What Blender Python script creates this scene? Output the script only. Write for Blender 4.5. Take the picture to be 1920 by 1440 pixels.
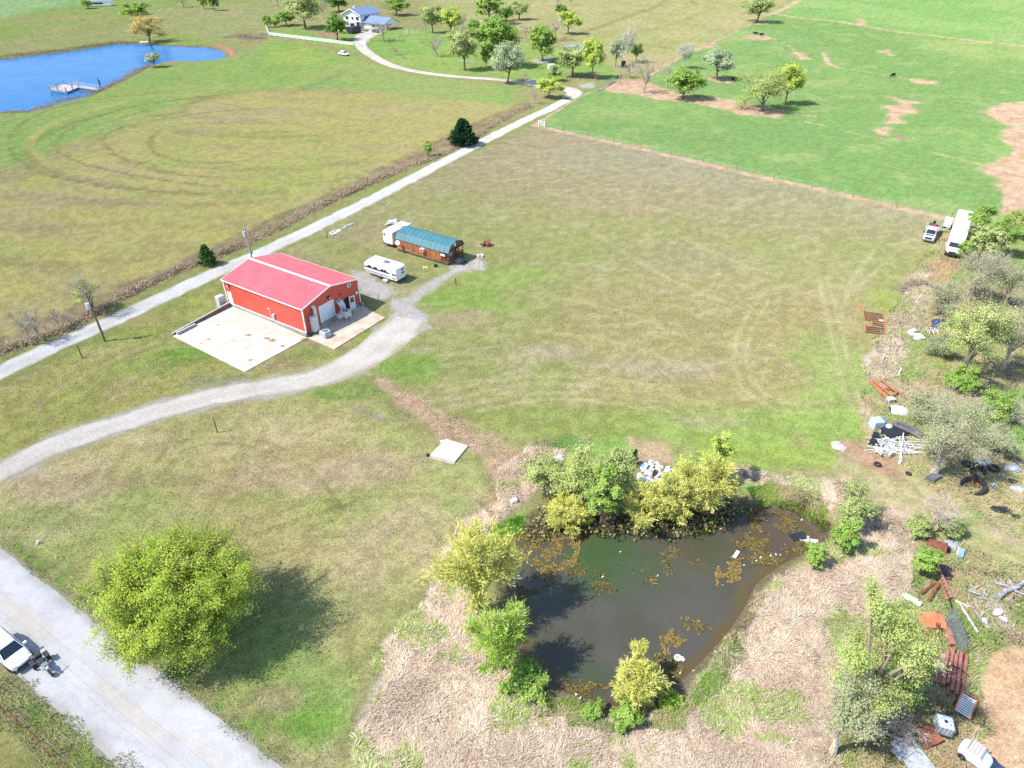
import bpy, math, random
import numpy as np
from math import sin, cos, pi, radians, hypot, atan2, tan

for o in list(bpy.data.objects): bpy.data.objects.remove(o)
SC = bpy.context.scene
COL = SC.collection

# ------------------------------------------------------------------ camera
CAM_H, CAM_P, CAM_F = 50.0, radians(35.0), 1280.0
cd = bpy.data.cameras.new('camera'); cam = bpy.data.objects.new('camera', cd); COL.objects.link(cam)
cam.location = (0, 0, CAM_H); cam.rotation_euler = (pi/2 - CAM_P, 0, 0)
cd.sensor_fit = 'HORIZONTAL'; cd.angle = 2*math.atan(960/CAM_F)
cd.clip_start = 0.5; cd.clip_end = 20000
SC.camera = cam

# ------------------------------------------------------------------ sky, sun, exposure
SUN_EL, SUN_AZ = radians(52), atan2(-1.5, -5.6)     # the sun stands to the left and slightly behind
w = bpy.data.worlds.new("World"); SC.world = w; w.use_nodes = True
nt = w.node_tree; nt.nodes.clear()
sky = nt.nodes.new('ShaderNodeTexSky'); sky.sky_type = 'NISHITA'; sky.sun_disc = False
sky.sun_elevation = SUN_EL; sky.sun_rotation = pi/2 - SUN_AZ
sky.air_density = 1.0; sky.dust_density = 0.6; sky.ozone_density = 1.5
bg = nt.nodes.new('ShaderNodeBackground'); bg.inputs[1].default_value = 0.15
wo = nt.nodes.new('ShaderNodeOutputWorld')
nt.links.new(sky.outputs[0], bg.inputs[0]); nt.links.new(bg.outputs[0], wo.inputs[0])
sd = bpy.data.lights.new('sun', 'SUN'); sd.energy = 3.5; sd.angle = radians(0.53); sd.color = (1.0, 0.955, 0.885)
sun = bpy.data.objects.new('sun', sd); COL.objects.link(sun)
sun.location = (-60, -20, 90)
sun.rotation_euler = (pi/2 - SUN_EL, 0, SUN_AZ + pi/2)
SC.view_settings.view_transform = 'Standard'; SC.view_settings.look = 'None'
SC.view_settings.exposure = 1.11; SC.view_settings.gamma = 1; SC.view_settings.use_curve_mapping = False
SC.render.engine = 'CYCLES'
SC.cycles.use_denoising = False; SC.cycles.sample_clamp_indirect = 4.0
SC.cycles.max_bounces = 6; SC.cycles.transparent_max_bounces = 6; SC.cycles.caustics_reflective = False

# ------------------------------------------------------------------ helpers
def G(px, py, z=0.0):
    """survey: the ground point (metres) seen in the photograph at this place"""
    a = (px-960)/CAM_F; b = (720-py)/CAM_F
    d = (a, cos(CAM_P)+b*sin(CAM_P), -sin(CAM_P)+b*cos(CAM_P))
    t = (z-CAM_H)/d[2]
    return (d[0]*t, d[1]*t)
def GP(pts, z=0.0): return [G(x, y, z) for x, y in pts]
def top_of(p, py):
    Y = p[1]; k = (720-py)/CAM_F
    return CAM_H + Y*(k*cos(CAM_P)-sin(CAM_P))/(cos(CAM_P)+k*sin(CAM_P))
def mpp(p): return (p[1]*cos(CAM_P)+CAM_H*sin(CAM_P))/CAM_F       # metres per photo pixel there
def lin(c):
    c = np.asarray(c, float)/255.0
    return np.where(c <= 0.04045, c/12.92, ((c+0.055)/1.055)**2.4)
EXPK = 2.12
def alb(*c):
    """base colour of a sunlit matt surface that photographs as this 8 bit colour"""
    return tuple(float(v) for v in lin(c[0] if len(c) == 1 else c)/EXPK)

_T = np.random.RandomState(7).rand(8, 256, 256)
def vnoise(x, y, s=0):
    x = np.asarray(x, float); y = np.asarray(y, float)
    xi = np.floor(x).astype(int); yi = np.floor(y).astype(int)
    fx = x-xi; fy = y-yi; fx = fx*fx*(3-2*fx); fy = fy*fy*(3-2*fy)
    t = _T[s % 8]; ox = (s//8)*37
    a = t[(xi+ox) & 255, yi & 255]; b = t[(xi+1+ox) & 255, yi & 255]
    c = t[(xi+ox) & 255, (yi+1) & 255]; d = t[(xi+1+ox) & 255, (yi+1) & 255]
    return (a*(1-fx)+b*fx)*(1-fy)+(c*(1-fx)+d*fx)*fy
def fbm(x, y, size, octv=4, s=0):
    v = 0; a = 0.5; n = 0; f = 1.0/size
    for i in range(octv):
        v = v+a*vnoise(x*f+13.7*i, y*f+7.1*i, s+i); n += a; a *= 0.55; f *= 2.03
    return v/n
def sstep(a, b, x):
    t = np.clip((x-a)/(b-a), 0, 1); return t*t*(3-2*t)
def sdist(X, Y, poly, pad=12.0):
    """signed distance to a polygon, negative inside; far points get 1e3"""
    P = np.array(poly); out = np.full(X.shape, 1e3)
    lo = P.min(0)-pad; hi = P.max(0)+pad
    m = (X > lo[0]) & (X < hi[0]) & (Y > lo[1]) & (Y < hi[1])
    if not m.any(): return out
    x = X[m]; y = Y[m]; d2 = np.full(x.shape, 1e12); ins = np.zeros(x.shape, bool)
    for i in range(len(P)):
        a = P[i]; b = P[(i+1) % len(P)]; e = b-a; L = max(1e-9, e@e)
        t = np.clip(((x-a[0])*e[0]+(y-a[1])*e[1])/L, 0, 1)
        d2 = np.minimum(d2, (x-a[0]-t*e[0])**2+(y-a[1]-t*e[1])**2)
        c = (a[1] > y) != (b[1] > y)
        xi = a[0]+(y-a[1])*e[0]/(e[1] if abs(e[1]) > 1e-12 else 1e-12)
        ins ^= c & (x < xi)
    d = np.sqrt(d2); out[m] = np.where(ins, -d, d)
    return out
def ldist(X, Y, line, pad=10.0):
    P = np.array(line); out = np.full(X.shape, 1e3); 
    lo = P.min(0)-pad; hi = P.max(0)+pad
    m = (X > lo[0]) & (X < hi[0]) & (Y > lo[1]) & (Y < hi[1])
    if not m.any(): return out
    x = X[m]; y = Y[m]; d2 = np.full(x.shape, 1e12)
    for i in range(len(P)-1):
        a = P[i]; e = P[i+1]-a; L = max(1e-9, e@e)
        t = np.clip(((x-a[0])*e[0]+(y-a[1])*e[1])/L, 0, 1)
        d2 = np.minimum(d2, (x-a[0]-t*e[0])**2+(y-a[1]-t*e[1])**2)
    out[m] = np.sqrt(d2); return out
def smooth_line(pts, step=0.6):
    """Catmull-Rom through ground points, even steps"""
    P = [np.array(p, float) for p in pts]; P = [2*P[0]-P[1]]+P+[2*P[-1]-P[-2]]
    out = []
    for i in range(1, len(P)-2):
        n = max(2, int(np.linalg.norm(P[i+1]-P[i])/step))
        for k in range(n):
            t = k/n
            out.append(0.5*((2*P[i])+(-P[i-1]+P[i+1])*t+(2*P[i-1]-5*P[i]+4*P[i+1]-P[i+2])*t*t+(-P[i-1]+3*P[i]-3*P[i+1]+P[i+2])*t**3))
    out.append(P[-2]); return np.array(out)

# ---- objects
def tag(o, label=None, cat=None, group=None, kind=None):
    if label: o['label'] = label
    if cat: o['category'] = cat
    if group: o['group'] = group
    if kind: o['kind'] = kind
    return o
def thing(name, label, cat, loc=(0, 0, 0), rz=0.0, group=None):
    o = bpy.data.objects.new(name, None); COL.objects.link(o); o.empty_display_size = 0.2
    o.location = loc; o.rotation_euler = (0, 0, rz)
    return tag(o, label, cat, group)
def put(name, me, parent=None, loc=(0, 0, 0), rot=(0, 0, 0), scale=None):
    o = bpy.data.objects.new(name, me); COL.objects.link(o); o.location = loc; o.rotation_euler = rot
    if scale: o.scale = scale
    if parent: o.parent = parent
    return o
def copy_tree(o, parent=None):
    c = o.copy(); COL.objects.link(c); c.parent = parent
    for ch in o.children: copy_tree(ch, c)
    return c

# ---- materials
MATS = {}
def new_mat(name):
    m = bpy.data.materials.new(name); m.use_nodes = True; n = m.node_tree; n.nodes.clear()
    return m, n, n.nodes.new('ShaderNodeOutputMaterial')
def N(n, t, **kw):
    k = n.nodes.new(t)
    for a, v in kw.items(): setattr(k, a, v)
    return k
def noise(n, scale, detail=3, vec=None, dist=0.0):
    k = N(n, 'ShaderNodeTexNoise'); k.inputs['Scale'].default_value = scale; k.inputs['Detail'].default_value = detail
    k.inputs['Distortion'].default_value = dist
    if vec: n.links.new(vec, k.inputs['Vector'])
    return k
def ramp(n, src, a, b, ca, cb):
    r = N(n, 'ShaderNodeValToRGB'); r.color_ramp.elements[0].position = a; r.color_ramp.elements[1].position = b
    r.color_ramp.elements[0].color = ca; r.color_ramp.elements[1].color = cb
    n.links.new(src, r.inputs[0]); return r
def mixc(n, kind, fac, a, b):
    k = N(n, 'ShaderNodeMix', data_type='RGBA', blend_type=kind)
    for sock, v in ((k.inputs[0], fac), (k.inputs[6], a), (k.inputs[7], b)):
        if hasattr(v, 'is_output'): n.links.new(v, sock)
        else: sock.default_value = v if not isinstance(v, tuple) else (*v[:3], 1)
    return k.outputs[2]
def paint(name, c, rough=0.5, metal=0.0, var=0.18, size=0.8, c2=None, bump=0.0, bsize=30, spec=0.5):
    """painted / plain surface with uneven colour, wear and a little relief"""
    if name in MATS: return MATS[name]
    m, n, out = new_mat(name); b = N(n, 'ShaderNodeBsdfPrincipled')
    tc = N(n, 'ShaderNodeTexCoord'); ns = noise(n, 1/size, 5, tc.outputs['Object'])
    c2 = c2 or tuple(v*(1-var) for v in c); c1 = tuple(min(1, v*(1+var*0.5)) for v in c)
    r = ramp(n, ns.outputs['Fac'], 0.32, 0.68, (*c2, 1), (*c1, 1))
    n.links.new(r.outputs[0], b.inputs['Base Color'])
    b.inputs['Roughness'].default_value = rough; b.inputs['Metallic'].default_value = metal
    b.inputs['Specular IOR Level'].default_value = spec
    if bump:
        nb = noise(n, bsize, 3, tc.outputs['Object']); bm = N(n, 'ShaderNodeBump'); bm.inputs['Strength'].default_value = bump
        bm.inputs['Distance'].default_value = 0.03
        n.links.new(nb.outputs['Fac'], bm.inputs['Height']); n.links.new(bm.outputs[0], b.inputs['Normal'])
    n.links.new(b.outputs[0], out.inputs[0]); MATS[name] = m; return m
def attr_mat(name, fine=9.0, mid=1.3, amt=0.5, bump=0.6, rough=1.0, streak=None, coarse=0.13):
    """surface whose own colour is stored on the mesh, broken up by fine grain"""
    if name in MATS: return MATS[name]
    m, n, out = new_mat(name); b = N(n, 'ShaderNodeBsdfDiffuse'); b.inputs['Roughness'].default_value = 0.6
    at = N(n, 'ShaderNodeAttribute', attribute_name='Col')
    geo = N(n, 'ShaderNodeNewGeometry'); mp = N(n, 'ShaderNodeMapping'); n.links.new(geo.outputs['Position'], mp.inputs['Vector'])
    if streak: mp.inputs['Scale'].default_value = streak
    n1 = noise(n, fine, 4, mp.outputs[0]); n2 = noise(n, mid, 9, mp.outputs[0], 0.3); n2.inputs['Roughness'].default_value = 0.72
    r1 = ramp(n, n1.outputs['Fac'], 0.3, 0.7, (1-amt, 1-amt, 1-amt, 1), (1+amt*0.9, 1+amt*0.86, 1+amt*0.75, 1))
    r2 = ramp(n, n2.outputs['Fac'], 0.3, 0.7, (1-coarse, 1-coarse, 1-coarse*0.8, 1), (1+coarse, 1+coarse, 1+coarse*0.8, 1))
    c = mixc(n, 'MULTIPLY', 1.0, at.outputs['Color'], r1.outputs[0]); c = mixc(n, 'MULTIPLY', 1.0, c, r2.outputs[0])
    n.links.new(c, b.inputs['Color'])
    ad = N(n, 'ShaderNodeMath', operation='ADD'); n.links.new(n1.outputs['Fac'], ad.inputs[0]); n.links.new(n2.outputs['Fac'], ad.inputs[1])
    bm = N(n, 'ShaderNodeBump'); bm.inputs['Strength'].default_value = bump; bm.inputs['Distance'].default_value = 0.08
    n.links.new(ad.outputs[0], bm.inputs['Height']); n.links.new(bm.outputs[0], b.inputs['Normal'])
    n.links.new(b.outputs[0], out.inputs[0]); MATS[name] = m; return m
def leaf_mat(name, trans=0.3, up=0.0):
    if name in MATS: return MATS[name]
    m, n, out = new_mat(name); at = N(n, 'ShaderNodeAttribute', attribute_name='Col')
    d = N(n, 'ShaderNodeBsdfDiffuse'); t = N(n, 'ShaderNodeBsdfTranslucent'); mx = N(n, 'ShaderNodeMixShader')
    mx.inputs[0].default_value = trans
    for k in (d, t): n.links.new(at.outputs['Color'], k.inputs['Color'])
    if up:      # thin blades bunch into a canopy that takes the light from above
        geo = N(n, 'ShaderNodeNewGeometry'); a1 = N(n, 'ShaderNodeVectorMath', operation='SCALE'); a1.inputs['Scale'].default_value = 1-up
        n.links.new(geo.outputs['Normal'], a1.inputs[0]); a2 = N(n, 'ShaderNodeVectorMath', operation='ADD'); n.links.new(a1.outputs[0], a2.inputs[0]); a2.inputs[1].default_value = (0, 0, up)
        a3 = N(n, 'ShaderNodeVectorMath', operation='NORMALIZE'); n.links.new(a2.outputs[0], a3.inputs[0]); n.links.new(a3.outputs[0], d.inputs['Normal'])
    n.links.new(d.outputs[0], mx.inputs[1]); n.links.new(t.outputs[0], mx.inputs[2]); n.links.new(mx.outputs[0], out.inputs[0])
    MATS[name] = m; return m

def raw_mesh(name, V, faces, mats, cols=None, midx=None, smooth=False):
    """V (n,3); faces (m,k) int array; cols (n,3)"""
    me = bpy.data.meshes.new(name); V = np.asarray(V, np.float32); F = np.asarray(faces, np.int32); k = F.shape[1]
    me.vertices.add(len(V)); me.vertices.foreach_set('co', V.ravel())
    me.loops.add(F.size); me.loops.foreach_set('vertex_index', F.ravel())
    me.polygons.add(len(F)); me.polygons.foreach_set('loop_start', np.arange(0, F.size, k, dtype=np.int32))
    if midx is not None: me.polygons.foreach_set('material_index', np.asarray(midx, np.int32))
    me.polygons.foreach_set('use_smooth', np.full(len(F), smooth))
    for m in (mats if isinstance(mats, (list, tuple)) else [mats]): me.materials.append(m)
    if cols is not None:
        a = me.color_attributes.new('Col', 'FLOAT_COLOR', 'POINT')
        a.data.foreach_set('color', np.concatenate([np.clip(cols, 0, 1), np.ones((len(V), 1))], 1).astype(np.float32).ravel())
    me.update(); me.validate(); return me

class MB:
    """collects simple shapes; build() links them as ONE mesh object"""
    def __init__(s): s.v = []; s.f = []; s.m = []; s.mats = []; s.cur = 0
    def use(s, mat):
        if mat not in s.mats: s.mats.append(mat)
        s.cur = s.mats.index(mat); return s
    def add(s, vs, fs):
        o = len(s.v); s.v += [tuple(v) for v in vs]
        for f in fs: s.f.append(tuple(i+o for i in f)); s.m.append(s.cur)
        return s
    def hexa(s, b, t):
        return s.add(list(b)+list(t), [(3, 2, 1, 0), (4, 5, 6, 7), (0, 1, 5, 4), (1, 2, 6, 5), (2, 3, 7, 6), (3, 0, 4, 7)])
    def box(s, cx, cy, cz, sx, sy, sz, rz=0.0, ry=0.0):
        c = cos(rz); n = sin(rz); P = []
        for z in (-sz/2, sz/2):
            for x, y in ((-sx/2, -sy/2), (sx/2, -sy/2), (sx/2, sy/2), (-sx/2, sy/2)):
                X = x*cos(ry)+z*sin(ry); Z = -x*sin(ry)+z*cos(ry)
                P.append((cx+X*c-y*n, cy+X*n+y*c, cz+Z))
        return s.hexa(P[:4], P[4:])
    def bar(s, a, b, wdt, hgt=None, up=(0, 0, 1)):
        a = np.array(a, float); b = np.array(b, float); d = b-a; d /= np.linalg.norm(d); hgt = hgt or wdt
        u = np.array(up, float); 
        if abs(d@u) > 0.98: u = np.array((1.0, 0, 0))
        r = np.cross(d, u); r /= np.linalg.norm(r); u = np.cross(r, d); r *= wdt/2; u *= hgt/2
        return s.hexa([a-r-u, a+r-u, a+r+u, a-r+u], [b-r-u, b+r-u, b+r+u, b-r+u])
    def tube(s, pts, rad, n=6, cap=True):
        pts = [np.array(p, float) for p in pts]; R = rad if isinstance(rad, (list, tuple)) else [rad]*len(pts)
        vs = []; fs = []; k = len(pts)
        ref = None
        for i, p in enumerate(pts):
            d = pts[min(i+1, k-1)]-pts[max(i-1, 0)]; d = d/(np.linalg.norm(d)+1e-9)
            if ref is None: ref = np.array((0, 0, 1.0)) if abs(d[2]) < 0.9 else np.array((1.0, 0, 0))
            u = np.cross(d, ref); u /= (np.linalg.norm(u)+1e-9); w_ = np.cross(u, d); ref = w_ if abs(d@w_) < 0.9 else ref
            for j in range(n):
                a = 2*pi*j/n; vs.append(p+R[i]*(u*cos(a)+w_*sin(a)))
        for i in range(k-1):
            for j in range(n): fs.append((i*n+j, i*n+(j+1) % n, (i+1)*n+(j+1) % n, (i+1)*n+j))
        if cap: fs.append(tuple(range(n-1, -1, -1))); fs.append(tuple((k-1)*n+j for j in range(n)))
        return s.add(vs, fs)
    def cyl(s, cx, cy, z0, z1, r0, r1=None, n=14): return s.tube([(cx, cy, z0), (cx, cy, z1)], [r0, r0 if r1 is None else r1], n)
    def ring(s, cx, cy, cz, R, r, n=18, k=6, nrm=(0, 0, 1)):
        nr = np.array(nrm, float); nr /= np.linalg.norm(nr)
        u = np.cross(nr, (0, 0, 1.0) if abs(nr[2]) < 0.9 else (1.0, 0, 0)); u /= np.linalg.norm(u); w_ = np.cross(nr, u); c = np.array((cx, cy, cz))
        vs = []; fs = []
        for i in range(n):
            a = 2*pi*i/n; e = u*cos(a)+w_*sin(a)
            for j in range(k):
                b = 2*pi*j/k; vs.append(c+e*(R+r*cos(b))+nr*r*sin(b))
        for i in range(n):
            for j in range(k): fs.append((i*k+j, i*k+(j+1) % k, ((i+1) % n)*k+(j+1) % k, ((i+1) % n)*k+j))
        return s.add(vs, fs)
    def prism(s, poly, z0, z1):
        n = len(poly); vs = [(x, y, z0) for x, y in poly]+[(x, y, z1) for x, y in poly]
        return s.add(vs, [tuple(range(n-1, -1, -1)), tuple(range(n, 2*n))]+[(i, (i+1) % n, n+(i+1) % n, n+i) for i in range(n)])
    def loft(s, secs, cap=True):
        """secs: list of equal length point loops"""
        n = len(secs[0]); vs = [p for q in secs for p in q]; fs = []
        for i in range(len(secs)-1):
            for j in range(n): fs.append((i*n+j, i*n+(j+1) % n, (i+1)*n+(j+1) % n, (i+1)*n+j))
        if cap: fs.append(tuple(range(n-1, -1, -1))); fs.append(tuple((len(secs)-1)*n+j for j in range(n)))
        return s.add(vs, fs)
    def mesh(s, name, mat=None, smooth=False, bevel=0):
        me = bpy.data.meshes.new(name); me.from_pydata(s.v, [], s.f)
        for m in (s.mats or [mat]): me.materials.append(m)
        if s.mats: me.polygons.foreach_set('material_index', s.m)
        if smooth: me.polygons.foreach_set('use_smooth', [True]*len(s.f))
        me.update(); return me
    def build(s, name, mat=None, parent=None, loc=(0, 0, 0), rot=(0, 0, 0), smooth=False, bevel=0.0):
        o = put(name, s.mesh(name, mat, smooth), parent, loc, rot)
        if bevel:
            b = o.modifiers.new('bevel', 'BEVEL'); b.width = bevel; b.segments = 2; b.limit_method = 'ANGLE'; b.angle_limit = radians(40)
        return o
# ================================================================== THE GROUND
POND = smooth_line(GP([(905,1035),(930,1005),(985,988),(1040,965),(1090,985),(1150,985),(1230,985),(1300,970),(1365,945),(1400,940),(1445,955),(1490,965),(1520,985),(1538,1010),(1500,1035),(1455,1062),(1420,1090),(1400,1130),(1370,1175),(1325,1225),(1285,1265),(1240,1300),(1180,1318),(1110,1308),(1050,1288),(1010,1262),(985,1220),(975,1180),(965,1140),(950,1085),(915,1060),(905,1035)]), 0.8)
LAKE = smooth_line(GP([(-330,330),(-150,260),(0,207),(50,206),(110,190),(160,178),(200,160),(245,138),(275,122),(320,112),(370,112),(418,106),(421,97),(395,88),(345,85),(300,83),(260,80),(215,81),(170,88),(120,95),(60,102),(0,109),(-150,122),(-400,140),(-600,220),(-330,330)]), 3.0)
LANE = GP([(-260,822),(-120,757),(0,698),(100,650),(200,606),(300,560),(400,513),(480,478),(560,441),(640,402),(720,362),(800,320),(900,268),(985,225),(1030,204),(1062,187)])
LANE_LO = 1.75
DRIVE = GP([(-200,960),(-90,918),(0,884),(100,838),(200,801),(300,771),(400,744),(500,726),(580,712),(650,688),(700,658),(745,622),(768,598)])
CABIN_PATH = GP([(752,592),(775,562),(800,541),(835,518),(868,504)])
COUNTY = GP([(-420,800),(-250,925),(-70,1065),(40,1158),(150,1250),(260,1342),(370,1435),(500,1545)])

def ground_z(X, Y):
    X = np.asarray(X, float); Y = np.asarray(Y, float)
    z = np.zeros(X.shape)
    d = sdist(X, Y, POND, 8)
    z = np.where(d < 900, np.minimum(z, np.clip(-0.4+d*0.28, -1.1, 0)), z)
    m = (d > 0.5) & (d < 8)
    z = np.where(m, z+0.25*np.exp(-((d-4.5)/2.0)**2)*(vnoise(X/4, Y/4, 3)), z)
    d = sdist(X, Y, LAKE, 12)
    z = np.where(d < 900, np.minimum(z, np.clip(-0.6+d*0.2, -1.5, 0)), z)
    return z
def gz(p): return float(ground_z(np.array([p[0]]), np.array([p[1]]))[0])

def colour_at(X, Y):
    """own colour of soil and grass, from what grows where"""
    n = X.shape
    f30 = fbm(X, Y, 30, 4, 0); f8 = fbm(X, Y, 8, 4, 1); f2 = fbm(X, Y, 2.2, 4, 2); f70 = fbm(X, Y, 75, 3, 3); f1 = fbm(X, Y, 0.9, 3, 5)
    C = np.zeros(n+(3,))
    def A(*c):
        c = np.array(c[0] if len(c) == 1 else c, float); g = c.mean(); return np.array(alb(tuple(c*0.84+g*0.16+6)))
    def lay(m, c):
        c = np.asarray(c); m = np.clip(m, 0, 1)[..., None]
        C[...] = C*(1-m)+c*m
    def mixA(a, b, t): t = np.clip(t, 0, 1)[..., None]; return np.asarray(a)*(1-t)+np.asarray(b)*t
    def zone(poly, soft=1.0, amp=2.0, sz=None):
        d = sdist(X, Y, GP(poly) if sz is None else poly, 14)
        nz = (f8-0.5)*2*amp+(f2-0.5)*amp
        return sstep(soft, -soft, d+nz)
    def track(line, w_, soft=0.3, amp=0.6, raw=False, step=1.0):
        L = smooth_line(line if raw else GP(line), step) 
        d = ldist(X, Y, L, w_+soft+4)
        return sstep(w_+soft, max(0.0, w_-soft), d+(f2-0.5)*2*amp+(f1-0.5)*amp)
    t8 = sstep(0.2, 0.8, f8); t30 = sstep(0.35, 0.65, f30); t70 = sstep(0.35, 0.65, f70); t2 = sstep(0.3, 0.7, f2); t1 = sstep(0.3, 0.7, f1)
    # everywhere: dry spring grass
    lay(np.ones(n), mixA(mixA(A(176, 172, 104), A(160, 172, 92), t30), A(186, 176, 118), t8*0.6))
    # beyond the lake
    z = zone([(-1500,60),(-400,-60),(700,-60),(620,60),(480,75),(430,95),(250,78),(0,105),(-700,180)], 4, 6)
    lay(z, mixA(mixA(A(166, 182, 92), A(182, 180, 112), t30), A(150, 176, 88), t8*0.6))
    z = zone([(240,20),(500,0),(640,30),(620,60),(500,62),(440,75),(330,62)], 4, 8); lay(z*0.8, mixA(A(186, 184, 118), A(170, 180, 104), t8))
    z = zone([(-900,60),(-300,-30),(150,-40),(170,8),(60,22),(0,36),(-300,80)], 3, 3); lay(z, mixA(A(150, 192, 118), A(166, 198, 126), t30))
    # lake edge, fresh green margin and far yard
    z = zone([(0,205),(110,195),(290,125),(420,110),(520,75),(660,100),(760,135),(960,160),(985,195),(900,212),(800,185),(640,165),(480,170),(380,190),(200,250),(60,300),(-200,380),(-300,330)], 5, 6)
    lay(z, mixA(mixA(A(150, 186, 92), A(166, 184, 104), t30), A(172, 190, 92), t8*0.7))
    z = zone([(500,72),(560,82),(640,112),(620,125),(500,120),(490,90)], 3, 4); lay(z*0.8, mixA(A(148, 192, 84), A(188, 198, 92), t8))
    z = zone([(500,58),(640,50),(830,55),(960,75),(1150,115),(1165,150),(1120,155),(960,150),(760,130),(700,108),(668,92),(590,80)], 3, 4)
    lay(z, mixA(mixA(A(158, 194, 92), A(178, 196, 100), t30), A(140, 182, 80), t8*0.6))
    # meadow behind the trees
    z = zone([(760,-50),(1560,-70),(1480,0),(1410,45),(1330,85),(1200,150),(1130,120),(1010,60),(840,40)], 4, 6)
    lay(z, mixA(mixA(A(190, 188, 118), A(176, 184, 104), t30), A(202, 194, 128), t8*0.6))
    lay(track([(1330,-60),(1250,0),(1180,30),(1110,55),(1060,70)], 2.2, 2, 2)*0.5, A(150, 142, 90))
    lay(track([(1340,15),(1260,45),(1200,60)], 1.5, 2, 2)*0.35, A(160, 152, 95))
    lay(track([(1195,80),(1250,90),(1290,96)], 1.4, 1.5, 1.5)*0.6, A(150, 150, 90))
    # mown field left of the lane
    LF = [(-900,700),(-300,780),(0,660),(100,612),(250,547),(400,480),(550,408),(700,338),(800,288),(900,238),(985,200),(930,196),(800,180),(640,168),(480,172),(380,188),(250,232),(170,275),(60,330),(0,345),(-600,420)]
    z = zone(LF, 3.0, 4.0)
    ang = vnoise(X/40, Y/40, 6)*1.2
    band = 0.5+0.5*np.sin((Y*1.0+X*0.38+14*f70+5*f30)/2.3)
    c = mixA(mixA(A(180, 174, 100), A(178, 166, 112), sstep(0.4, 0.66, f30)), A(170, 178, 92), sstep(0.5, 0.75, fbm(X, Y, 22, 4, 9)))
    c = mixA(c, A(188, 182, 92), (band*t8)*0.65); c = mixA(c, A(150, 140, 88), sstep(0.52, 0.75, f8)*0.3*(1-band))
    lay(z, c*1.16)
    for pl, w_, k in (([(420,165),(300,178),(180,205),(90,238),(55,270),(75,300),(150,322),(250,338),(380,348),(520,345)], 1.5, .7), ([(400,172),(300,190),(220,212),(250,225),(400,235),(560,232)], 1.3, .45),
                      ([(-100,350),(60,352),(180,362),(330,368),(480,362)], 1.4, .55), ([(330,235),(440,243),(560,242),(700,232)], 1.3, .5), ([(0,470),(80,478),(170,476),(260,470)], 1.6, .45),
                      ([(250,290),(400,302),(560,300),(700,285)], 1.2, .5), ([(420,160),(360,180),(330,200),(290,205)], 1.4, .5), ([(540,165),(610,140),(645,122)], 1.3, .6), ([(-80,415),(90,410),(240,400),(400,412)], 1.3, .4), ([(575,330),(700,310),(830,275)], 1.0, .4)):
        lay(track(pl, w_*.8, .8, 1.0)*min(1, k*1.35), mixA(A(196, 196, 100), A(172, 190, 92), t8))
        off = [(x, y+9+0.02*abs(y)) for x, y in pl]
        lay(track(off, w_*0.9, 1.2, 1.4)*k*0.55, A(142, 134, 80))
    for q_ in range(7):      # rounds of the mower
        a_ = 180+42*q_; L_ = [(470+a_*1.05*cos(t_), 268+a_*0.235*sin(t_)+5*sin(3*t_+q_)) for t_ in np.linspace(1.75, 5.1-0.12*q_, 16)]
        lay(track(L_, 0.55, 0.5, 0.9, step=2.0)*0.55, A(200, 198, 116) if q_ % 2 else A(146, 140, 84))
    z = track([(0,655),(100,606),(250,540),(400,474),(550,402),(700,332),(800,282),(900,233),(985,197)], 2.4, 1.0, 1.0)
    lay(z*0.8, mixA(A(150, 130, 96), A(176, 158, 116), t2))
    z = track([(780,308),(840,285),(880,268)], 2.4, 1.2, 1.6); lay(z*0.8, A(196, 150, 122))
    # verges of the lane
    V = smooth_line(LANE, 1.5); d = ldist(X, Y, V, 12)
    lay(sstep(6.0, 2.2, d+(f8-0.5)*4)*0.75, mixA(A(168, 176, 96), A(142, 170, 74), t8))
    # big lawn
    CL = [(1000,236),(1200,277),(1450,335),(1780,408),(1740,470),(1690,530),(1650,600),(1610,700),(1610,800),(1560,850),(1450,885),(1300,865),(1100,850),(1000,838),(900,800),(760,735),(690,690),(760,620),(720,560),(660,500),(500,500),(560,450),(760,350),(900,280)]
    z = zone(CL, 1.0, 1.2)
    up = sstep(50, 200, Y)
    c = mixA(mixA(A(182, 176, 106), A(176, 164, 120), up), A(164, 178, 94), sstep(0.45, 0.7, f30)*(1-0.75*up))
    c = mixA(c, A(176, 172, 134), sstep(0.5, 0.75, f70)*up*0.8); c = mixA(c, A(192, 180, 130), sstep(0.5, 0.8, f8)*0.5)
    st = 0.5+0.5*np.sin((X*0.55+Y*0.85+5*f30+2*f8)/0.75); c = mixA(c, A(158, 172, 88), st*0.2*(1-up*0.7)*t8)
    st2 = fbm(X*0.25+Y*0.2, Y*1.1-X*0.4, 1.4, 3, 4); c = mixA(c, A(206, 198, 150), sstep(0.55, 0.8, st2)*0.45)
    lay(z, c)
    blob = lambda px, py, rx, ry, a=3: sstep(1.15, 0.35, np.hypot((X-G(px, py)[0])/rx, (Y-G(px, py)[1])/ry)+(f8-0.5)*1.2+(f2-0.5)*0.5)
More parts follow.
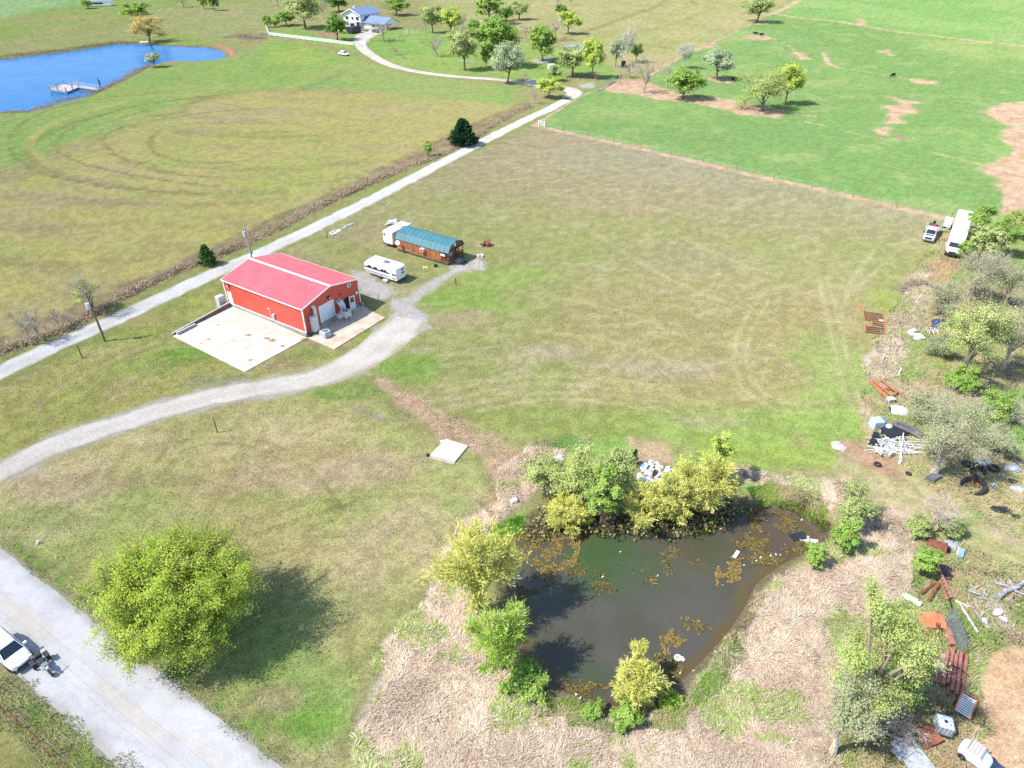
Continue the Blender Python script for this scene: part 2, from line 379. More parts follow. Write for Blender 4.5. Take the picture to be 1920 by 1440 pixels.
    for (px, py, rx, ry, c_, k) in ((1350,800,18,4,(158,190,84),.85),(1560,790,8,8,(160,190,88),.8),(1580,690,7,10,(166,190,98),.7),(1000,790,16,4,(160,178,84),.7),(760,680,5,5,(140,176,72),.9),(880,640,12,4,(170,182,96),.6),
            (960,580,10,6,(160,180,88),.6),(1010,660,7,3,(196,186,140),.8),(870,600,6,4,(192,178,128),.8),(860,560,8,4,(150,184,78),.8),(940,520,9,5,(160,184,86),.7),(700,545,4,2.4,(128,180,62),.9),(790,560,4,2.5,(146,182,76),.7),(770,490,8,5,(170,176,94),.7),(850,440,10,4,(166,178,92),.7),
            (1250,690,10,3,(196,184,150),.5),(1330,790,6,2,(196,186,138),.5),(1300,480,16,8,(176,170,124),.5),(1500,500,12,10,(170,180,104),.5),(1100,300,20,9,(178,180,140),.5),(1230,330,18,6,(182,178,138),.5),(1440,425,22,7,(170,168,112),.5),(1660,560,4,6,(172,190,84),.8),(1600,840,8,2,(150,186,84),.7),(1480,860,16,3,(160,190,80),.85),(1130,840,7,2,(150,196,84),.8),
            (1660,420,16,5,(176,176,118),.4),(700,440,8,5,(184,166,120),.6),(750,460,4,2.5,(206,160,118),.45),(620,470,8,3,(168,172,92),.6)):
        lay(blob(px, py, rx, ry)*k, A(c_))
    for pl in ([(1535,520),(1548,580),(1562,640),(1580,720),(1600,770)], [(1552,520),(1568,580),(1582,640),(1598,700),(1612,745)], [(1640,470),(1600,520),(1575,600)], [(1700,455),(1650,500),(1600,545)], [(1420,560),(1380,640),(1390,720),(1460,770),(1560,770)], [(1440,565),(1402,640),(1412,712),(1470,755),(1560,752)], [(840,750),(1000,720),(1200,735),(1400,770)], [(820,735),(1000,705),(1200,718)], [(900,770),(1050,748),(1250,770)], [(860,760),(1050,735),(1240,752)], [(1060,560),(1180,590),(1300,640)], [(1000,620),(1150,640),(1300,690)], [(1230,420),(1330,470),(1460,520)], [(1100,430),(1250,520),(1420,590)], [(1020,300),(1200,380),(1400,420),(1600,430)]):
        lay(track(pl, 0.32, 0.3, 0.35, step=1.5)*0.5, A(206, 202, 140))
    # lawns between lane, drive and road
    z = zone([(-400,960),(-200,850),(0,724),(200,632),(330,570),(440,525),(440,570),(325,632),(460,700),(560,680),(640,650),(690,600),(715,590),(720,640),(650,680),(560,705),(400,735),(200,790),(0,870),(-200,950)], 0.8, 1.0)
    st = 0.5+0.5*np.sin((X*0.75-Y*0.5+2*f8)/0.42)
    c = mixA(mixA(A(176, 174, 92), A(158, 178, 80), t30), A(188, 172, 112), sstep(0.5, 0.8, f8)*0.7); c = mixA(c, A(150, 172, 74), st*0.28)
    lay(z, c*1.1)
    for (px, py, rx, ry, c_, k) in ((345,665,5,2.4,(126,176,58),.9),(440,715,9,2,(168,172,120),.8),(560,690,7,1.6,(190,172,124),.8),(280,690,7,3,(146,176,76),.7),(250,600,8,3,(186,170,110),.6),(690,625,2.2,1.6,(150,182,70),.9),(660,655,3,1,(176,160,120),.7),(580,660,2.5,1,(140,178,66),.8)):
        lay(blob(px, py, rx, ry)*k, A(c_))
    for pl in ([(160,735),(215,690),(300,655),(385,650)], [(145,725),(200,682),(290,645),(340,640)], [(120,730),(165,700),(230,668),(300,640)], [(90,745),(150,680),(260,632)], [(200,760),(240,715),(310,672),(380,668)], [(60,790),(95,740),(160,705)]):
        lay(track(pl, 0.18, 0.2, 0.2, step=1.0)*0.65, A(200, 188, 136))
    z = zone([(-300,1010),(-150,960),(0,905),(100,862),(300,790),(450,755),(590,728),(640,725),(740,780),(830,850),(900,880),(930,930),(880,980),(830,1050),(760,1140),(690,1240),(640,1360),(620,1500),(480,1440),(320,1300),(160,1165),(0,1035),(-200,900)], 0.8, 1.0)
    c = mixA(mixA(A(178, 170, 106), A(160, 172, 90), sstep(0.4, 0.62, f30)), A(198, 184, 136), sstep(0.45, 0.75, fbm(X, Y, 12, 4, 11))*0.6)
    c = mixA(c, A(168, 180, 98), sstep(0.55, 0.8, f2)*0.4)
    lay(z, c*1.24)
    for (px, py, rx, ry, c_, k) in ((640,735,5,2,(130,172,72),.85),(700,735,6,2,(156,170,90),.8),(690,870,8,3,(208,186,140),.75),(620,900,10,3,(204,184,138),.6),(120,910,10,2.5,(198,178,134),.6),(560,850,7,2.5,(176,156,96),.5),(470,900,6,3,(196,172,126),.5),(280,900,9,2,(182,170,110),.5),(100,970,5,2,(150,170,80),.6),(560,1260,5,4,(148,182,86),.6),(650,1180,4,4,(186,186,110),.6),(580,1360,4,2.6,(130,180,66),.9),(520,1310,3,2,(180,166,120),.7),(620,1310,2.5,2,(150,188,86),.7),(480,940,4,1.6,(156,176,82),.6),(860,950,4,2.5,(156,182,90),.7),(790,1000,4,3,(184,176,116),.6),(340,1080,6,3,(170,176,92),.7)):
        lay(blob(px, py, rx, ry)*k, A(c_))
    for pl in ([(290,870),(330,830),(420,820),(520,835),(560,870)], [(310,880),(350,842),(430,832),(505,848)], [(560,850),(640,960),(560,990)], [(480,1000),(600,960),(700,930)]):
        lay(track(pl, 0.22, 0.3, 0.4, step=1.0)*0.5, A(156, 146, 86))
    z = zone([(640,760),(690,765),(740,790),(720,800),(680,785)], 0.6, 1.5); lay(z*0.8, mixA(A(190, 184, 176), A(166, 168, 116), t2))
    # verges of the county road
    V = smooth_line(COUNTY, 1.0); d = ldist(X, Y, V, 12)
    lay(sstep(5.6, 3.9, d+(f2-0.5)*1.6)*0.9, mixA(A(130, 168, 70), A(176, 170, 110), t2))
    lay(sstep(3.7, 2.9, d+(f2-0.5)*0.8)*0.9, mixA(A(214, 206, 188), A(180, 170, 140), t1))
    z = zone([(-300,1140),(-60,1260),(60,1350),(200,1490),(200,1600),(-500,1600)], 0.5, 0.8); lay(z*0.85, mixA(A(168, 172, 90), A(184, 176, 108), t8))
    z = track([(-150,1225),(0,1330),(60,1375),(130,1440),(230,1540)], 0.55, 0.4, 0.5); lay(z*0.8, mixA(A(188, 164, 132), A(150, 150, 80), t1))
    # green pasture
    z = zone([(1000,234),(1092,168),(1160,158),(1245,125),(1330,85),(1410,45),(1485,2),(1560,-60),(2600,-70),(2600,620),(2000,430),(1880,402),(1780,405),(1450,333),(1200,275)], 1.0, 1.0)
    c = mixA(mixA(A(142, 190, 84), A(168, 198, 94), sstep(0.4, 0.65, f30)), A(136, 184, 84), sstep(0.45, 0.7, f70)); c = mixA(c, A(182, 200, 106), sstep(0.5, 0.8, f8)*0.5)
    lay(z, c*0.86+c.mean(-1, keepdims=True)*0.14)
    z = zone([(1460,26),(1700,62),(1920,87),(2600,170),(2600,-70),(1530,-70),(1500,5)], 2, 2); lay(z*0.8, mixA(A(144, 192, 98), A(158, 198, 108), t30))
    sand = mixA(A(232, 198, 156), A(214, 178, 136), t2)
    for pl, w_ in (([(1000,235),(1090,255),(1200,279),(1330,309),(1450,337),(1560,360),(1680,389),(1785,410)], .9), ([(1002,234),(1040,211),(1090,180),(1140,162)], .45), ([(1450,25),(1500,34),(1560,39),(1615,48),(1680,59),(1750,67),(1820,76),(1960,90)], 1.6), ([(1448,26),(1478,12),(1510,-6)], 1.8),
                   ([(1195,152),(1235,131),(1265,113),(1300,96)], .8), ([(1330,83),(1400,50),(1450,24)], .5), ([(1543,100),(1555,119),(1570,127)], .9), ([(1570,127),(1620,134),(1665,142),(1710,150)], .3), ([(1500,226),(1530,233),(1550,236)], .3), ([(1590,246),(1640,258),(1700,262)], .25), ([(1740,285),(1800,298),(1840,308)], .3), ([(1490,215),(1530,218)], .4), ([(1880,405),(1890,370),(1898,330)], .6), ([(1478,85),(1492,98),(1506,112)], .5)):
        lay(track(pl, w_, w_*0.5, w_*0.9, step=2.0), sand)
    for pl in ([(1128,163),(1160,150),(1205,150),(1240,165),(1300,181),(1380,187),(1425,200),(1480,210),(1455,222),(1400,216),(1340,202),(1290,192),(1240,187),(1190,178),(1140,172)], [(1305,95),(1318,83),(1338,80),(1345,88),(1322,90)], [(1390,71),(1410,65),(1440,69),(1452,73),(1420,75)], [(1486,99),(1500,97),(1517,109),(1503,113)], [(1646,96),(1664,93),(1674,105),(1660,100)], [(1702,149),(1722,147),(1755,154),(1752,159),(1722,157)],
               [(1655,199),(1694,196),(1730,210),(1702,213),(1684,219),(1694,230),(1662,232),(1668,216)], [(1660,180),(1692,187),(1736,194),(1700,196)], [(1634,241),(1672,236),(1664,255),(1645,250)], [(1838,211),(1880,194),(1960,190),(2100,200),(2100,440),(1890,398),(1882,365),(1862,332),(1830,316),(1872,301),(1902,281),(1876,256),(1892,236)], [(1606,35),(1620,36),(1622,46),(1610,47)], [(1310,145),(1345,145),(1388,153),(1350,155)], [(1404,41),(1440,38),(1456,41),(1425,46)]):
        d = sdist(X, Y, GP(pl), 6); lay(sstep(1.1, -0.9, d+(f8-0.5)*3+(f2-0.5)*3.4+(f1-0.5)*1.6), sand)
    z = zone([(1674,253),(1700,254),(1704,261),(1677,262)], 0.6, 0.8); lay(z, A(176, 150, 116))
    z = zone([(1880,400),(1930,385),(1990,400),(1990,430),(1900,415)], 0.6, 1.0); lay(z, A(212, 168, 140))
    # rough ground on the right
    z = zone([(1640,645),(1690,540),(1740,470),(1790,425),(1860,400),(2000,420),(2300,700),(2300,1500),(1600,1500),(1640,1200),(1690,1000),(1560,885),(1580,840),(1640,830),(1610,740)], 0.8, 1.4)
    c = mixA(mixA(A(196, 184, 130), A(150, 186, 92), sstep(0.42, 0.6, f8)), A(216, 190, 152), sstep(0.5, 0.7, fbm(X, Y, 5, 4, 12))*0.8)
    lay(z, c)
    z = zone([(1850,730),(1920,735),(2100,760),(2100,900),(1900,850),(1860,790)], 0.8, 1.5); lay(z*0.8, A(134, 196, 92))
    z = zone([(1755,470),(1800,475),(1810,500),(1760,540),(1735,520)], 0.6, 1.2); lay(z*0.8, A(224, 178, 136))
    z = zone([(1560,870),(1640,845),(1720,900),(1820,980),(1960,1055),(2100,1120),(2100,1180),(1900,1080),(1760,1000),(1640,930)], 0.8, 0.8)
    st = 0.5+0.5*np.sin((X*0.62+Y*0.62+f8)/0.35); lay(z, mixA(mixA(A(196, 190, 130), A(168, 186, 98), t8), A(214, 196, 146), st*0.5*t2))
    z = zone([(1560,835),(1640,828),(1660,850),(1700,890),(1690,900),(1640,880),(1580,860)], 0.5, 1.0); lay(z*0.8, mixA(A(206, 156, 124), A(178, 160, 116), t2))
    z = zone([(1850,900),(1940,890),(2050,960),(1930,1030),(1870,960)], 0.6, 1.4); lay(z*0.7, mixA(A(218, 186, 146), A(176, 190, 110), t2))
    z = zone([(1790,1100),(1900,1070),(2000,1120),(2000,1200),(1850,1200),(1800,1160)], 0.6, 1.5); lay(z*0.7, mixA(A(224, 206, 184), A(150, 188, 96), sstep(0.4, 0.6, f2)))
    z = zone([(1848,1225),(1895,1210),(2000,1235),(2150,1500),(1850,1600),(1834,1440),(1832,1330)], 0.35, 0.5); lay(z, mixA(A(232, 196, 150), A(222, 182, 134), t8))
    # dead grass around the pond
    straw = mixA(mixA(A(220, 196, 170), A(204, 174, 142), t2), A(228, 210, 190), t8)
    straw = mixA(straw, A(172, 182, 110), sstep(0.58, 0.75, fbm(X, Y, 4, 4, 13))*0.7)
    for pl in ([(630,1500),(670,1340),(715,1240),(800,1130),(815,1085),(862,1062),(905,1200),(960,1300),(1050,1340),(1150,1345),(1240,1335),(1330,1262),(1390,1190),(1430,1115),(1500,1060),(1580,1000),(1640,960),(1705,960),(1715,1020),(1700,1130),(1620,1150),(1580,1260),(1560,1330),(1570,1600),(630,1600)], [(1375,882),(1560,895),(1605,915),(1600,960),(1560,965),(1500,930),(1400,905)], [(985,845),(1010,838),(1060,850),(1040,900),(960,955),(905,1000),(860,1060),(810,1085),(800,1075),(860,985),(930,950),(940,880)], [(1622,668),(1668,625),(1700,535),(1740,485),(1745,540),(1715,620),(1690,700),(1650,740),(1625,710)]):
        lay(zone(pl, 0.7, 1.2), straw)
    z = zone([(700,702),(760,737),(830,772),(900,803),(985,852),(965,900),(930,955),(905,985),(885,965),(922,900),(900,855),(830,832),(800,805),(755,765)], 0.5, 1.2)
    lay(z*0.8, mixA(A(226, 188, 156), A(204, 184, 134), t2))
    z = zone([(1000,850),(1060,815),(1110,830),(1060,850),(1010,870)], 0.4, 0.8); lay(z*0.7, mixA(A(130, 184, 92), A(176, 184, 116), t2))
    z = zone([(1180,820),(1250,830),(1270,870),(1200,880)], 0.4, 0.8); lay(z*0.7, A(218, 186, 148))
    z = zone([(1390,915),(1440,905),(1490,915),(1480,945),(1420,945)], 0.5, 1.6); lay(z*0.8, mixA(A(130, 192, 80), A(188, 184, 120), t2))
    z = zone([(920,1000),(975,960),(1000,960),(985,985),(940,1005)], 0.4, 0.5); lay(z*0.8, mixA(A(134, 182, 84), A(170, 180, 110), t2))
    # mud and dark weed round the water
    d = sdist(X, Y, POND, 8)
    lay(sstep(1.6, 0.2, d+(f2-0.5)*2.2+(f8-0.5)*1.5)*0.85, mixA(A(142, 126, 106), A(110, 102, 80), t1))
    z = zone([(1400,945),(1500,960),(1560,985),(1550,1040),(1500,1040)], 0.4, 0.6); lay(z*0.85, mixA(A(126, 108, 92), A(100, 92, 76), t1))
    lay(sstep(0.1, -0.6, d), A(92, 84, 58))
    d = sdist(X, Y, LAKE, 12)
    lay(sstep(3.0, 0.6, d+(f8-0.5)*4)*0.8, mixA(A(166, 142, 104), A(140, 138, 84), t8))
    z = zone([(400,86),(425,92),(432,100),(424,108),(440,104),(436,90),(410,82)], 0.8, 1.5); lay(z, A(214, 158, 122)); lay(sstep(-0.2, -1.0, d), A(90, 110, 110))
    # gravel thrown off the driveway and round the trailer
    grv = mixA(A(226, 222, 216), A(190, 186, 170), t1)
    V = smooth_line(DRIVE, 1.0); d = ldist(X, Y, V, 8); lay(sstep(3.0, 1.6, d+(f2-0.5)*2.0)*0.9, grv)
    d = ldist(X, Y, smooth_line(CABIN_PATH, 0.7), 8); lay(sstep(1.5, 0.4, d+(f2-0.5)*1.6+(f1-0.5))*0.9, grv)
    for pl in ([(735,560),(765,560),(795,595),(795,620),(740,640),(690,660),(680,640),(730,600)], [(655,505),(688,512),(705,530),(745,545),(735,556),(712,565),(690,560),(672,540)], [(850,500),(895,485),(910,492),(900,505),(872,512),(850,508)], [(1085,158),(1115,155),(1112,164),(1090,164)], [(990,150),(1018,146),(1010,160),(990,160)], [(995,112),(1035,108),(1030,118),(1000,118)]):
        d = sdist(X, Y, GP(pl), 5); lay(sstep(0.5, -0.5, d+(f2-0.5)*2.2+(f1-0.5)*1.6)*0.95, grv)
    z = blob(912, 458, 2.2, 1.6); lay(z*0.9, A(226, 186, 146))
    z = zone([(578,57),(630,60),(640,75),(600,68)], 0.5, 1); lay(z*0.8, A(200, 156, 130))
    z = zone([(1060,138),(1130,138),(1140,150),(1060,152)], 0.8, 2.0); lay(z*0.6, A(186, 162, 128))
    z = zone([(440,68),(500,62),(505,76),(450,74)], 0.8, 2.5); lay(z*0.7, A(150, 134, 122))
    C[..., 1] *= np.where(C[..., 0] > 0.86*C[..., 1], 0.955, 1.0)
    C *= (0.88+0.24*t1)[..., None]
    return C

def build_ground():
    # fine mesh where things stand, coarser and coarser towards the horizon
    ys = np.concatenate([np.linspace(4, 22, 14), np.array([G(960, y)[1] for y in np.concatenate([np.linspace(1480, 352, 310), np.linspace(350, -60, 250)])])[1:]])
    ys = np.concatenate([[-2500, -400, -60], ys[ys < 720], [800, 1100, 1700, 3000, 5500]])
    us = np.concatenate([-np.geomspace(3, 1.0, 12), np.linspace(-0.98, 0.98, 620), np.geomspace(1.0, 3, 12)])
    depth = np.maximum(ys*cos(CAM_P)+CAM_H*sin(CAM_P), 30)
    X = depth[:, None]*us[None, :]; Y = np.repeat(ys[:, None], len(us), 1)
    Cc = colour_at(X, Y); Z = ground_z(X, Y)
    nr, nc = X.shape; i = np.arange(nr-1)[:, None]*nc+np.arange(nc-1)[None, :]
    F = np.stack([i, i+1, i+nc+1, i+nc], -1).reshape(-1, 4)
    me = raw_mesh('ground', np.stack([X, Y, Z], -1).reshape(-1, 3), F, attr_mat('grass_ground', 7.0, 2.4, 0.32, 0.7, coarse=0.34), Cc.reshape(-1, 3), smooth=True)
    tag(put('ground', me), kind='structure')
build_ground()

def ribbon(name, line, half, colf, mat, z=0.005, jag=0.35, step=0.5, seed=0, cols=13):
    L = smooth_line(line, step); n = len(L)
    T = np.gradient(L, axis=0); T /= np.linalg.norm(T, axis=1)[:, None]; Nn = np.stack([-T[:, 1], T[:, 0]], 1)
    h = np.interp(np.linspace(0, 1, n), np.linspace(0, 1, len(half)), half) if hasattr(half, '__len__') else np.full(n, half)
    s = np.arange(n)*step
    jl = (fbm(s, s*0+seed*9.1, 1.6, 4, 3)-0.5)*2*jag; jr = (fbm(s, s*0+seed*9.1+50, 1.6, 4, 4)-0.5)*2*jag
    u = np.linspace(-1, 1, cols)
    off = np.where(u[None, :] > 0, u[None, :]*(h+jl)[:, None], u[None, :]*(h+jr)[:, None])
    P = L[:, None, :]+Nn[:, None, :]*off[..., None]
    C = colf(P[..., 0], P[..., 1], np.repeat(u[None, :], n, 0), np.repeat(s[:, None], cols, 1))
    Z = ground_z(P[..., 0], P[..., 1])+z+0.03*(1-u[None, :]**2)
    i = np.arange(n-1)[:, None]*cols+np.arange(cols-1)[None, :]
    F = np.stack([i, i+cols, i+cols+1, i+1], -1).reshape(-1, 4)
    me = raw_mesh(name, np.stack([P[..., 0], P[..., 1], Z], -1).reshape(-1, 3), F, mat, C.reshape(-1, 3), smooth=True)
    return tag(put(name, me), kind='structure')
def gravel(c0, c1, ce, ruts=0.5):
    c0, c1, ce = (np.array(alb(c)) for c in (c0, c1, ce))
    def f(x, y, u, s):
        a = fbm(x, y, 2.5, 4, 1); b = fbm(s*0.25, u*2.5, 1.0, 4, 2); r = np.exp(-((np.abs(u)-0.48)/0.2)**2)*ruts
        t = np.clip(sstep(0.3, 0.7, a)*0.6+sstep(0.3, 0.7, b)*0.5-r*0.6, 0, 1)[..., None]
        C = c0*(1-t)+c1*t; e = (sstep(0.72, 1.0, np.abs(u)+(a-0.5)*0.5))[..., None]
        return C*(1-e)+ce*e
    return f
GRV = attr_mat('gravel_surface', 12.0, 2.0, 0.3, 0.35, coarse=0.12)
CHIP = attr_mat('chip_seal_surface', 16.0, 0.7, 0.16, 0.25, coarse=0.10)
ribbon('gravel_lane', LANE, 1.9, gravel((252, 250, 248), (234, 229, 220), (206, 200, 172)), GRV, 0.006, 0.3, seed=1)
ribbon('farm_drive', GP([(1066,184),(1077,175),(1066,167),(1040,163),(1010,160),(985,156),(930,149),(850,143),(780,134),(730,121),(697,104),(678,88),(676,76),(690,64),(706,56)]), [2.4, 2.8, 2.0, 1.8, 1.9, 2.0, 2.1, 2.2, 2.3, 2.4, 2.5, 2.8, 4.0, 5.5, 6.5], gravel((252, 246, 236), (232, 220, 206), (214, 204, 170)), GRV, 0.010, 0.25, 1.0, seed=2, cols=9)
ribbon('gravel_driveway', DRIVE, [1.9]*8+[2.1, 2.5, 2.9, 3.2, 2.8], gravel((248, 240, 230), (230, 220, 206), (204, 194, 160)), GRV, 0.008, 0.45, seed=3)
def road_col(x, y, u, s):
    C = gravel((252, 250, 251), (240, 237, 237), (222, 218, 212), 0.35)(x, y, u, s)
    a = fbm(s*0.12, u*3.0, 1.0, 4, 6); tn = np.array(alb(250, 238, 222)); k = (sstep(0.45, 0.75, a)*np.exp(-((u-0.1)/0.35)**2)*0.8)[..., None]
    wv = vnoise(s*0.35, s*0, 5)*0.35; g = sstep(0.06, 0.0, np.abs(u+0.62-wv+0.15))[..., None]*0.25
    C = C*(1-k)+tn*k; return C*(1-g)+np.array(alb(214, 214, 222))*g
ribbon('county_road', COUNTY, 3.05, road_col, CHIP, 0.012, 0.22, 0.35, seed=4, cols=41)

# ------------------------------------------------------------------ water
def water_sheet(name, poly, z, mat, grow=1.2):
    P = np.array(poly[:-1] if np.allclose(poly[0], poly[-1]) else poly); c = P.mean(0)
    Q = []
    for i in range(len(P)):
        t = P[(i+1) % len(P)]-P[i-1]; nrm = np.array((t[1], -t[0])); nrm /= np.linalg.norm(nrm)+1e-9; Q.append((P[i], nrm))
    area = sum(P[i-1][0]*P[i][1]-P[i][0]*P[i-1][1] for i in range(len(P))); sg = 1 if area > 0 else -1
    pts = [tuple(p+nrm*grow*sg) for p, nrm in Q]
    me = bpy.data.meshes.new(name); vs = [(x, y, z) for x, y in pts]
    me.from_pydata(vs, [], [tuple(range(len(vs))) if sg > 0 else tuple(range(len(vs)-1, -1, -1))]); me.materials.append(mat); me.update()
    return tag(put(name, me), kind='structure')
def water_mat(name, c1, c2, c3, centre, rad, rough, wave, wscale, spec=0.5):
    m, n, out = new_mat(name); b = N(n, 'ShaderNodeBsdfPrincipled'); geo = N(n, 'ShaderNodeNewGeometry')
    ns = noise(n, 0.12, 4, geo.outputs['Position'], 0.5); r = ramp(n, ns.outputs['Fac'], 0.35, 0.65, (*c1, 1), (*c2, 1))
    d = N(n, 'ShaderNodeVectorMath', operation='DISTANCE'); n.links.new(geo.outputs['Position'], d.inputs[0]); d.inputs[1].default_value = (*centre, 0)
    nd = noise(n, 0.35, 3, geo.outputs['Position'])
    ad = N(n, 'ShaderNodeMath', operation='MULTIPLY_ADD'); n.links.new(nd.outputs['Fac'], ad.inputs[0]); ad.inputs[1].default_value = rad*0.9; n.links.new(d.outputs['Value'], ad.inputs[2])
    mr = N(n, 'ShaderNodeMapRange'); n.links.new(ad.outputs[0], mr.inputs[0]); mr.inputs[1].default_value = rad*0.5; mr.inputs[2].default_value = rad*1.5; mr.inputs[3].default_value = 1; mr.inputs[4].default_value = 0
    c = mixc(n, 'MIX', mr.outputs[0], r.outputs[0], c3); n.links.new(c, b.inputs['Base Color'])
    b.inputs['Roughness'].default_value = rough; b.inputs['IOR'].default_value = 1.33; b.inputs['Specular IOR Level'].default_value = spec
    mp = N(n, 'ShaderNodeMapping'); mp.inputs['Scale'].default_value = (0.5, 1.2, 1); n.links.new(geo.outputs['Position'], mp.inputs[0])
    w1 = noise(n, wscale, 4, mp.outputs[0]); bm = N(n, 'ShaderNodeBump'); bm.inputs['Strength'].default_value = wave; bm.inputs['Distance'].default_value = 0.05
    n.links.new(w1.outputs['Fac'], bm.inputs['Height']); n.links.new(bm.outputs[0], b.inputs['Normal']); n.links.new(b.outputs[0], out.inputs[0]); return m
WZ = -0.4
def pond():
    P = np.array(POND); lo = P.min(0)-2; hi = P.max(0)+2; st = 0.35
    xs = np.arange(lo[0], hi[0], st); ys = np.arange(lo[1], hi[1], st); X, Y = np.meshgrid(xs, ys); d = sdist(X, Y, POND, 9)
    f = fbm(X, Y, 5, 4, 1); g = fbm(X, Y, 1.6, 4, 2); A = lambda *c: np.array(alb(*c))
    mx = lambda a, b, t: a*(1-t[..., None])+b*t[..., None]
    C = mx(np.broadcast_to(A(108, 103, 94), X.shape+(3,)), A(98, 97, 80), sstep(0.35, 0.65, f))
    for px, py, r, c, k in ((1120, 1050, 4.2, (78, 110, 62), .85), (1200, 1060, 4, (84, 106, 70), .5), (1045, 1110, 2.5, (86, 104, 78), .4), (1330, 1010, 4, (96, 98, 66), .6), (1430, 1010, 4, (110, 92, 70), .7), (1100, 1265, 2.2, (78, 98, 66), .6)):
        q = G(px, py); C = mx(C, A(*c), k*sstep(1.25, 0.2, np.hypot(X-q[0], Y-q[1])/r+(f-0.5)*1.2+(g-0.5)*0.5))
    C = mx(C, A(126, 112, 62), 0.75*sstep(-1.9, -0.2, d+(g-0.5)*1.8+(f-0.5)*1.5)*sstep(0.3, 0.6, f))      # the bottom shows through at the edge
    C = mx(C, A(120, 96, 58), 0.7*sstep(-0.9, 0.0, d+(g-0.5)*0.9))
    ny, nx = X.shape; idx = np.arange(ny*nx).reshape(ny, nx); keep = (d < 1.1); kc = keep[:-1, :-1] & keep[1:, :-1] & keep[1:, 1:] & keep[:-1, 1:]
    F = np.stack([idx[:-1, :-1], idx[:-1, 1:], idx[1:, 1:], idx[1:, :-1]], -1)[kc]
    used = np.unique(F); rem = np.zeros(ny*nx, int); rem[used] = np.arange(len(used))
    m, n, out = new_mat('murky_water'); b = N(n, 'ShaderNodeBsdfPrincipled'); at = N(n, 'ShaderNodeAttribute', attribute_name='Col'); n.links.new(at.outputs['Color'], b.inputs['Base Color'])
    b.inputs['Roughness'].default_value = 0.06; b.inputs['IOR'].default_value = 1.33
    geo = N(n, 'ShaderNodeNewGeometry'); w1 = noise(n, 2.4, 4, geo.outputs['Position'], 0.4); bm = N(n, 'ShaderNodeBump'); bm.inputs['Strength'].default_value = 0.22; bm.inputs['Distance'].default_value = 0.05
    n.links.new(w1.outputs['Fac'], bm.inputs['Height']); n.links.new(bm.outputs[0], b.inputs['Normal']); n.links.new(b.outputs[0], out.inputs[0])
    me = raw_mesh('pond_water', np.stack([X, Y, X*0+WZ], -1).reshape(-1, 3)[used], rem[F], m, C.reshape(-1, 3)[used], smooth=True); tag(put('pond_water', me), kind='structure')
pond()
water_sheet('lake_water', LAKE, -0.6, water_mat('blue_water', alb(40, 122, 196), alb(52, 138, 206), alb(40, 122, 196), (0, 0), 0.1, 0.2, 1.0, 0.6, 0.03), 2.5)
# ================================================================== PLANTS
BARK = attr_mat('bark', 6.0, 1.2, 0.35, 0.4); LEAF = leaf_mat('leaf', 0.35, 0.42)
def unit(v): return v/(np.linalg.norm(v, axis=-1, keepdims=True)+1e-9)
def prisms(P0, P1, r0, r1, n=3):
    """many tapered sticks at once -> vertices, quads"""
    P0 = np.asarray(P0, float).reshape(-1, 3); P1 = np.asarray(P1, float).reshape(-1, 3); m = len(P0)
    d = unit(P1-P0); ref = np.where(np.abs(d[:, 2:3]) < 0.9, [[0, 0, 1.0]], [[1.0, 0, 0]]); u = unit(np.cross(d, ref)); w_ = np.cross(d, u)
    r0 = np.broadcast_to(r0, (m,)); r1 = np.broadcast_to(r1, (m,)); V = np.zeros((m, 2*n, 3))
    for j in range(n):
        e = u*cos(2*pi*j/n)+w_*sin(2*pi*j/n); V[:, j] = P0+e*r0[:, None]; V[:, n+j] = P1+e*r1[:, None]
    base = np.arange(m)[:, None]*2*n
    F = np.stack([np.stack([base[:, 0]+j, base[:, 0]+(j+1) % n, base[:, 0]+n+(j+1) % n, base[:, 0]+n+j], -1) for j in range(n)], 1).reshape(-1, 4)
    return V.reshape(-1, 3), F
def quads(Cn, U, W):
    """leaf blades: centre, half length vector, half width vector"""
    V = np.stack([Cn-U*1.0, Cn+W-U*0.1, Cn+U*1.0, Cn-W-U*0.1], 1).reshape(-1, 3)
    return V, np.arange(len(V)).reshape(-1, 4)
class Soup:
    def __init__(s): s.V = []; s.F = []; s.C = []; s.M = []; s.n = 0
    def add(s, V, F, col, m=0):
        s.V.append(V); s.F.append(F+s.n); s.n += len(V); s.C.append(np.broadcast_to(np.asarray(col, float), (len(V), 3))); s.M.append(np.full(len(F), m)); return s
    def mesh(s, name, mats): return raw_mesh(name, np.concatenate(s.V), np.concatenate(s.F), mats, np.concatenate(s.C), np.concatenate(s.M))

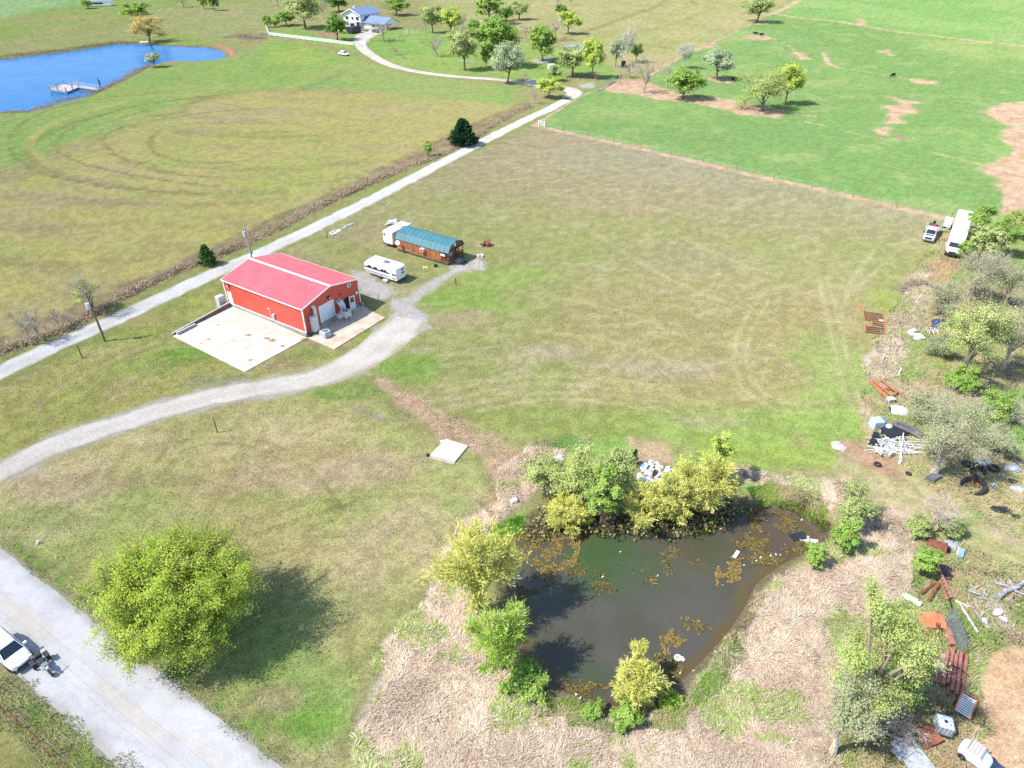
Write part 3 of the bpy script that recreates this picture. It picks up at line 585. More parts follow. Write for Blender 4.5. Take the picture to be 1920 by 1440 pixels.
#        leaf colours,                                   bark,            lobes twigs subs leaves size  mode   fill
KINDS = {
 'leafy':   dict(lc=[(186,204,84),(164,190,72),(206,214,106)], bk=(120,106,92), lobes=48, ends=15, sub=3, lv=50, ls=.118, mode='leaf'),
 'green':   dict(lc=[(166,198,98),(146,184,86),(188,208,114)], bk=(128,112,96), lobes=13, ends=12, sub=3, lv=9, ls=.34, mode='leaf'),
 'olive':   dict(lc=[(176,188,118),(156,172,104),(194,200,136)], bk=(138,124,106), lobes=12, ends=12, sub=4, lv=6, ls=.30, mode='leaf'),
 'silver':  dict(lc=[(180,192,152),(164,180,138),(194,202,166)], bk=(140,132,120), lobes=12, ends=12, sub=4, lv=6, ls=.30, mode='leaf'),
 'dark':    dict(lc=[(110,150,70),(92,132,62),(136,168,80)], bk=(110,98,84), lobes=13, ends=12, sub=2, lv=11, ls=.34, mode='leaf'),
 'yellow':  dict(lc=[(190,208,98),(172,194,88),(206,216,116)], bk=(134,120,100), lobes=13, ends=12, sub=3, lv=9, ls=.32, mode='leaf'),
 'bare':    dict(lc=[(176,166,140),(166,160,130)], bk=(160,148,136), lobes=11, ends=10, sub=6, lv=0, ls=.14, mode='leaf'),
 'pale':    dict(lc=[(190,192,168),(180,182,156)], bk=(182,176,166), lobes=12, ends=12, sub=7, lv=2, ls=.2, mode='leaf'),
 'bud':     dict(lc=[(184,196,116),(166,182,104),(200,206,136)], bk=(150,138,122), lobes=13, ends=13, sub=6, lv=7, ls=.15, mode='leaf'),
 'greybud': dict(lc=[(172,180,134),(160,170,124)], bk=(152,142,130), lobes=13, ends=14, sub=8, lv=3, ls=.14, mode='leaf'),
 'rust':    dict(lc=[(206,188,120),(196,178,108)], bk=(140,122,100), lobes=12, ends=12, sub=5, lv=4, ls=.24, mode='leaf'),
 'willow':  dict(lc=[(212,210,112),(198,200,102),(222,218,136),(184,192,100)], bk=(150,132,92), lobes=16, ends=16, sub=3, lv=12, ls=.20, mode='strip'),
 'shoots':  dict(lc=[(168,196,84),(146,180,70),(188,206,110)], bk=(150,146,112), lobes=14, ends=15, sub=3, lv=12, ls=.19, mode='strip'),
}
def tree_parts(name, seed, H, R, base, K, leafk=1.0, sizek=1.0, flat=1.0, cover=1.0, lean=(0, 0)):
    rg = np.random.RandomState(seed); k = KINDS[K]
    gn = 1.75 if K in ('green', 'leafy') else 2.1; bk = np.array(alb(k['bk']))*(2.5 if k['lv'] <= 3 else 1.7); lcs = np.array([alb(c) for c in k['lc']])*gn
    low = base < 0.12*H
    c = np.array([lean[0], lean[1], base+(H-base)*0.5]); rad = np.array([R, R, (H-base)*0.5])
    nl = k['lobes']; i = np.arange(nl)+0.5
    zz = 1-(2-(0.25 if low else 0.55))*i/nl if low else 1-1.55*i/nl
    ph = i*2.39996+rg.rand()*6; rr = np.sqrt(np.maximum(0, 1-zz**2))
    D = np.stack([rr*np.cos(ph), rr*np.sin(ph), zz], 1)+rg.randn(nl, 3)*(0.07 if K == 'leafy' else 0.18)
    lob = c+D*rad*((0.70+0.05*rg.randn(nl, 1)) if K == 'leafy' else (0.62+0.128*rg.randn(nl, 1))); lob = np.concatenate([lob, c+rg.randn(3, 3)*rad*0.2]); nl = len(lob)
    lob[:, 2] = np.clip(lob[:, 2], base*0.7+0.2*(H-base)*0.3, H*0.93)
    lr = (0.33 if K == 'leafy' else 0.38)*R*(0.75+0.5*rg.rand(nl)); lrz = np.minimum(lr, 0.34*(H-base))
    th = min(base+(H-base)*0.35, H*0.6); tr = max(0.05, 0.022*H)
    # trunk and limbs
    tk = Soup(); n6 = 7
    hs = np.linspace(0, 1, 5); tp = np.stack([lean[0]*hs*0.5+np.cumsum(rg.randn(5))*0.02*H*hs, lean[1]*hs*0.5+np.cumsum(rg.randn(5))*0.02*H*hs, hs*th], 1)
    tp[0, 2] = -0.15
    for a in range(4):
        V, F = prisms(tp[a], tp[a+1], tr*(1.25-0.2*a if a else 1.6), tr*(1.25-0.2*(a+1)), n6); tk.add(V, F, bk)
    S = np.array([tp[0]*0+[tp[int(q)][0], tp[int(q)][1], tp[int(q)][2]] for q in rg.randint(1 if low else 2, 5, nl)])
    mid = S*0.5+lob*0.5+np.stack([rg.randn(nl)*0.05*R, rg.randn(nl)*0.05*R, 0.08*H*rg.rand(nl)-0.02*H], 1)
    r0 = tr*0.55*(0.7+0.5*rg.rand(nl))
    q1 = S*0.75+mid*0.25+[0, 0, 0.02*H]
    for A_, B_, ra, rb in ((S, q1, r0, r0*0.85), (q1, mid, r0*0.85, r0*0.6), (mid, lob, r0*0.6, r0*0.3)):
        V, F = prisms(A_, B_, ra, rb, 5); tk.add(V, F, bk)
    # branches and twigs
    ne = k['ends']; cr = Soup()
    e = unit(rg.randn(nl, ne, 3)); e[..., 2] = e[..., 2]*0.8+0.15
    E_ = lob[:, None, :]+e*(0.45+0.55*rg.rand(nl, ne, 1))*np.stack([lr, lr, lrz], 1)[:, None, :]
    E_[..., 2] = np.maximum(E_[..., 2], 0.12)
    fr = rg.rand(nl, ne, 1)*0.6+0.4; B0 = mid[:, None]*(1-fr)+lob[:, None]*fr
    rb = np.repeat(r0*0.22, ne)
    V, F = prisms(B0.reshape(-1, 3), E_.reshape(-1, 3), rb, rb*0.45, 3); cr.add(V, F, bk*1.1)
    ns = k['sub']; En = E_.reshape(-1, 3); bd = unit(En-B0.reshape(-1, 3))
    out = unit(En-c)*0.7+[0, 0, 0.35]
    tl = (0.2 if K == 'leafy' else 0.28)*R*(0.6+0.7*rg.rand(len(En), ns, 1))
    td = unit(bd[:, None]*0.9+out[:, None]*0.6+rg.randn(len(En), ns, 3)*0.55)
    T0 = (B0.reshape(-1, 3)*0.35+En*0.65)[:, None]*0+En[:, None]-bd[:, None]*rg.rand(len(En), ns, 1)*0.25*R
    T1 = T0+td*tl; T1[..., 2] = np.maximum(T1[..., 2], 0.1); tw = max(0.006, 0.0018*R)*(1.15 if k['lv'] <= 3 else 1)
    V, F = prisms(T0.reshape(-1, 3), T1.reshape(-1, 3), tw*1.3, tw*0.6, 3); cr.add(V, F, bk*1.15)
    # leaves
    nv = max(1, int(round(k['lv']*leafk))) if k['lv'] else 0; ls = k['ls']*sizek
    lobe_mix = rg.rand(nl)
    lid = np.repeat(np.arange(nl), ne*ns)
    t = rg.rand(len(lid), nv, 1)*0.95+0.08
    P = T0.reshape(-1, 3)[:, None]*(1-t)+T1.reshape(-1, 3)[:, None]*t
    if cover < 1: 
        keep = rg.rand(nl) < cover; P = P[keep[lid]]; lid2 = lid[keep[lid]]
    else: lid2 = lid
    if len(P) and nv:
        m = P.shape[0]*nv; sp = (0.036 if K == 'leafy' else 0.07)*R if k['mode'] == 'leaf' else 0.05*R
        P = P.reshape(-1, 3)+rg.randn(m, 3)*sp*[1, 1, 0.7]; P[:, 2] = np.maximum(P[:, 2], 0.08)
        lm = np.repeat(lobe_mix[lid2], nv); s = ls*(0.55+0.8*rg.rand(m, 1))
        if k['mode'] == 'leaf':
            nr = unit(rg.randn(m, 3)*0.4+unit(P-np.repeat(lob[lid2], nv, 0))*0.75+unit(P-c)*0.35+[0, 0, 0.35]); u = unit(np.cross(nr, rg.randn(m, 3))); w_ = np.cross(nr, u)
            V, F = quads(P, u*s*0.62, w_*s*0.42)
        else:
            dd = np.repeat(unit(T1-T0).reshape(-1, 3)[(keep[lid] if cover < 1 else slice(None))], nv, 0)
            u = unit(dd+rg.randn(m, 3)*0.28); w_ = unit(np.cross(u, rg.randn(m, 3)))
            V, F = quads(P, u*s*1.15, w_*s*0.2)
        ci = np.clip((lm*0.9+rg.rand(m)*0.7)*(len(lcs)-1)/1.3, 0, len(lcs)-1.001); a = ci.astype(int); fcol = (ci-a)[:, None]
        colr = (lcs[a]*(1-fcol)+lcs[np.minimum(a+1, len(lcs)-1)]*fcol)*(0.88+0.24*rg.rand(m, 1))
        cr.add(V, F, np.repeat(colr, 4, 0), 1)
    return tk.mesh(name+'_trunk', [BARK]), cr.mesh(name+'_crown', [BARK, LEAF])
_proto = {}; _seed = [100]
def T(K, bx, by, ty, wpx, label, name='tree', cat='tree', base=0.25, own=False, group=None, leafk=1.0, sizek=1.0, cover=1.0, lean=(0, 0), gz0=None):
    """a plant standing where the photo shows its foot; ty, wpx: top and width in the photo"""
    p = G(bx, by); z = gz(p) if gz0 is None else gz0
    if own:         # seen steeply from above: the outline is that of the whole crown, by being its lower edge
        m_ = mpp(G(bx, (by+ty)/2)); R = max(0.25, wpx*m_*0.5); v = (by-ty)*0.5*m_
        dep = CAM_P+math.atan(((by+ty)/2-720)/CAM_F); rz = max(math.sqrt(max(v*v-((0.97 if K == 'leafy' else 0.8)*R*sin(dep))**2, 0))/cos(dep), 0.42*R); H = 2*rz
        p = G(bx, (by+ty)/2, z+rz*(1.0+0.4*base)); H *= 1.0+0.4*base; z = gz(p) if gz0 is None else gz0
        if abs(z) > 0.3: z = -0.35
    else:
        H = max(0.5, top_of(p, ty)-z); R = max(0.25, wpx*mpp(p)*0.56)
    _seed[0] += 1; rs = random.Random(_seed[0])
    o = thing(name, label, cat, (p[0], p[1], z), 0, group)
    if own:
        tm, cm = tree_parts(name, _seed[0], H, R*0.9, base*H, K, leafk*(1 if K == 'leafy' else 1.1), sizek*(1 if K == 'leafy' else .85), cover=cover, lean=lean)
        put('trunk', tm, o); put('crown', cm, o)
    else:
        v = rs.randrange(3); key = (K, v, round(base, 1))
        if key not in _proto: _proto[key] = tree_parts(K, 900+17*v+len(_proto), 10, 4.4, base*10, K, leafk*1.5, 1.05)
        o.rotation_euler.z = rs.random()*6.28; sc = (R/4.4, R/4.4, H/10)
        for nm, me in zip(('trunk', 'crown'), _proto[key]): put(nm, me, o, scale=sc)
    return o
def cedar(bx, by, ty, wpx, label, seed=1, cs=((58,92,62),(46,78,54),(74,108,66)), group=None, nb=340, nl=26, name='cedar_tree'):
    """dense dark evergreen: whorls of drooping sprays"""
    p = G(bx, by); H = top_of(p, ty); R = wpx*mpp(p)*0.5; rg = np.random.RandomState(seed)
    o = thing(name, label, 'tree', (p[0], p[1], 0), 0, group); bk = np.array(alb(104, 88, 76)); lcs = np.array([alb(c) for c in cs])*2.0
    tk = Soup(); V, F = prisms([[0, 0, -0.1]], [[0, 0, H*0.9]], 0.045*H*0.5, 0.02, 7); tk.add(V, F, bk); put('trunk', tk.mesh('cedar_trunk', [BARK]), o)
    h = 0.04+0.96*rg.rand(nb)**1.15; az = rg.rand(nb)*6.283
    prof = R*np.clip(1.12*(1-h)**0.62*(1+0.16*np.sin(az*3+seed)+0.14*np.sin(az*5+h*9)), 0, None)*np.where(h < 0.12, 0.75+2*h, 1)+0.05*R
    P0 = np.stack([0*h, 0*h, h*H*0.95], 1); P1 = P0+np.stack([np.cos(az)*prof, np.sin(az)*prof, (0.1+0.12*rg.rand(nb))*H*0.35], 1)
    cr = Soup(); V, F = prisms(P0, P1, 0.02, 0.008, 3); cr.add(V, F, bk)
    t = 0.45+0.6*rg.rand(nb, nl, 1)**0.7; P = (P0[:, None]*(1-t)+P1[:, None]*t).reshape(-1, 3); m = len(P)
    P += rg.randn(m, 3)*0.055*R; d = np.repeat(unit(P1-P0), nl, 0); u = unit(d+rg.randn(m, 3)*0.45+[0, 0, 0.35]); w_ = unit(np.cross(u, rg.randn(m, 3)))
    s = 0.085*R*(0.6+0.8*rg.rand(m, 1)); V, F = quads(P, u*s*1.1, w_*s*0.5)
    br = np.repeat(rg.rand(nb), nl); ci = np.clip((br+rg.rand(m)*0.8)*1.1, 0, len(lcs)-1.001); a = ci.astype(int); f = (ci-a)[:, None]
    cr.add(V, F, np.repeat((lcs[a]*(1-f)+lcs[a+1]*f)*(0.8+0.4*rg.rand(m, 1)), 4, 0), 1)
    put('crown', cr.mesh('cedar_crown', [BARK, LEAF]), o); return o

# ---- the big roadside tree and the trees round the pond
T('leafy', 332, 1246, 986, 300, 'big round bright yellow green tree beside the paved road, casting a wide shadow', own=True, base=0.08, leafk=1.0, name='shade_tree', gz0=0)
T('willow', 893, 1152, 978, 170, 'tall yellow willow on the left bank of the murky pond', 'willow_tree', own=True, base=0.08, leafk=1.1)
T('shoots', 938, 1262, 1128, 128, 'pale green bush of upright shoots below the yellow willow on the left bank', 'bush', 'bush', own=True, base=0.04)
T('green', 985, 1306, 1238, 96, 'low bright green bush at the lower left corner of the pond', 'bush', 'bush', own=True, base=0.03, leafk=1.5, sizek=.5)
T('bud', 1022, 935, 858, 92, 'thin budding tree leftmost in the row on the far bank of the pond', own=True, base=0.12, leafk=1.3)
T('bud', 1092, 948, 846, 108, 'budding tree with yellow tinge second from left on the far pond bank', own=True, base=0.12, leafk=1.5)
T('green', 1132, 990, 880, 68, 'slender bright green tree hanging over the far edge of the pond', own=True, base=0.1, leafk=1.7, sizek=.5)
T('olive', 1160, 945, 842, 76, 'olive budding tree just left of the heap of white scrap', own=True, base=0.12, leafk=1.5, sizek=.55)
T('willow', 1068, 1004, 944, 82, 'low golden willow bush standing in the weed at the pond corner', 'willow_bush', 'bush', own=True, base=0.05, leafk=1.4)
T('willow', 1212, 990, 912, 96, 'golden willow in front of the heap of white scrap', 'willow_tree', own=True, base=0.08, leafk=1.1)
T('willow', 1268, 986, 892, 82, 'yellow willow between the white scrap heap and the biggest far bank willow', 'willow_tree', own=True, base=0.08)
T('willow', 1328, 980, 856, 108, 'biggest willow on the far bank, rightmost over the dark water', 'willow_tree', own=True, base=0.06, leafk=0.9)
T('yellow', 1347, 900, 818, 44, 'narrow yellow sapling rising behind the biggest far bank willow', own=True, base=0.15, leafk=1.2, sizek=.55)
T('bud', 1288, 905, 858, 52, 'small budding tree right of the heap of white scrap', own=True, base=0.15)
cedar(1189, 872, 843, 17, 'tiny dark evergreen sapling left of the white scrap heap', 5, nb=120, nl=16, name='sapling')
T('olive', 1606, 992, 914, 84, 'dense olive green bush on the right bank of the pond', 'bush', 'bush', own=True, base=0.03, leafk=2.2, sizek=.5)
T('green', 1588, 1032, 975, 50, 'bright green bush just below the olive bush on the right bank', 'bush', 'bush', own=True, base=0.03, leafk=1.8, sizek=.42)
T('green', 1528, 1062, 1020, 42, 'small bright green bush beside the white boards at the pond edge', 'bush', 'bush', own=True, base=0.03, leafk=1.8, sizek=.4)
T('willow', 1196, 1322, 1236, 104, 'rounded yellow willow bush on the near bank of the pond', 'willow_bush', 'bush', own=True, base=0.04, leafk=1.1)
T('green', 1176, 1368, 1324, 54, 'yellow green bush in front of the near bank willow bush', 'bush', 'bush', own=True, base=0.03, leafk=1.5, sizek=.42)
T('green', 1111, 1348, 1318, 40, 'smallest green bush left of the near bank willow bush', 'bush', 'bush', own=True, base=0.03, leafk=1.5, sizek=.38)
T('shoots', 1253, 1326, 1298, 44, 'low green shoots right of the near bank willow bush', 'bush', 'bush', own=True, base=0.03)
# ---- right hand side
T('bare', 1752, 1008, 926, 96, 'small leaning bare tree above the overturned rusty tank', own=True, base=0.2, lean=(0.6, 0.2))
T('olive', 1722, 1010, 968, 52, 'olive bush at the foot of the leaning bare tree', 'bush', 'bush', own=True, base=0.04, leafk=1.4, sizek=.45)
T('green', 1737, 1080, 1024, 46, 'bright green bush between the rusty tank and the rusty girder', 'bush', 'bush', own=True, base=0.03, leafk=1.8, sizek=.42)
T('bud', 1650, 1350, 1130, 156, 'large budding green tree beside the rusty pipes at the lower right', own=True, base=0.1, leafk=2.6, sizek=.8)
T('green', 1688, 1330, 1225, 100, 'fuller bright green tree right behind the large budding tree', own=True, base=0.1, leafk=1.0, sizek=.6, cover=0.85)
T('greybud', 1595, 1412, 1280, 110, 'grey leafless tree in front of the large budding tree', own=True, base=0.12)
T('bare', 1680, 1400, 1320, 110, 'low tangle of bare grey branches over the grey sheet metal', 'bare_bush', 'bush', own=True, base=0.05)
T('greybud', 1790, 890, 725, 150, 'big grey barely budding tree beside the heap of white scrap pipes', own=True, base=0.1, leafk=1.4)
T('bud', 1836, 706, 560, 132, 'wide olive tree at the right edge above the grey budding tree', own=True, base=0.12, leafk=1.3)
T('greybud', 1908, 690, 575, 95, 'budding tree cut by the right edge behind the wide olive tree', own=True, base=0.12)
T('green', 1806, 735, 685, 60, 'bright green shrub in front of the wide olive tree', 'shrub', 'bush', own=True, base=0.03, leafk=1.4, sizek=.5)
T('green', 1872, 790, 732, 66, 'bright green shrub right of the big grey budding tree', 'shrub', 'bush', own=True, base=0.03, leafk=1.4, sizek=.5)
T('greybud', 1838, 562, 468, 104, 'bare grey tree just below the white box truck', own=True, base=0.12)
T('greybud', 1900, 575, 500, 80, 'bare grey tree at the right edge below the bright green tree', own=True, base=0.12)
T('green', 1886, 478, 412, 62, 'bright green tree at the right edge beside the white box truck', own=True, base=0.12, leafk=1.5, sizek=.6)
T('green', 1836, 446, 388, 40, 'bright green sapling leaning over the roof of the white box truck', own=True, base=0.3, leafk=1.4, sizek=.6)
T('green', 1812, 484, 452, 30, 'small green sapling beside the cab of the white box truck', own=True, base=0.2, leafk=1.4, sizek=.5)
T('olive', 1845, 500, 420, 56, 'thin olive tree standing against the side of the white box truck', own=True, base=0.2)
T('bud', 1912, 445, 388, 50, 'budding tree top at the right edge above the bright green tree', own=True, base=0.15)
for K, bx, by, ty, wp, lb in (('greybud', 1772, 590, 528, 70, 'grey twiggy brush above the dark blue tarpaulin pile'), ('bud', 1868, 640, 585, 80, 'pale budding brush between the wide olive tree and the bare grey tree'), ('greybud', 1768, 672, 625, 60, 'grey brush left of the wide olive tree'), ('greybud', 1878, 858, 800, 76, 'grey brush at the right edge beside the big grey budding tree'), ('bare', 1905, 800, 745, 60, 'bare brush at the right edge above the grey brush'),
                              ('bare', 1868, 530, 478, 70, 'bare brush behind the bare grey tree below the box truck'), ('bud', 1800, 640, 590, 64, 'low pale brush right of the dark blue tarpaulin pile'), ('greybud', 1728, 792, 735, 66, 'grey brush above the weathered grey planks'), ('olive', 1782, 1006, 972, 40, 'small olive brush right of the leaning bare tree')):
    T(K, bx, by, ty, wp, lb, 'brush', 'brush', own=True, base=0.05)
# ---- along the lane
cedar(869, 272, 224, 45, 'dense dark evergreen beside the gravel lane', 3)
cedar(392, 497, 459, 28, 'small dark green evergreen in the brambles beside the lane', 4, ((92,128,66),(74,110,58),(118,146,78)), nb=220)
T('green', 803, 292, 262, 20, 'little pale green bush left of the dense dark evergreen', 'bush', 'bush', own=True, base=0.05, leafk=1.2, sizek=.6)
T('bare', 158, 590, 516, 66, 'bare tree with a yellow green top behind the utility pole', own=True, base=0.2, leafk=1)
T('yellow', 164, 580, 520, 58, 'yellow green leafy tree top rising through the bare tree behind the utility pole', own=True, base=0.2, leafk=.6, sizek=.5, cover=.7)
T('bare', 44, 645, 582, 48, 'leftmost bare tree in the brambles beside the lane', own=True, base=0.2)
T('bare', 66, 637, 580, 36, 'bare tree second from left beside the lane', own=True, base=0.2)
T('bare', 105, 619, 576, 32, 'thin bare tree third from left beside the lane', own=True, base=0.2)
T('bare', 128, 611, 588, 26, 'smallest bare tree fourth from left beside the lane', own=True, base=0.2)
# ---- trees round the far house and along the fences
for a in (
 ('rust', 281, 79, 29, 58, 'rust tinged leafless willow at the far tip of the blue lake'),
 ('green', 262, 40, 5, 46, 'pale green tree behind the rust tinged lake willow'),
 ('silver', 290, 126, 96, 28, 'small round grey green bush on the near shore of the blue lake', 'bush', 'bush', .12),
 ('green', 166, 16, -2, 20, 'green bush left of the far white trailer', 'bush', 'bush', .1),
 ('bare', 345, 14, -12, 38, 'bare thicket near the top edge left of two young green trees'),
 ('green', 383, 17, -14, 16, 'left one of two young green trees at the top edge'),
 ('green', 402, 20, -12, 20, 'right one of two young green trees at the top edge'),
 ('olive', 573, 53, -18, 72, 'tall spreading olive tree left of the far white house'),
 ('bare', 608, 34, -10, 28, 'grey bare tree between the tall olive tree and the far house'),
 ('green', 503, 51, 28, 15, 'leftmost of three bright shrubs behind the white fence', 'shrub', 'bush', .08),
 ('green', 516, 51, 36, 13, 'middle and smallest of three bright shrubs behind the white fence', 'shrub', 'bush', .08),
 ('green', 537, 48, 20, 36, 'rightmost and largest of three bright shrubs behind the white fence', 'shrub', 'bush', .08),
 ('dark', 633, 76, 25, 42, 'dark green tree in front of the far white house', 'tree', 'tree', .12),
 ('dark', 636, 22, -14, 40, 'dark green tree behind the far white house'),
 ('green', 744, 29, -8, 40, 'green tree right behind the roof of the far house'),
 ('bare', 726, 26, -4, 22, 'bare tree just left of the green tree behind the far house'),
 ('bare', 719, 78, 36, 50, 'purple grey bare tree in front of the garage of the far house'),
 ('bare', 743, 103, 84, 18, 'small bare sapling below the garage of the far house'),
 ('bare', 754, 110, 95, 14, 'tiny bare sapling right of the sapling below the garage'),
 ('olive', 811, 62, 8, 40, 'olive tree leftmost in the clump right of the far house'),
 ('yellow', 845, 63, 15, 40, 'yellow green tree in the clump right of the far house'),
 ('bare', 868, 54, 22, 32, 'grey bare tree at the right end of the clump by the far house'),
 ('bare', 820, 106, 60, 42, 'bare tree standing alone above the curved white drive'),
 ('olive', 871, 132, 52, 54, 'twin trunked olive tree above the curved white drive'),
 ('green', 931, 126, 33, 74, 'tallest bright green tree in the grove above the drive'),
 ('green', 911, 126, 78, 22, 'slim green sapling left of the tallest bright green tree'),
 ('silver', 952, 156, 80, 54, 'silvery grey green tree beside the curved white drive'),
 ('green', 917, 40, -12, 48, 'feathery green tree near the small white arch'),
 ('dark', 948, 45, 11, 27, 'small dark round tree right of the feathery green tree'),
 ('olive', 973, 37, 2, 40, 'olive leafless looking tree at the top of the grove'),
 ('green', 1017, 115, 44, 54, 'bright green tree above the bend of the lane'),
 ('bare', 1041, 76, 28, 44, 'dense grey bare tree behind the bright green one'),
 ('yellow', 1065, 64, 18, 38, 'yellow green tree behind the dense grey bare tree'),
 ('olive', 1073, 143, 86, 60, 'low spreading olive tree in front of the pale metal shed'),
 ('yellow', 1110, 147, 74, 42, 'bright yellow green tree right of the pale metal shed'),
 ('yellow', 1029, 184, 145, 44, 'bushy yellow green tree inside the bend of the lane', 'tree', 'tree', .12),
 ('bare', 1002, 194, 164, 26, 'bare shrub left of the bushy tree in the bend', 'shrub', 'bush', .1),
 ('bare', 985, 162, 132, 24, 'small bare tree where the drive meets the lane'),
 ('silver', 1154, 126, 70, 32, 'grey olive tree left of the tall dead snag'),
 ('pale', 1176, 119, 40, 28, 'tall pale dead snag beside the fence line'),
 ('green', 1192, 116, 82, 22, 'leafy green clump at the foot of the tall dead snag', 'tree', 'tree', .2),
 ('bare', 1206, 174, 98, 52, 'wide bare tree on bare soil left of the bright green pasture tree'),
 ('bare', 1250, 164, 120, 32, 'forked bare tree between the wide bare tree and the green pasture tree'),
 ('pale', 1282, 128, 75, 36, 'pale leafless tree on the fence line of the pasture'),
 ('green', 1280, 185, 126, 58, 'bright green tree on the strip of bare soil in the pasture'),
 ('silver', 1344, 149, 87, 56, 'grey sparse tree with a black cow resting in its shade'),
 ('bud', 1429, 207, 128, 92, 'broad low olive tree at the end of the bare soil in the pasture', 'tree', 'tree', .06),
 ('yellow', 1472, 196, 115, 46, 'yellow green tree just behind the broad low olive tree'),
 ('olive', 1419, 42, -10, 56, 'sparse olive tree at the top of the pasture near two cows'),
 ('bare', 1072, 9, -12, 14, 'tiny far tree at the top edge, right of its twin'),
 ('bare', 1046, 12, -10, 12, 'tiny far tree at the top edge, left of its twin'),
 ('bare', 521, 13, -18, 24, 'bare tree at the top edge left of the tall olive tree'),
 ('bare', 508, 11, -14, 16, 'small bare tree at the top edge, further left of the tall olive tree'),
 ('bare', 1296, 5, -10, 18, 'bare bush at the top edge of the tan meadow', 'bush', 'bush', .1),
 ('olive', 1040, 152, 122, 30, 'small olive bush beside the pale metal shed', 'bush', 'bush', .1),
 ('bare', 1180, 146, 118, 40, 'low bare thicket right of the far utility pole', 'thicket', 'bush', .06),
 ('olive', 905, 78, 52, 30, 'small olive tree behind the twin trunked olive tree'),
 ('green', 890, 70, 36, 26, 'green bush in the middle of the grove', 'bush', 'bush', .1),
 ('bare', 985, 60, 44, 30, 'low bare bush at the back of the grove', 'bush', 'bush', .08),
 ('dark', 1052, 30, 8, 22, 'dark little tree at the top right of the grove')):
    K, bx, by, ty, wp, lb = a[:6]
    T(K, bx, by, ty, wp, lb, *(a[6:8] if len(a) > 6 else ()), base=(a[8] if len(a) > 8 else 0.12))

# ---- countless plants
def scatter(poly, n, rg, jag=1.0):
    P = np.array(GP(poly)); lo = P.min(0); hi = P.max(0); out = []
    while sum(map(len, out)) < n:
        X = lo[0]+(hi[0]-lo[0])*rg.rand(n*2); Y = lo[1]+(hi[1]-lo[1])*rg.rand(n*2)
        d = sdist(X, Y, P, 4)+(fbm(X, Y, 3, 3, 2)-0.5)*2*jag*1.5; k = d < 0; out.append(np.stack([X[k], Y[k]], 1))
    return np.concatenate(out)[:n]
def blades(P, rg, L, w_, lie, col, swirl=6.0, jit=0.5):
    """grass blades at ground points P; lie: 0 upright .. 1 flat"""
    m = len(P); z = ground_z(P[:, 0], P[:, 1]); a = vnoise(P[:, 0]/swirl, P[:, 1]/swirl, 6)*9+vnoise(P[:, 0]/1.7, P[:, 1]/1.7, 7)*3+rg.randn(m)*jit
    h = np.stack([np.cos(a), np.sin(a)], 1); l = L*(0.5+rg.rand(m)); f = np.clip(lie+rg.randn(m)*0.15, 0.05, 0.97)
    b = np.stack([P[:, 0], P[:, 1], z-0.02], 1); t = b+np.stack([h[:, 0]*l*f, h[:, 1]*l*f, l*np.sqrt(1-f*f)+0.03], 1)
    s = np.stack([-h[:, 1], h[:, 0], 0*a], 1)*w_*(0.6+0.8*rg.rand(m, 1))
    V = np.stack([b-s, b+s, t], 1).reshape(-1, 3); return V, np.arange(len(V)).reshape(-1, 3), np.repeat(col, 3, 0)
def stuff_mesh(name, parts, mat):
    V = np.concatenate([p[0] for p in parts]); n = 0; F = []
    for p in parts: F.append(p[1]+n); n += len(p[0])
    return tag(put(name, raw_mesh(name, V, np.concatenate(F), mat, np.concatenate([p[2] for p in parts]))), kind='stuff')
rg = np.random.RandomState(5); GRASS = leaf_mat('grass_blade', 0.12, 0.75)
def straw_cols(m, rg, set_): 
    c = np.array([alb(x) for x in set_]); return c[rg.randint(0, len(c), m)]*(1.15+0.95*rg.rand(m, 1))
S_SET = [(232,214,190),(220,196,168),(240,226,206),(224,202,172),(206,180,152),(212,194,172)]
parts = []
for poly, n in (([(630,1500),(670,1340),(715,1240),(800,1130),(815,1085),(862,1062),(905,1200),(960,1300),(1050,1340),(1150,1345),(1240,1335),(1330,1262),(1390,1190),(1430,1115),(1500,1060),(1580,1000),(1640,960),(1705,960),(1715,1020),(1700,1130),(1620,1150),(1580,1260),(1560,1330),(1570,1500)], 105000), ([(1375,882),(1560,895),(1605,915),(1600,960),(1560,965),(1500,930),(1400,905)], 9000), ([(985,845),(1010,838),(1060,850),(1040,900),(960,955),(905,1000),(860,1060),(810,1085),(800,1075),(860,985),(930,950),(940,880)], 13000), ([(1622,668),(1668,625),(1700,535),(1740,485),(1745,540),(1715,620),(1690,700),(1650,740),(1625,710)], 6500)):
    P = scatter(poly, n, rg); cl = vnoise(P[:, 0]/2.5, P[:, 1]/2.5, 2)[:, None]
    col = straw_cols(n, rg, S_SET)*(0.78+0.44*cl); gr = (fbm(P[:, 0], P[:, 1], 4, 4, 13) > 0.57)[:, None] & (rg.rand(n, 1) < 0.6)
    col = np.where(gr, straw_cols(n, rg, [(160,190,90),(140,178,76),(180,196,110)]), col)
    parts.append(blades(P, rg, 0.44, 0.025, 0.86, col, 1.5, 0.8))
stuff_mesh('dry_grass', parts, GRASS)
parts = []
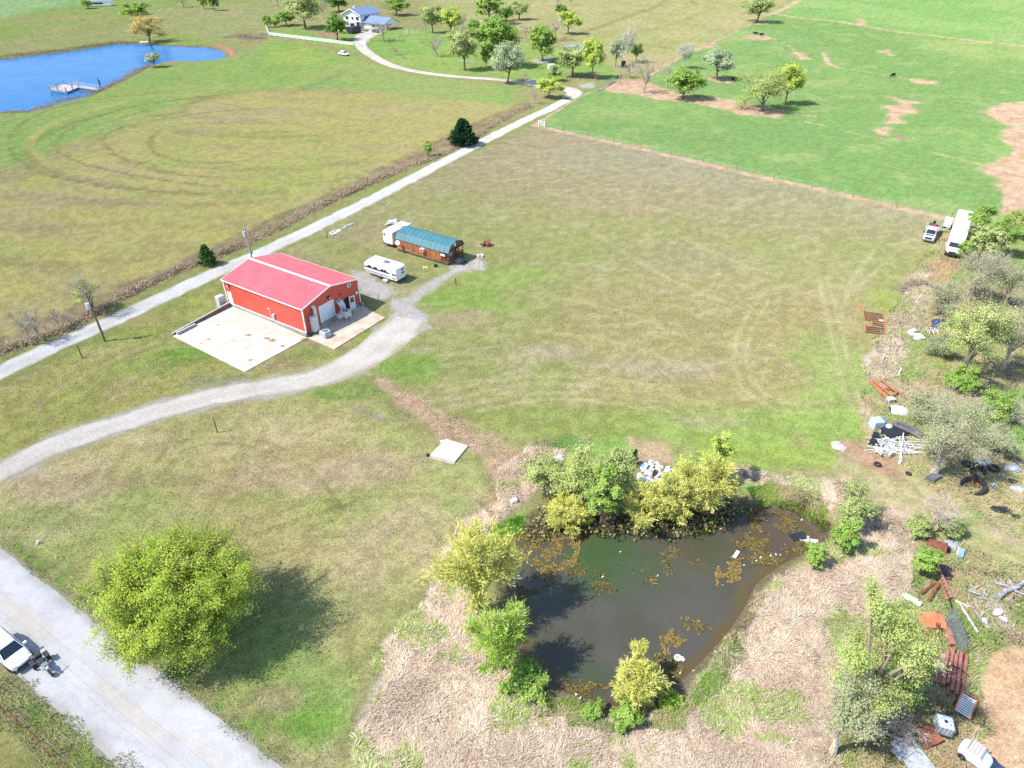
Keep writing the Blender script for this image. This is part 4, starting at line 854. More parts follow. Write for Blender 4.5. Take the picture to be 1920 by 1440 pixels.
for poly, n, set_, L in (([(1640,645),(1690,540),(1740,470),(1790,425),(1920,420),(1960,900),(1960,1040),(1820,980),(1700,890),(1640,830),(1610,740)], 30000, [(206,192,140),(160,186,96),(222,198,158),(140,176,84),(186,188,120)], 0.5),
                      ([(1560,1330),(1580,1260),(1640,1150),(1710,1130),(1715,1010),(1790,1010),(1960,1090),(1960,1215),(1890,1212),(1845,1225),(1830,1330),(1832,1500),(1560,1500)], 26000, [(216,196,150),(156,188,96),(226,206,172),(176,190,112),(206,176,140)], 0.38),
                      ([(700,702),(760,737),(830,772),(900,803),(985,852),(965,900),(930,955),(905,985),(885,965),(922,900),(900,855),(830,832),(800,805),(755,765)], 3500, [(236,198,168),(226,190,156),(238,208,180),(196,190,126)], 0.2),
                      ([(0,1268),(60,1290),(245,1440),(320,1500),(160,1500),(0,1360)], 6500, [(150,184,90),(174,190,106),(206,192,150),(136,174,78)], 0.2),
                      ([(0,1030),(30,1050),(160,1150),(330,1290),(510,1430),(560,1430),(340,1270),(160,1125),(0,1005)], 3500, [(150,188,90),(172,196,108),(192,194,126)], 0.12),
                      ([(915,1005),(975,958),(1000,962),(985,988),(935,1010)], 3000, [(116,178,60),(136,190,76)], 0.35), ([(1390,915),(1440,905),(1490,915),(1560,960),(1550,1000),(1480,950),(1420,945)], 7000, [(126,186,70),(180,190,104),(206,186,150)], 0.4),
                      ([(985,845),(1060,815),(1110,830),(1060,850),(1000,862)], 2500, [(138,186,96),(156,192,104),(206,190,160)], 0.25), ([(1000,1300),(1150,1350),(1240,1340),(1330,1270),(1420,1110),(1440,1120),(1350,1290),(1240,1375),(1130,1375),(1000,1330)], 9000, [(140,184,80),(176,190,104),(216,196,160)], 0.4)):
    P = scatter(poly, n, rg); k = (fbm(P[:, 0], P[:, 1], 3.0, 3, 1)*1.6-0.3+rg.randn(n)*0.15)*len(set_)
    c = np.array([alb(x) for x in set_])[np.clip(k, 0, len(set_)-1).astype(int)]*(1.0+0.55*rg.rand(n, 1))
    parts.append(blades(P, rg, L, 0.032, 0.6, c, 4.0, 0.9))
stuff_mesh('rough_grass', parts, GRASS)
# short lawn grass near enough to show grain
parts = []
for poly, n in (([(0,870),(200,790),(400,735),(700,680),(980,840),(900,980),(760,1140),(640,1360),(620,1480),(500,1440),(320,1290),(0,1030)], 60000), ([(700,690),(800,600),(1200,560),(1600,560),(1620,800),(1560,850),(1380,885),(1010,845)], 45000), ([(0,720),(330,570),(440,530),(330,630),(460,700),(700,600),(715,640),(560,705),(200,790),(0,870)], 26000)):
    P = scatter(poly, n, rg, 0.3); dd = np.minimum(ldist(P[:, 0], P[:, 1], smooth_line(DRIVE, 1.5), 6), ldist(P[:, 0], P[:, 1], smooth_line(COUNTY, 1.5), 6)); P = P[dd > 3.3]
    c = colour_at(P[:, 0], P[:, 1])*(0.8+0.55*rg.rand(len(P), 1)); parts.append(blades(P, rg, 0.12, 0.05, 0.8, c*1.3, 5.0, 1.2))
stuff_mesh('lawn_grass', parts, GRASS)
def bramble(name, line, half, hgt, n, seed, cols=((176,154,130),(196,174,148),(156,134,112),(206,184,156)), green=0.14):
    rg = np.random.RandomState(seed); L = smooth_line(GP(line), 0.5); i = rg.randint(0, len(L), n); q = L[i]+rg.randn(n, 2)*half*0.5
    env = np.clip(vnoise(q[:, 0]/3, q[:, 1]/3, 5)*1.5-0.15, 0.1, 1.2); z = rg.rand(n)**0.8*hgt*env
    P0 = np.stack([q[:, 0], q[:, 1], z], 1); P1 = P0+rg.randn(n, 3)*[0.38, 0.38, 0.22]; P1[:, 2] = np.maximum(P1[:, 2], 0.03)
    c = np.array([alb(x) for x in cols])[rg.randint(0, len(cols), n)]*(1.4+0.9*rg.rand(n, 1)); s = Soup()
    V, F = prisms(P0, P1, 0.022, 0.012, 3); s.add(V, F, np.repeat(c, 6, 0), 0)
    m = n//2; k = rg.randint(0, n, m); Pc = P1[k]+rg.randn(m, 3)*0.1; u = unit(rg.randn(m, 3)); w_ = unit(np.cross(u, rg.randn(m, 3))); V, F = quads(Pc, u*0.16, w_*0.1)
    lc = np.where(rg.rand(m, 1) < green, np.array([alb(150, 184, 80)]), np.array([alb(196, 172, 148)]))*(1.2+0.8*rg.rand(m, 1)); s.add(V, F, np.repeat(lc, 4, 0), 1)
    return tag(put(name, s.mesh(name, [BARK, LEAF])), kind='stuff')
bramble('bramble_hedge', [(-20,668),(0,660),(60,640),(120,618),(170,592),(250,545),(330,508),(380,488),(450,462),(530,424),(600,388),(690,345),(760,316)], 1.0, 0.5, 15000, 1)
bramble('bramble_hedge', [(770,312),(830,290),(890,258),(930,232),(975,208),(995,200)], 1.0, 0.5, 5500, 2)
bramble('brush_heap', [(425,70),(455,68),(490,72)], 3.0, 1.2, 2500, 3)
bramble('fallen_branches', [(1690,545),(1720,530),(1760,545),(1790,570)], 0.8, 0.5, 900, 4, ((170,160,150),(150,140,130)), 0)
bramble('pond_edge_twigs', [(1000,1000),(1050,960),(1120,985),(1190,985),(1290,985),(1370,950)], 1.2, 0.5, 4200, 6, ((92,88,58),(110,104,70),(74,70,50)), 0.4)
def shore(name, line, half, hgt, n, seed): return bramble(name, line, half, hgt, n, seed, ((150,134,100),(128,112,84),(168,150,112)), 0.15)
shore('shore_reeds', [(0,212),(60,208),(115,190),(165,178),(205,162),(250,137),(280,124)], 1.5, 0.8, 3000, 7)
shore('shore_reeds', [(0,106),(60,100),(120,93),(170,86),(215,80),(260,79)], 1.5, 0.8, 2500, 8)
# floating weed
def weed(poly, n, seed, thr, cols, w_=0.11):
    rg = np.random.RandomState(seed); P = scatter(poly, n, rg, 0.6); k = fbm(P[:, 0], P[:, 1], 1.1, 3, 4)+rg.randn(n)*0.04 > thr; P = P[k]
    k = sdist(P[:, 0], P[:, 1], POND, 4) < 0.35; P = P[k]; m = len(P)
    C3 = np.stack([P[:, 0], P[:, 1], WZ+0.015+0.05*rg.rand(m)], 1); nr = unit(rg.randn(m, 3)*0.35+[0, 0, 1]); u = unit(np.cross(nr, rg.randn(m, 3))); s = w_*(0.5+rg.rand(m, 1))
    V, F = quads(C3, u*s*.8, np.cross(nr, u)*s*0.55); c = np.array([alb(x) for x in cols])[rg.randint(0, len(cols), m)]*(0.7+0.6*rg.rand(m, 1)); return V, F, np.repeat(c, 4, 0)
Y_SET = [(184,160,98),(166,142,84),(198,178,116),(138,120,74)]; O_SET = [(150,136,86),(130,118,74),(174,156,100),(112,104,70)]
stuff_mesh('pond_weed', [weed([(910,1030),(985,985),(1050,965),(1095,985),(1085,1030),(1060,1060),(1020,1072),(990,1040),(950,1060)], 9000, 1, 0.47, Y_SET), weed([(1390,945),(1450,955),(1500,975),(1535,1010),(1500,1040),(1450,1055),(1370,1050),(1380,1010)], 12000, 2, 0.49, O_SET), weed([(1345,1050),(1395,1045),(1390,1080),(1345,1095)], 1600, 3, 0.52, Y_SET),
    weed([(1240,1190),(1290,1175),(1275,1215),(1245,1225)], 1200, 4, 0.46, Y_SET), weed([(1280,1160),(1340,1150),(1335,1180),(1290,1185)], 1200, 5, 0.5, O_SET), weed([(1190,1225),(1260,1220),(1290,1250),(1240,1300),(1200,1270)], 3000, 6, 0.5, O_SET), weed([(1020,1262),(1060,1285),(1110,1300),(1180,1310),(1180,1290),(1080,1270)], 1800, 7, 0.5, O_SET), weed([(1060,1060),(1330,1010),(1340,1060),(1100,1130)], 5000, 8, 0.64, O_SET), weed([(930,1010),(1010,985),(1040,1100),(960,1120)], 2500, 9, 0.58, O_SET)], attr_mat('weed', 9, 2, 0.3, 0.2))
# ================================================================== BUILDINGS AND VEHICLES
R33, R57 = radians(-33), radians(57)
WHITE = paint('white_paint', (0.72, 0.73, 0.74), 0.45, var=0.07); OFFW = paint('off_white', (0.62, 0.62, 0.60), 0.55, var=0.12)
REDW = paint('red_wall', (0.54, 0.075, 0.05), 0.5, var=0.14, size=1.8); REDR = paint('red_roof', (0.56, 0.10, 0.115), 0.45, var=0.16, size=2.2, spec=0.4)
CONC = paint('concrete', alb(246, 232, 214), 0.9, var=0.22, size=1.6, c2=alb(222, 196, 168), bump=0.2); CONCG = paint('grey_concrete', alb(206, 202, 190), 0.9, var=0.25, size=1.0, bump=0.2)
DARK = paint('dark', (0.015, 0.016, 0.018), 0.6, var=0.3); BLACKP = paint('black_plastic', (0.02, 0.021, 0.024), 0.45, var=0.3, size=0.3); RUBBER = paint('rubber', (0.022, 0.022, 0.023), 0.85, var=0.3, size=0.3)
GLASS = paint('dark_glass', (0.012, 0.018, 0.026), 0.06, var=0.2, size=2.0, spec=0.9); STEEL = paint('steel', (0.45, 0.46, 0.48), 0.38, 0.7, var=0.15, size=0.5); GALV = paint('galvanised', (0.52, 0.54, 0.56), 0.5, 0.3, var=0.2, size=0.6)
ACG = paint('cabinet_grey', (0.42, 0.45, 0.47), 0.55, var=0.12); TRIM = paint('white_trim', (0.78, 0.78, 0.78), 0.5, var=0.05); TEAL = paint('teal_metal', (0.05, 0.155, 0.18), 0.5, var=0.12, size=1.5, spec=0.3)
WOODO = paint('orange_wood', (0.33, 0.115, 0.045), 0.7, var=0.3, size=0.7, c2=(0.24, 0.08, 0.03)); WOODD = paint('brown_wood', (0.16, 0.075, 0.045), 0.75, var=0.3, size=0.5); DGREEN = paint('dark_green', (0.02, 0.075, 0.05), 0.6, var=0.2)
POLEW = paint('pole_wood', (0.16, 0.115, 0.08), 0.85, var=0.3, size=0.4); POLEG = paint('grey_pole_wood', (0.34, 0.33, 0.32), 0.85, var=0.25, size=0.4); BLUEG = paint('blue_grey_metal', alb(150, 176, 218), 0.5, var=0.07, size=3)
RUST = paint('rust', (0.22, 0.075, 0.04), 0.85, var=0.45, size=0.4, c2=(0.10, 0.04, 0.028)); RUSTO = paint('orange_rust', (0.50, 0.16, 0.065), 0.8, var=0.3, size=0.5, c2=(0.33, 0.10, 0.045)); RUSTP = paint('pink_rust', (0.36, 0.17, 0.12), 0.85, var=0.3, size=0.5)

def ribbed(x0, x1, z0f, z1f, y, pitch=0.3, axis='x', off=0.02):
    """vertical ribs on a wall, joined"""
    m = MB(); n = int(abs(x1-x0)/pitch)
    for i in range(1, n):
        t = x0+(x1-x0)*i/n; a, b = z0f(t), z1f(t)
        if axis == 'x': m.box(t, y, (a+b)/2, 0.05, off*2, b-a)
        else: m.box(y, t, (a+b)/2, off*2, 0.05, b-a)
    return m
# ---------------------------------------------------------------- red barn
BW, BL, BE, BR = 10.9, 16.7, 4.45, 5.65
bO = G(576, 631); bA = radians(57.2)
def at_barn(x, y): return (bO[0]+x*cos(bA)-y*sin(bA), bO[1]+x*sin(bA)+y*cos(bA))
barn = thing('barn', 'red metal barn with white trim on a concrete base beside the gravel lane', 'barn', (*bO, 0), bA)
rz_ = lambda x: BE+(BR-BE)*(1-abs(x-BW/2)/(BW/2))
MB().box(BW/2, BL/2, 0.24, BW+0.06, BL+0.06, 0.68).build('foundation', CONCG, barn)
MB().box(BW*0.35, -0.12, 0.37, 4.6, 0.3, 0.76).build('door_sill', CONCG, barn)
dx0, dx1, dz0, dz1 = 2.95, 5.65, 0.76, 3.35; wx0, wx1, wz0, wz1 = 7.75, 8.7, 0.12, 2.55
m = MB(); Z0 = 0.58
for a, b, c, d in ((0, dx0, Z0, None), (dx0, dx1, dz1, None), (dx1, wx0, Z0, None), (wx0, wx1, wz1, None), (wx1, BW, Z0, None)):
    xs = [a]+([BW/2] if a < BW/2 < b else [])+[b]
    for p, q in zip(xs[:-1], xs[1:]): m.hexa([(p, 0, c), (q, 0, c), (q, 0.12, c), (p, 0.12, c)], [(p, 0, rz_(p)), (q, 0, rz_(q)), (q, 0.12, rz_(q)), (p, 0.12, rz_(p))])
fw = m.build('front_wall', REDW, barn)
rb = MB()
for i in range(1, 18):
    x = BW*i/18
    lo = dz1 if dx0-0.1 < x < dx1+0.1 else (wz1 if wx0-0.1 < x < wx1+0.1 else Z0)
    rb.box(x, -0.006, (lo+rz_(x))/2, 0.09, 0.011, rz_(x)-lo-0.02)
tag(rb.build('wall_rib', REDW, fw), kind='stuff')
m = MB(); m.hexa([(0, BL-0.12, Z0), (BW/2, BL-0.12, Z0), (BW/2, BL, Z0), (0, BL, Z0)], [(0, BL-0.12, BE), (BW/2, BL-0.12, BR), (BW/2, BL, BR), (0, BL, BE)])
m.hexa([(BW/2, BL-0.12, Z0), (BW, BL-0.12, Z0), (BW, BL, Z0), (BW/2, BL, Z0)], [(BW/2, BL-0.12, BR), (BW, BL-0.12, BE), (BW, BL, BE), (BW/2, BL, BR)]); m.build('rear_wall', REDW, barn)
for x in (0.06, BW-0.06):
    sw = MB().box(x, BL/2, (Z0+BE)/2, 0.12, BL-0.26, BE-Z0-0.02).build('side_wall', REDW, barn)
    rr = MB(); xo = -0.006 if x < 1 else BW+0.006
    for i in range(1, 28): rr.box(xo, BL*i/28, (Z0+BE)/2-0.05, 0.011, 0.09, BE-Z0-0.14)
    tag(rr.build('wall_rib', REDW, sw), kind='stuff')
OV = 0.22
for s in (0, 1):
    xa, xb = ((-OV, BW/2) if s == 0 else (BW/2, BW+OV)); za, zb = ((BE-OV*0.22, BR) if s == 0 else (BR, BE-OV*0.22)); za += 0.03; zb += 0.03
    m = MB(); rf = m.hexa([(xa, -OV, za), (xb, -OV, zb), (xb, BL+OV, zb), (xa, BL+OV, za)], [(xa, -OV, za+0.05), (xb, -OV, zb+0.05), (xb, BL+OV, zb+0.05), (xa, BL+OV, za+0.05)]).build('roof_slope', REDR, barn)
    r2 = MB(); n = 28
    for i in range(n+1):
        y = -OV+0.1+(BL+2*OV-0.2)*i/n; r2.bar((xa, y, za+0.055), (xb, y, zb+0.055), 0.09, 0.02)
    tag(r2.build('roof_rib', REDR, rf), kind='stuff')
    MB().box(xa if s == 0 else xb, BL/2, (za if s == 0 else zb)-0.02, 0.1, BL+2*OV+0.06, 0.14).build('eave_trim', TRIM, barn)
    for y in (-OV-0.02, BL+OV+0.02): MB().bar((xa, y, za), (xb, y, zb), 0.05, 0.16).build('rake_trim', TRIM, barn)
m = MB(); m.hexa([(BW/2-0.2, -OV-0.02, BR+0.045), (BW/2, -OV-0.02, BR+0.11), (BW/2, BL+OV+0.02, BR+0.11), (BW/2-0.2, BL+OV+0.02, BR+0.045)], [(BW/2-0.2, -OV-0.02, BR+0.075), (BW/2, -OV-0.02, BR+0.14), (BW/2, BL+OV+0.02, BR+0.14), (BW/2-0.2, BL+OV+0.02, BR+0.075)])
m.hexa([(BW/2, -OV-0.02, BR+0.11), (BW/2+0.2, -OV-0.02, BR+0.045), (BW/2+0.2, BL+OV+0.02, BR+0.045), (BW/2, BL+OV+0.02, BR+0.11)], [(BW/2, -OV-0.02, BR+0.14), (BW/2+0.2, -OV-0.02, BR+0.075), (BW/2+0.2, BL+OV+0.02, BR+0.075), (BW/2, BL+OV+0.02, BR+0.14)]); m.build('ridge_cap', TRIM, barn)
for x, y in ((-0.03, -0.03), (BW+0.03, -0.03), (-0.03, BL+0.03), (BW+0.03, BL+0.03)): MB().box(x, y, (Z0+BE)/2, 0.15, 0.15, BE-Z0).build('corner_trim', TRIM, barn)
for x in (-0.035, BW+0.035): MB().box(x, BL/2, Z0+0.05, 0.05, BL-0.2, 0.1).build('base_trim', TRIM, barn)
rd = MB(); rd.box((dx0+dx1)/2, 0.05, (dz0+dz1)/2, dx1-dx0, 0.05, dz1-dz0); rd = rd.build('roll_up_door', paint('door_white', (0.66, 0.70, 0.76), 0.5, var=0.05), barn)
for k in range(8): MB().box((dx0+dx1)/2, 0.02, dz0+0.16+k*(dz1-dz0)/8.1, dx1-dx0-0.06, 0.02, 0.27).build('slat', MATS['door_white'], rd)
fr = MB(); fr.box(dx0-0.06, -0.03, (dz0+dz1)/2, 0.12, 0.08, dz1-dz0+0.2).box(dx1+0.06, -0.03, (dz0+dz1)/2, 0.12, 0.08, dz1-dz0+0.2).box((dx0+dx1)/2, -0.03, dz1+0.05, dx1-dx0, 0.08, 0.1); fr.build('door_frame', TRIM, barn)
MB().box((wx0+wx1)/2, 0.9, (wz0+wz1)/2, wx1-wx0+0.6, 1.4, wz1-wz0+0.3).build('dark_interior', DARK, barn, loc=(0, 0.02, 0.1))
dl = MB().box(0.5, 0, 1.15, 1.0, 0.05, 2.3).build('open_door', paint('door_leaf', (0.62, 0.64, 0.66), 0.5, var=0.06), barn, loc=(wx1, -0.04, 0.16), rot=(0, 0, radians(-14)))
MB().box(0.5, -0.03, 1.65, 0.6, 0.02, 0.8).build('window_pane', GLASS, dl); MB().box(0.1, -0.05, 1.05, 0.06, 0.05, 0.12).build('handle', STEEL, dl)
for nm, x, z, sx, sz, mt in (('vent', 9.1, 4.25, 0.62, 0.5, TRIM), ('vent', 6.75, 2.75, 0.5, 0.5, TRIM), ('notice_board', 10.35, 2.45, 0.34, 0.4, TRIM), ('pipe_stub', 7.15, 3.55, 0.16, 0.16, DARK)):
    v = MB().box(x, -0.09, z, sx, 0.16, sz).build(nm, mt, barn)
    if nm == 'vent': MB().box(x, -0.18, z, sx*0.55, 0.03, sz*0.55).build('vent_grille', DARK, v)
fl = MB().box(5.0, -0.12, 4.05, 0.45, 0.22, 0.26).build('flood_light', BLACKP, barn); MB().box(5.04, -0.26, 4.02, 0.3, 0.06, 0.16).build('lens', OFFW, fl)
fl = MB().box(-0.14, 15.6, 3.75, 0.2, 0.4, 0.24).build('flood_light', BLACKP, barn); MB().box(-0.27, 15.6, 3.73, 0.05, 0.3, 0.16).build('lens', OFFW, fl)
wd = MB().box(-0.04, 15.9, 1.6, 0.06, 0.95, 2.0).build('white_door', TRIM, barn)
mt_ = MB().box(-0.12, 6.4, 1.35, 0.2, 0.42, 0.75).build('electric_meter', GALV, barn); MB().tube([(-0.22, 6.4, 1.5), (-0.34, 6.4, 1.5)], 0.15, 12).build('dial', OFFW, mt_)
MB().tube([(-0.08, 7.1, 0.9), (-0.08, 7.1, 2.3), (-0.08, 7.5, 2.4)], 0.035).build('conduit', TRIM, barn); MB().tube([(-0.08, 6.3, 1.7), (-0.1, 5.9, 2.0)], 0.03).build('conduit', TRIM, barn)
fur = MB().box(1.35, -0.42, 1.65, 0.95, 0.7, 2.3).build('duct_cabinet', OFFW, barn)
MB().tube([(1.85, -0.35, 0.3), (1.85, -0.35, 3.75), (1.8, -0.2, 4.0), (1.8, 0.05, 4.02)], 0.26, 12).build('duct_pipe', paint('duct', (0.60, 0.60, 0.52), 0.5, 0.1, var=0.1), barn)
MB().tube([(6.75, -0.9, 1.3), (6.75, -0.85, 2.2), (6.7, -0.5, 2.75), (6.7, 0.0, 2.8)], 0.3, 12).build('duct_pipe', GALV, barn); MB().tube([(6.35, -0.9, 1.3), (6.35, -0.8, 2.2), (6.3, -0.45, 2.7), (6.3, 0.0, 2.75)], 0.22, 12).build('duct_pipe', GALV, barn)
MB().box(BW-0.05, -0.35, 0.4, 0.3, 0.5, 0.5).build('corner_block', CONCG, barn); MB().box(0.15, -0.3, 0.25, 0.5, 0.55, 0.55).build('corner_block', DARK, barn)
def ac_unit(x, y, z0, label, stand):
    p = at_barn(x, y); o = thing('air_conditioner', label, 'air conditioner', (*p, 0.12), bA, 'cooling units beside the barn'); s = 1.15
    MB().box(0, 0, z0+0.45, s, s, 0.9).build('cabinet', ACG, o, bevel=0.04)
    MB().cyl(0, 0, z0+0.9, z0+0.93, 0.4, n=18).build('fan_opening', DARK, o); g = MB()
    for r in (0.15, 0.28, 0.4): g.ring(0, 0, z0+0.95, r, 0.012, 18, 4)
    for k in range(4): g.bar((-0.4*cos(k*pi/4), -0.4*sin(k*pi/4), z0+0.95), (0.4*cos(k*pi/4), 0.4*sin(k*pi/4), z0+0.95), 0.02)
    g.build('fan_guard', GALV, o)
    for sx, sy in ((1, 0), (-1, 0), (0, 1), (0, -1)):
        lv = MB()
        for k in range(7): lv.box(sx*(s/2+0.01), sy*(s/2+0.01), z0+0.14+k*0.1, 0.02 if sx else s*0.8, 0.02 if sy else s*0.8, 0.03)
        lv.build('louvre', GALV, o)
    MB().box(0.3, -s/2-0.03, z0+0.3, 0.25, 0.05, 0.3).build('access_panel', OFFW, o)
    if stand:
        for a in (-1, 1):
            for b in (-1, 1): MB().box(a*0.5, b*0.5, z0/2-0.02, 0.07, 0.07, z0).build('leg', GALV, o)
        MB().box(-0.9, 0.3, z0+0.35, 0.7, 0.6, 0.6).build('side_duct', GALV, o)
ac_unit(1.35, -2.3, 0.0, 'grey cooling unit with a round fan, standing on the concrete by the barn corner', False)
ac_unit(6.3, -1.6, 0.75, 'grey cooling unit raised on legs between the two front doors of the barn', True)
bu = thing('air_conditioner', 'pale blue grey cooling unit behind the far left corner of the barn', 'air conditioner', (*at_barn(-0.7, 17.6), 0), bA, 'cooling units beside the barn')
MB().box(0, 0, 1.0, 1.1, 0.9, 1.6).build('cabinet', ACG, bu, bevel=0.04); MB().box(0, 0, 0.1, 1.3, 1.1, 0.2).build('pad', CONCG, bu)
hy = G(710, 563); o = thing('water_hydrant', 'small blue water hydrant standing in the shade beside the barn', 'hydrant', (*hy, 0)); MB().cyl(0, 0, 0, 0.95, 0.05).build('pipe', paint('hydrant_blue', (0.06, 0.16, 0.3), 0.5), o); MB().tube([(0, 0, 0.9), (0.12, 0, 1.0), (0.28, 0, 0.88)], 0.06).build('spout', MATS['hydrant_blue'], o); MB().bar((-0.02, 0, 1.0), (-0.3, 0, 1.12), 0.04).build('handle', STEEL, o)
# slabs
def slab(name, pts, h, mat):
    P = GP(pts); a = sum(P[i-1][0]*P[i][1]-P[i][0]*P[i-1][1] for i in range(len(P))); P = P if a > 0 else P[::-1]
    return MB().prism(P, -0.1, h).build(name, mat, bevel=0.02)
STAIN = paint('stained_concrete', alb(252, 240, 224), 0.9, size=1.8, c2=alb(238, 222, 202), bump=0.15)
sl = slab('concrete_slab', [(324,631),(437,573.5),(576,634),(459,698)], 0.09, STAIN); tag(sl, kind='structure')
jt = MB(); q = GP([(324,631),(437,573.5),(576,634),(459,698)])
jt.bar(((q[0][0]+q[3][0])/2, (q[0][1]+q[3][1])/2, 0.0875), ((q[1][0]+q[2][0])/2, (q[1][1]+q[2][1])/2, 0.0875), 0.035, 0.012); jt.build('joint', paint('joint', alb(176, 158, 140), 0.9), sl)
stp = MB(); rg2 = random.Random(3)
for px, py, r in ((512,639,.55),(503,636,.4),(498,635,.25),(392,637,.3),(378,645,.2),(466,629,.5),(470,676,.4),(568,637,.4),(410,610,.25),(530,650,.35),(440,640,.2)):
    g_ = G(px, py); n = 11; stp.add([(g_[0]+r*(0.5+0.7*rg2.random())*cos(2*pi*k/n), g_[1]+r*0.8*(0.5+0.7*rg2.random())*sin(2*pi*k/n), 0.094) for k in range(n)], [tuple(range(n))])
stp.build('oil_stain', paint('oil_stain', alb(198, 164, 138), 0.9, var=0.3, size=0.3, c2=alb(150, 128, 112)), sl)
tag(slab('concrete_apron', [(577,634),(627,656),(722,597),(676,572.5)], 0.12, CONC), kind='structure')
rw = thing('retaining_wall', 'low concrete retaining wall along the left edge of the barn slab', 'wall', (*G(324, 629), 0))
a, b = np.array(G(324, 629)), np.array(G(436, 573)); d = b-a; Ln = np.linalg.norm(d); rw.rotation_euler.z = atan2(d[1], d[0])
MB().hexa([(0, -0.1, 0), (Ln, -0.1, 0), (Ln, 0.12, 0), (0, 0.12, 0)], [(0, -0.1, 0.3), (Ln, -0.1, 0.75), (Ln, 0.12, 0.75), (0, 0.12, 0.3)]).build('wall', paint('weathered_wall', alb(168, 150, 140), 0.9, var=0.4, size=0.5, bump=0.3), rw)
MB().hexa([(0, -0.13, 0.302), (Ln, -0.13, 0.752), (Ln, 0.15, 0.752), (0, 0.15, 0.302)], [(0, -0.13, 0.36), (Ln, -0.13, 0.81), (Ln, 0.15, 0.81), (0, 0.15, 0.36)]).build('coping', paint('coping', alb(226, 218, 208), 0.9), rw)
for k in range(4):
    p = a+d/Ln*(0.75+k*0.78)+np.array((d[1], -d[0]))/Ln*0.55
    o = thing('concrete_block', ('pale grey block nearest the low corner of the barn slab', 'second pale grey block in the row beside the retaining wall', 'third pale grey block in the row beside the retaining wall', 'pale grey block farthest up the row beside the retaining wall')[k], 'block', (p[0], p[1], 0.09), atan2(d[1], d[0])+0.04*(k-1.5), 'pale blocks along the retaining wall')
    MB().box(0, 0, 0.19, 0.72, 0.38, 0.38).build('block', paint('pale_block', alb(214, 218, 226), 0.8, var=0.15, size=0.3), o, bevel=0.02)
# ---------------------------------------------------------------- cabin with a teal gambrel roof
cO = G(841, 498.3); CW, CL, CE, CR = 4.4, 11.3, 2.3, 3.75
cab = thing('cabin', 'orange brown wooden cabin with a teal metal barn roof and a small end porch', 'cabin', (*cO, 0), radians(57))
PD = 1.5
MB().box(CW/2, CL/2, 0.14, CW, CL, 0.32).build('skirting', DGREEN, cab); MB().box(CW/2, PD/2, 0.35, CW-0.06, PD-0.03, 0.1).build('porch_deck', WOODD, cab)
wl = MB().box(0.06, PD+(CL-PD)/2, 1.3, 0.1, CL-PD-0.12, 1.98).build('side_wall', WOODO, cab)
for k in range(8): MB().box(-0.005, PD+0.62+k*1.225, 1.3, 0.03, 1.19, 1.96).build('siding_panel', WOODO, wl)
wl = MB().box(CW-0.06, PD+(CL-PD)/2, 1.3, 0.1, CL-PD-0.12, 1.98).build('side_wall', WOODO, cab)
prof = [(-0.12, CE-0.05), (0.62, CE+0.98), (CW/2, CR), (CW-0.62, CE+0.98), (CW+0.12, CE-0.05)]
def gable(y0, y1, zb, nm, par):
    pl = [(0.05, zb)]+[(x if 0 < x < CW else (0.05 if x <= 0 else CW-0.05), z-0.06) for x, z in prof]+[(CW-0.05, zb)]
    return MB().loft([[(x, y0, z) for x, z in pl], [(x, y1, z) for x, z in pl]]).build(nm, WOODD if nm == 'porch_gable' else WOODO, par)
gable(CL-0.1, CL, 0.31, 'rear_wall', cab); fwc = gable(PD, PD+0.1, 0.31, 'front_wall', cab)
pgp = [(0.05, 2.25)]+[(x if 0 < x < CW else (0.05 if x <= 0 else CW-0.05), z-0.06) for x, z in prof]+[(CW-0.05, 2.25), (CW-0.7, 2.6), (CW/2, 2.75), (0.7, 2.6)]
pg = MB().loft([[(x, 0.0, z) for x, z in pgp], [(x, 0.08, z) for x, z in pgp]]).build('porch_gable', WOODD, cab)
MB().box(CW/2-0.2, -0.02, 3.15, 0.42, 0.04, 0.62).build('gable_vent', TRIM, pg); MB().box(CW/2-0.2, -0.045, 3.2, 0.14, 0.02, 0.36).build('vent_slot', GALV, pg)
MB().box(CW/2+0.3, PD-0.03, 1.4, 0.95, 0.05, 2.0).build('door', paint('cabin_door', (0.5, 0.5, 0.48), 0.5), cab); MB().box(1.0, PD-0.03, 1.55, 0.9, 0.05, 0.9).build('window', GLASS, cab)
for x in (0.08, 1.55, CW-1.4, CW-0.08): MB().box(x, 0.06, 1.33, 0.1, 0.1, 1.9).build('porch_post', WOODD, cab)
for (a_, b_) in (((0.08, 0.06), (1.55, 0.06)), ((CW-1.4, 0.06), (CW-0.08, 0.06)), ((0.08, 0.06), (0.08, PD)), ((CW-0.08, 0.06), (CW-0.08, PD))):
    r = MB(); r.bar((*a_, 1.25), (*b_, 1.25), 0.08, 0.06).bar((*a_, 0.55), (*b_, 0.55), 0.06)
    n = max(3, int(hypot(b_[0]-a_[0], b_[1]-a_[1])/0.14))
    for k in range(1, n): r.box(a_[0]+(b_[0]-a_[0])*k/n, a_[1]+(b_[1]-a_[1])*k/n, 0.9, 0.04, 0.04, 0.7)
    r.build('railing', WOODO if b_[1] == PD else WOODD, cab)
for k in range(3): MB().box(CW/2+0.1, -0.18-k*0.28, 0.29-k*0.1, 1.5, 0.27, 0.05).build('porch_step', paint('grey_step', (0.3, 0.3, 0.3), 0.8), cab)
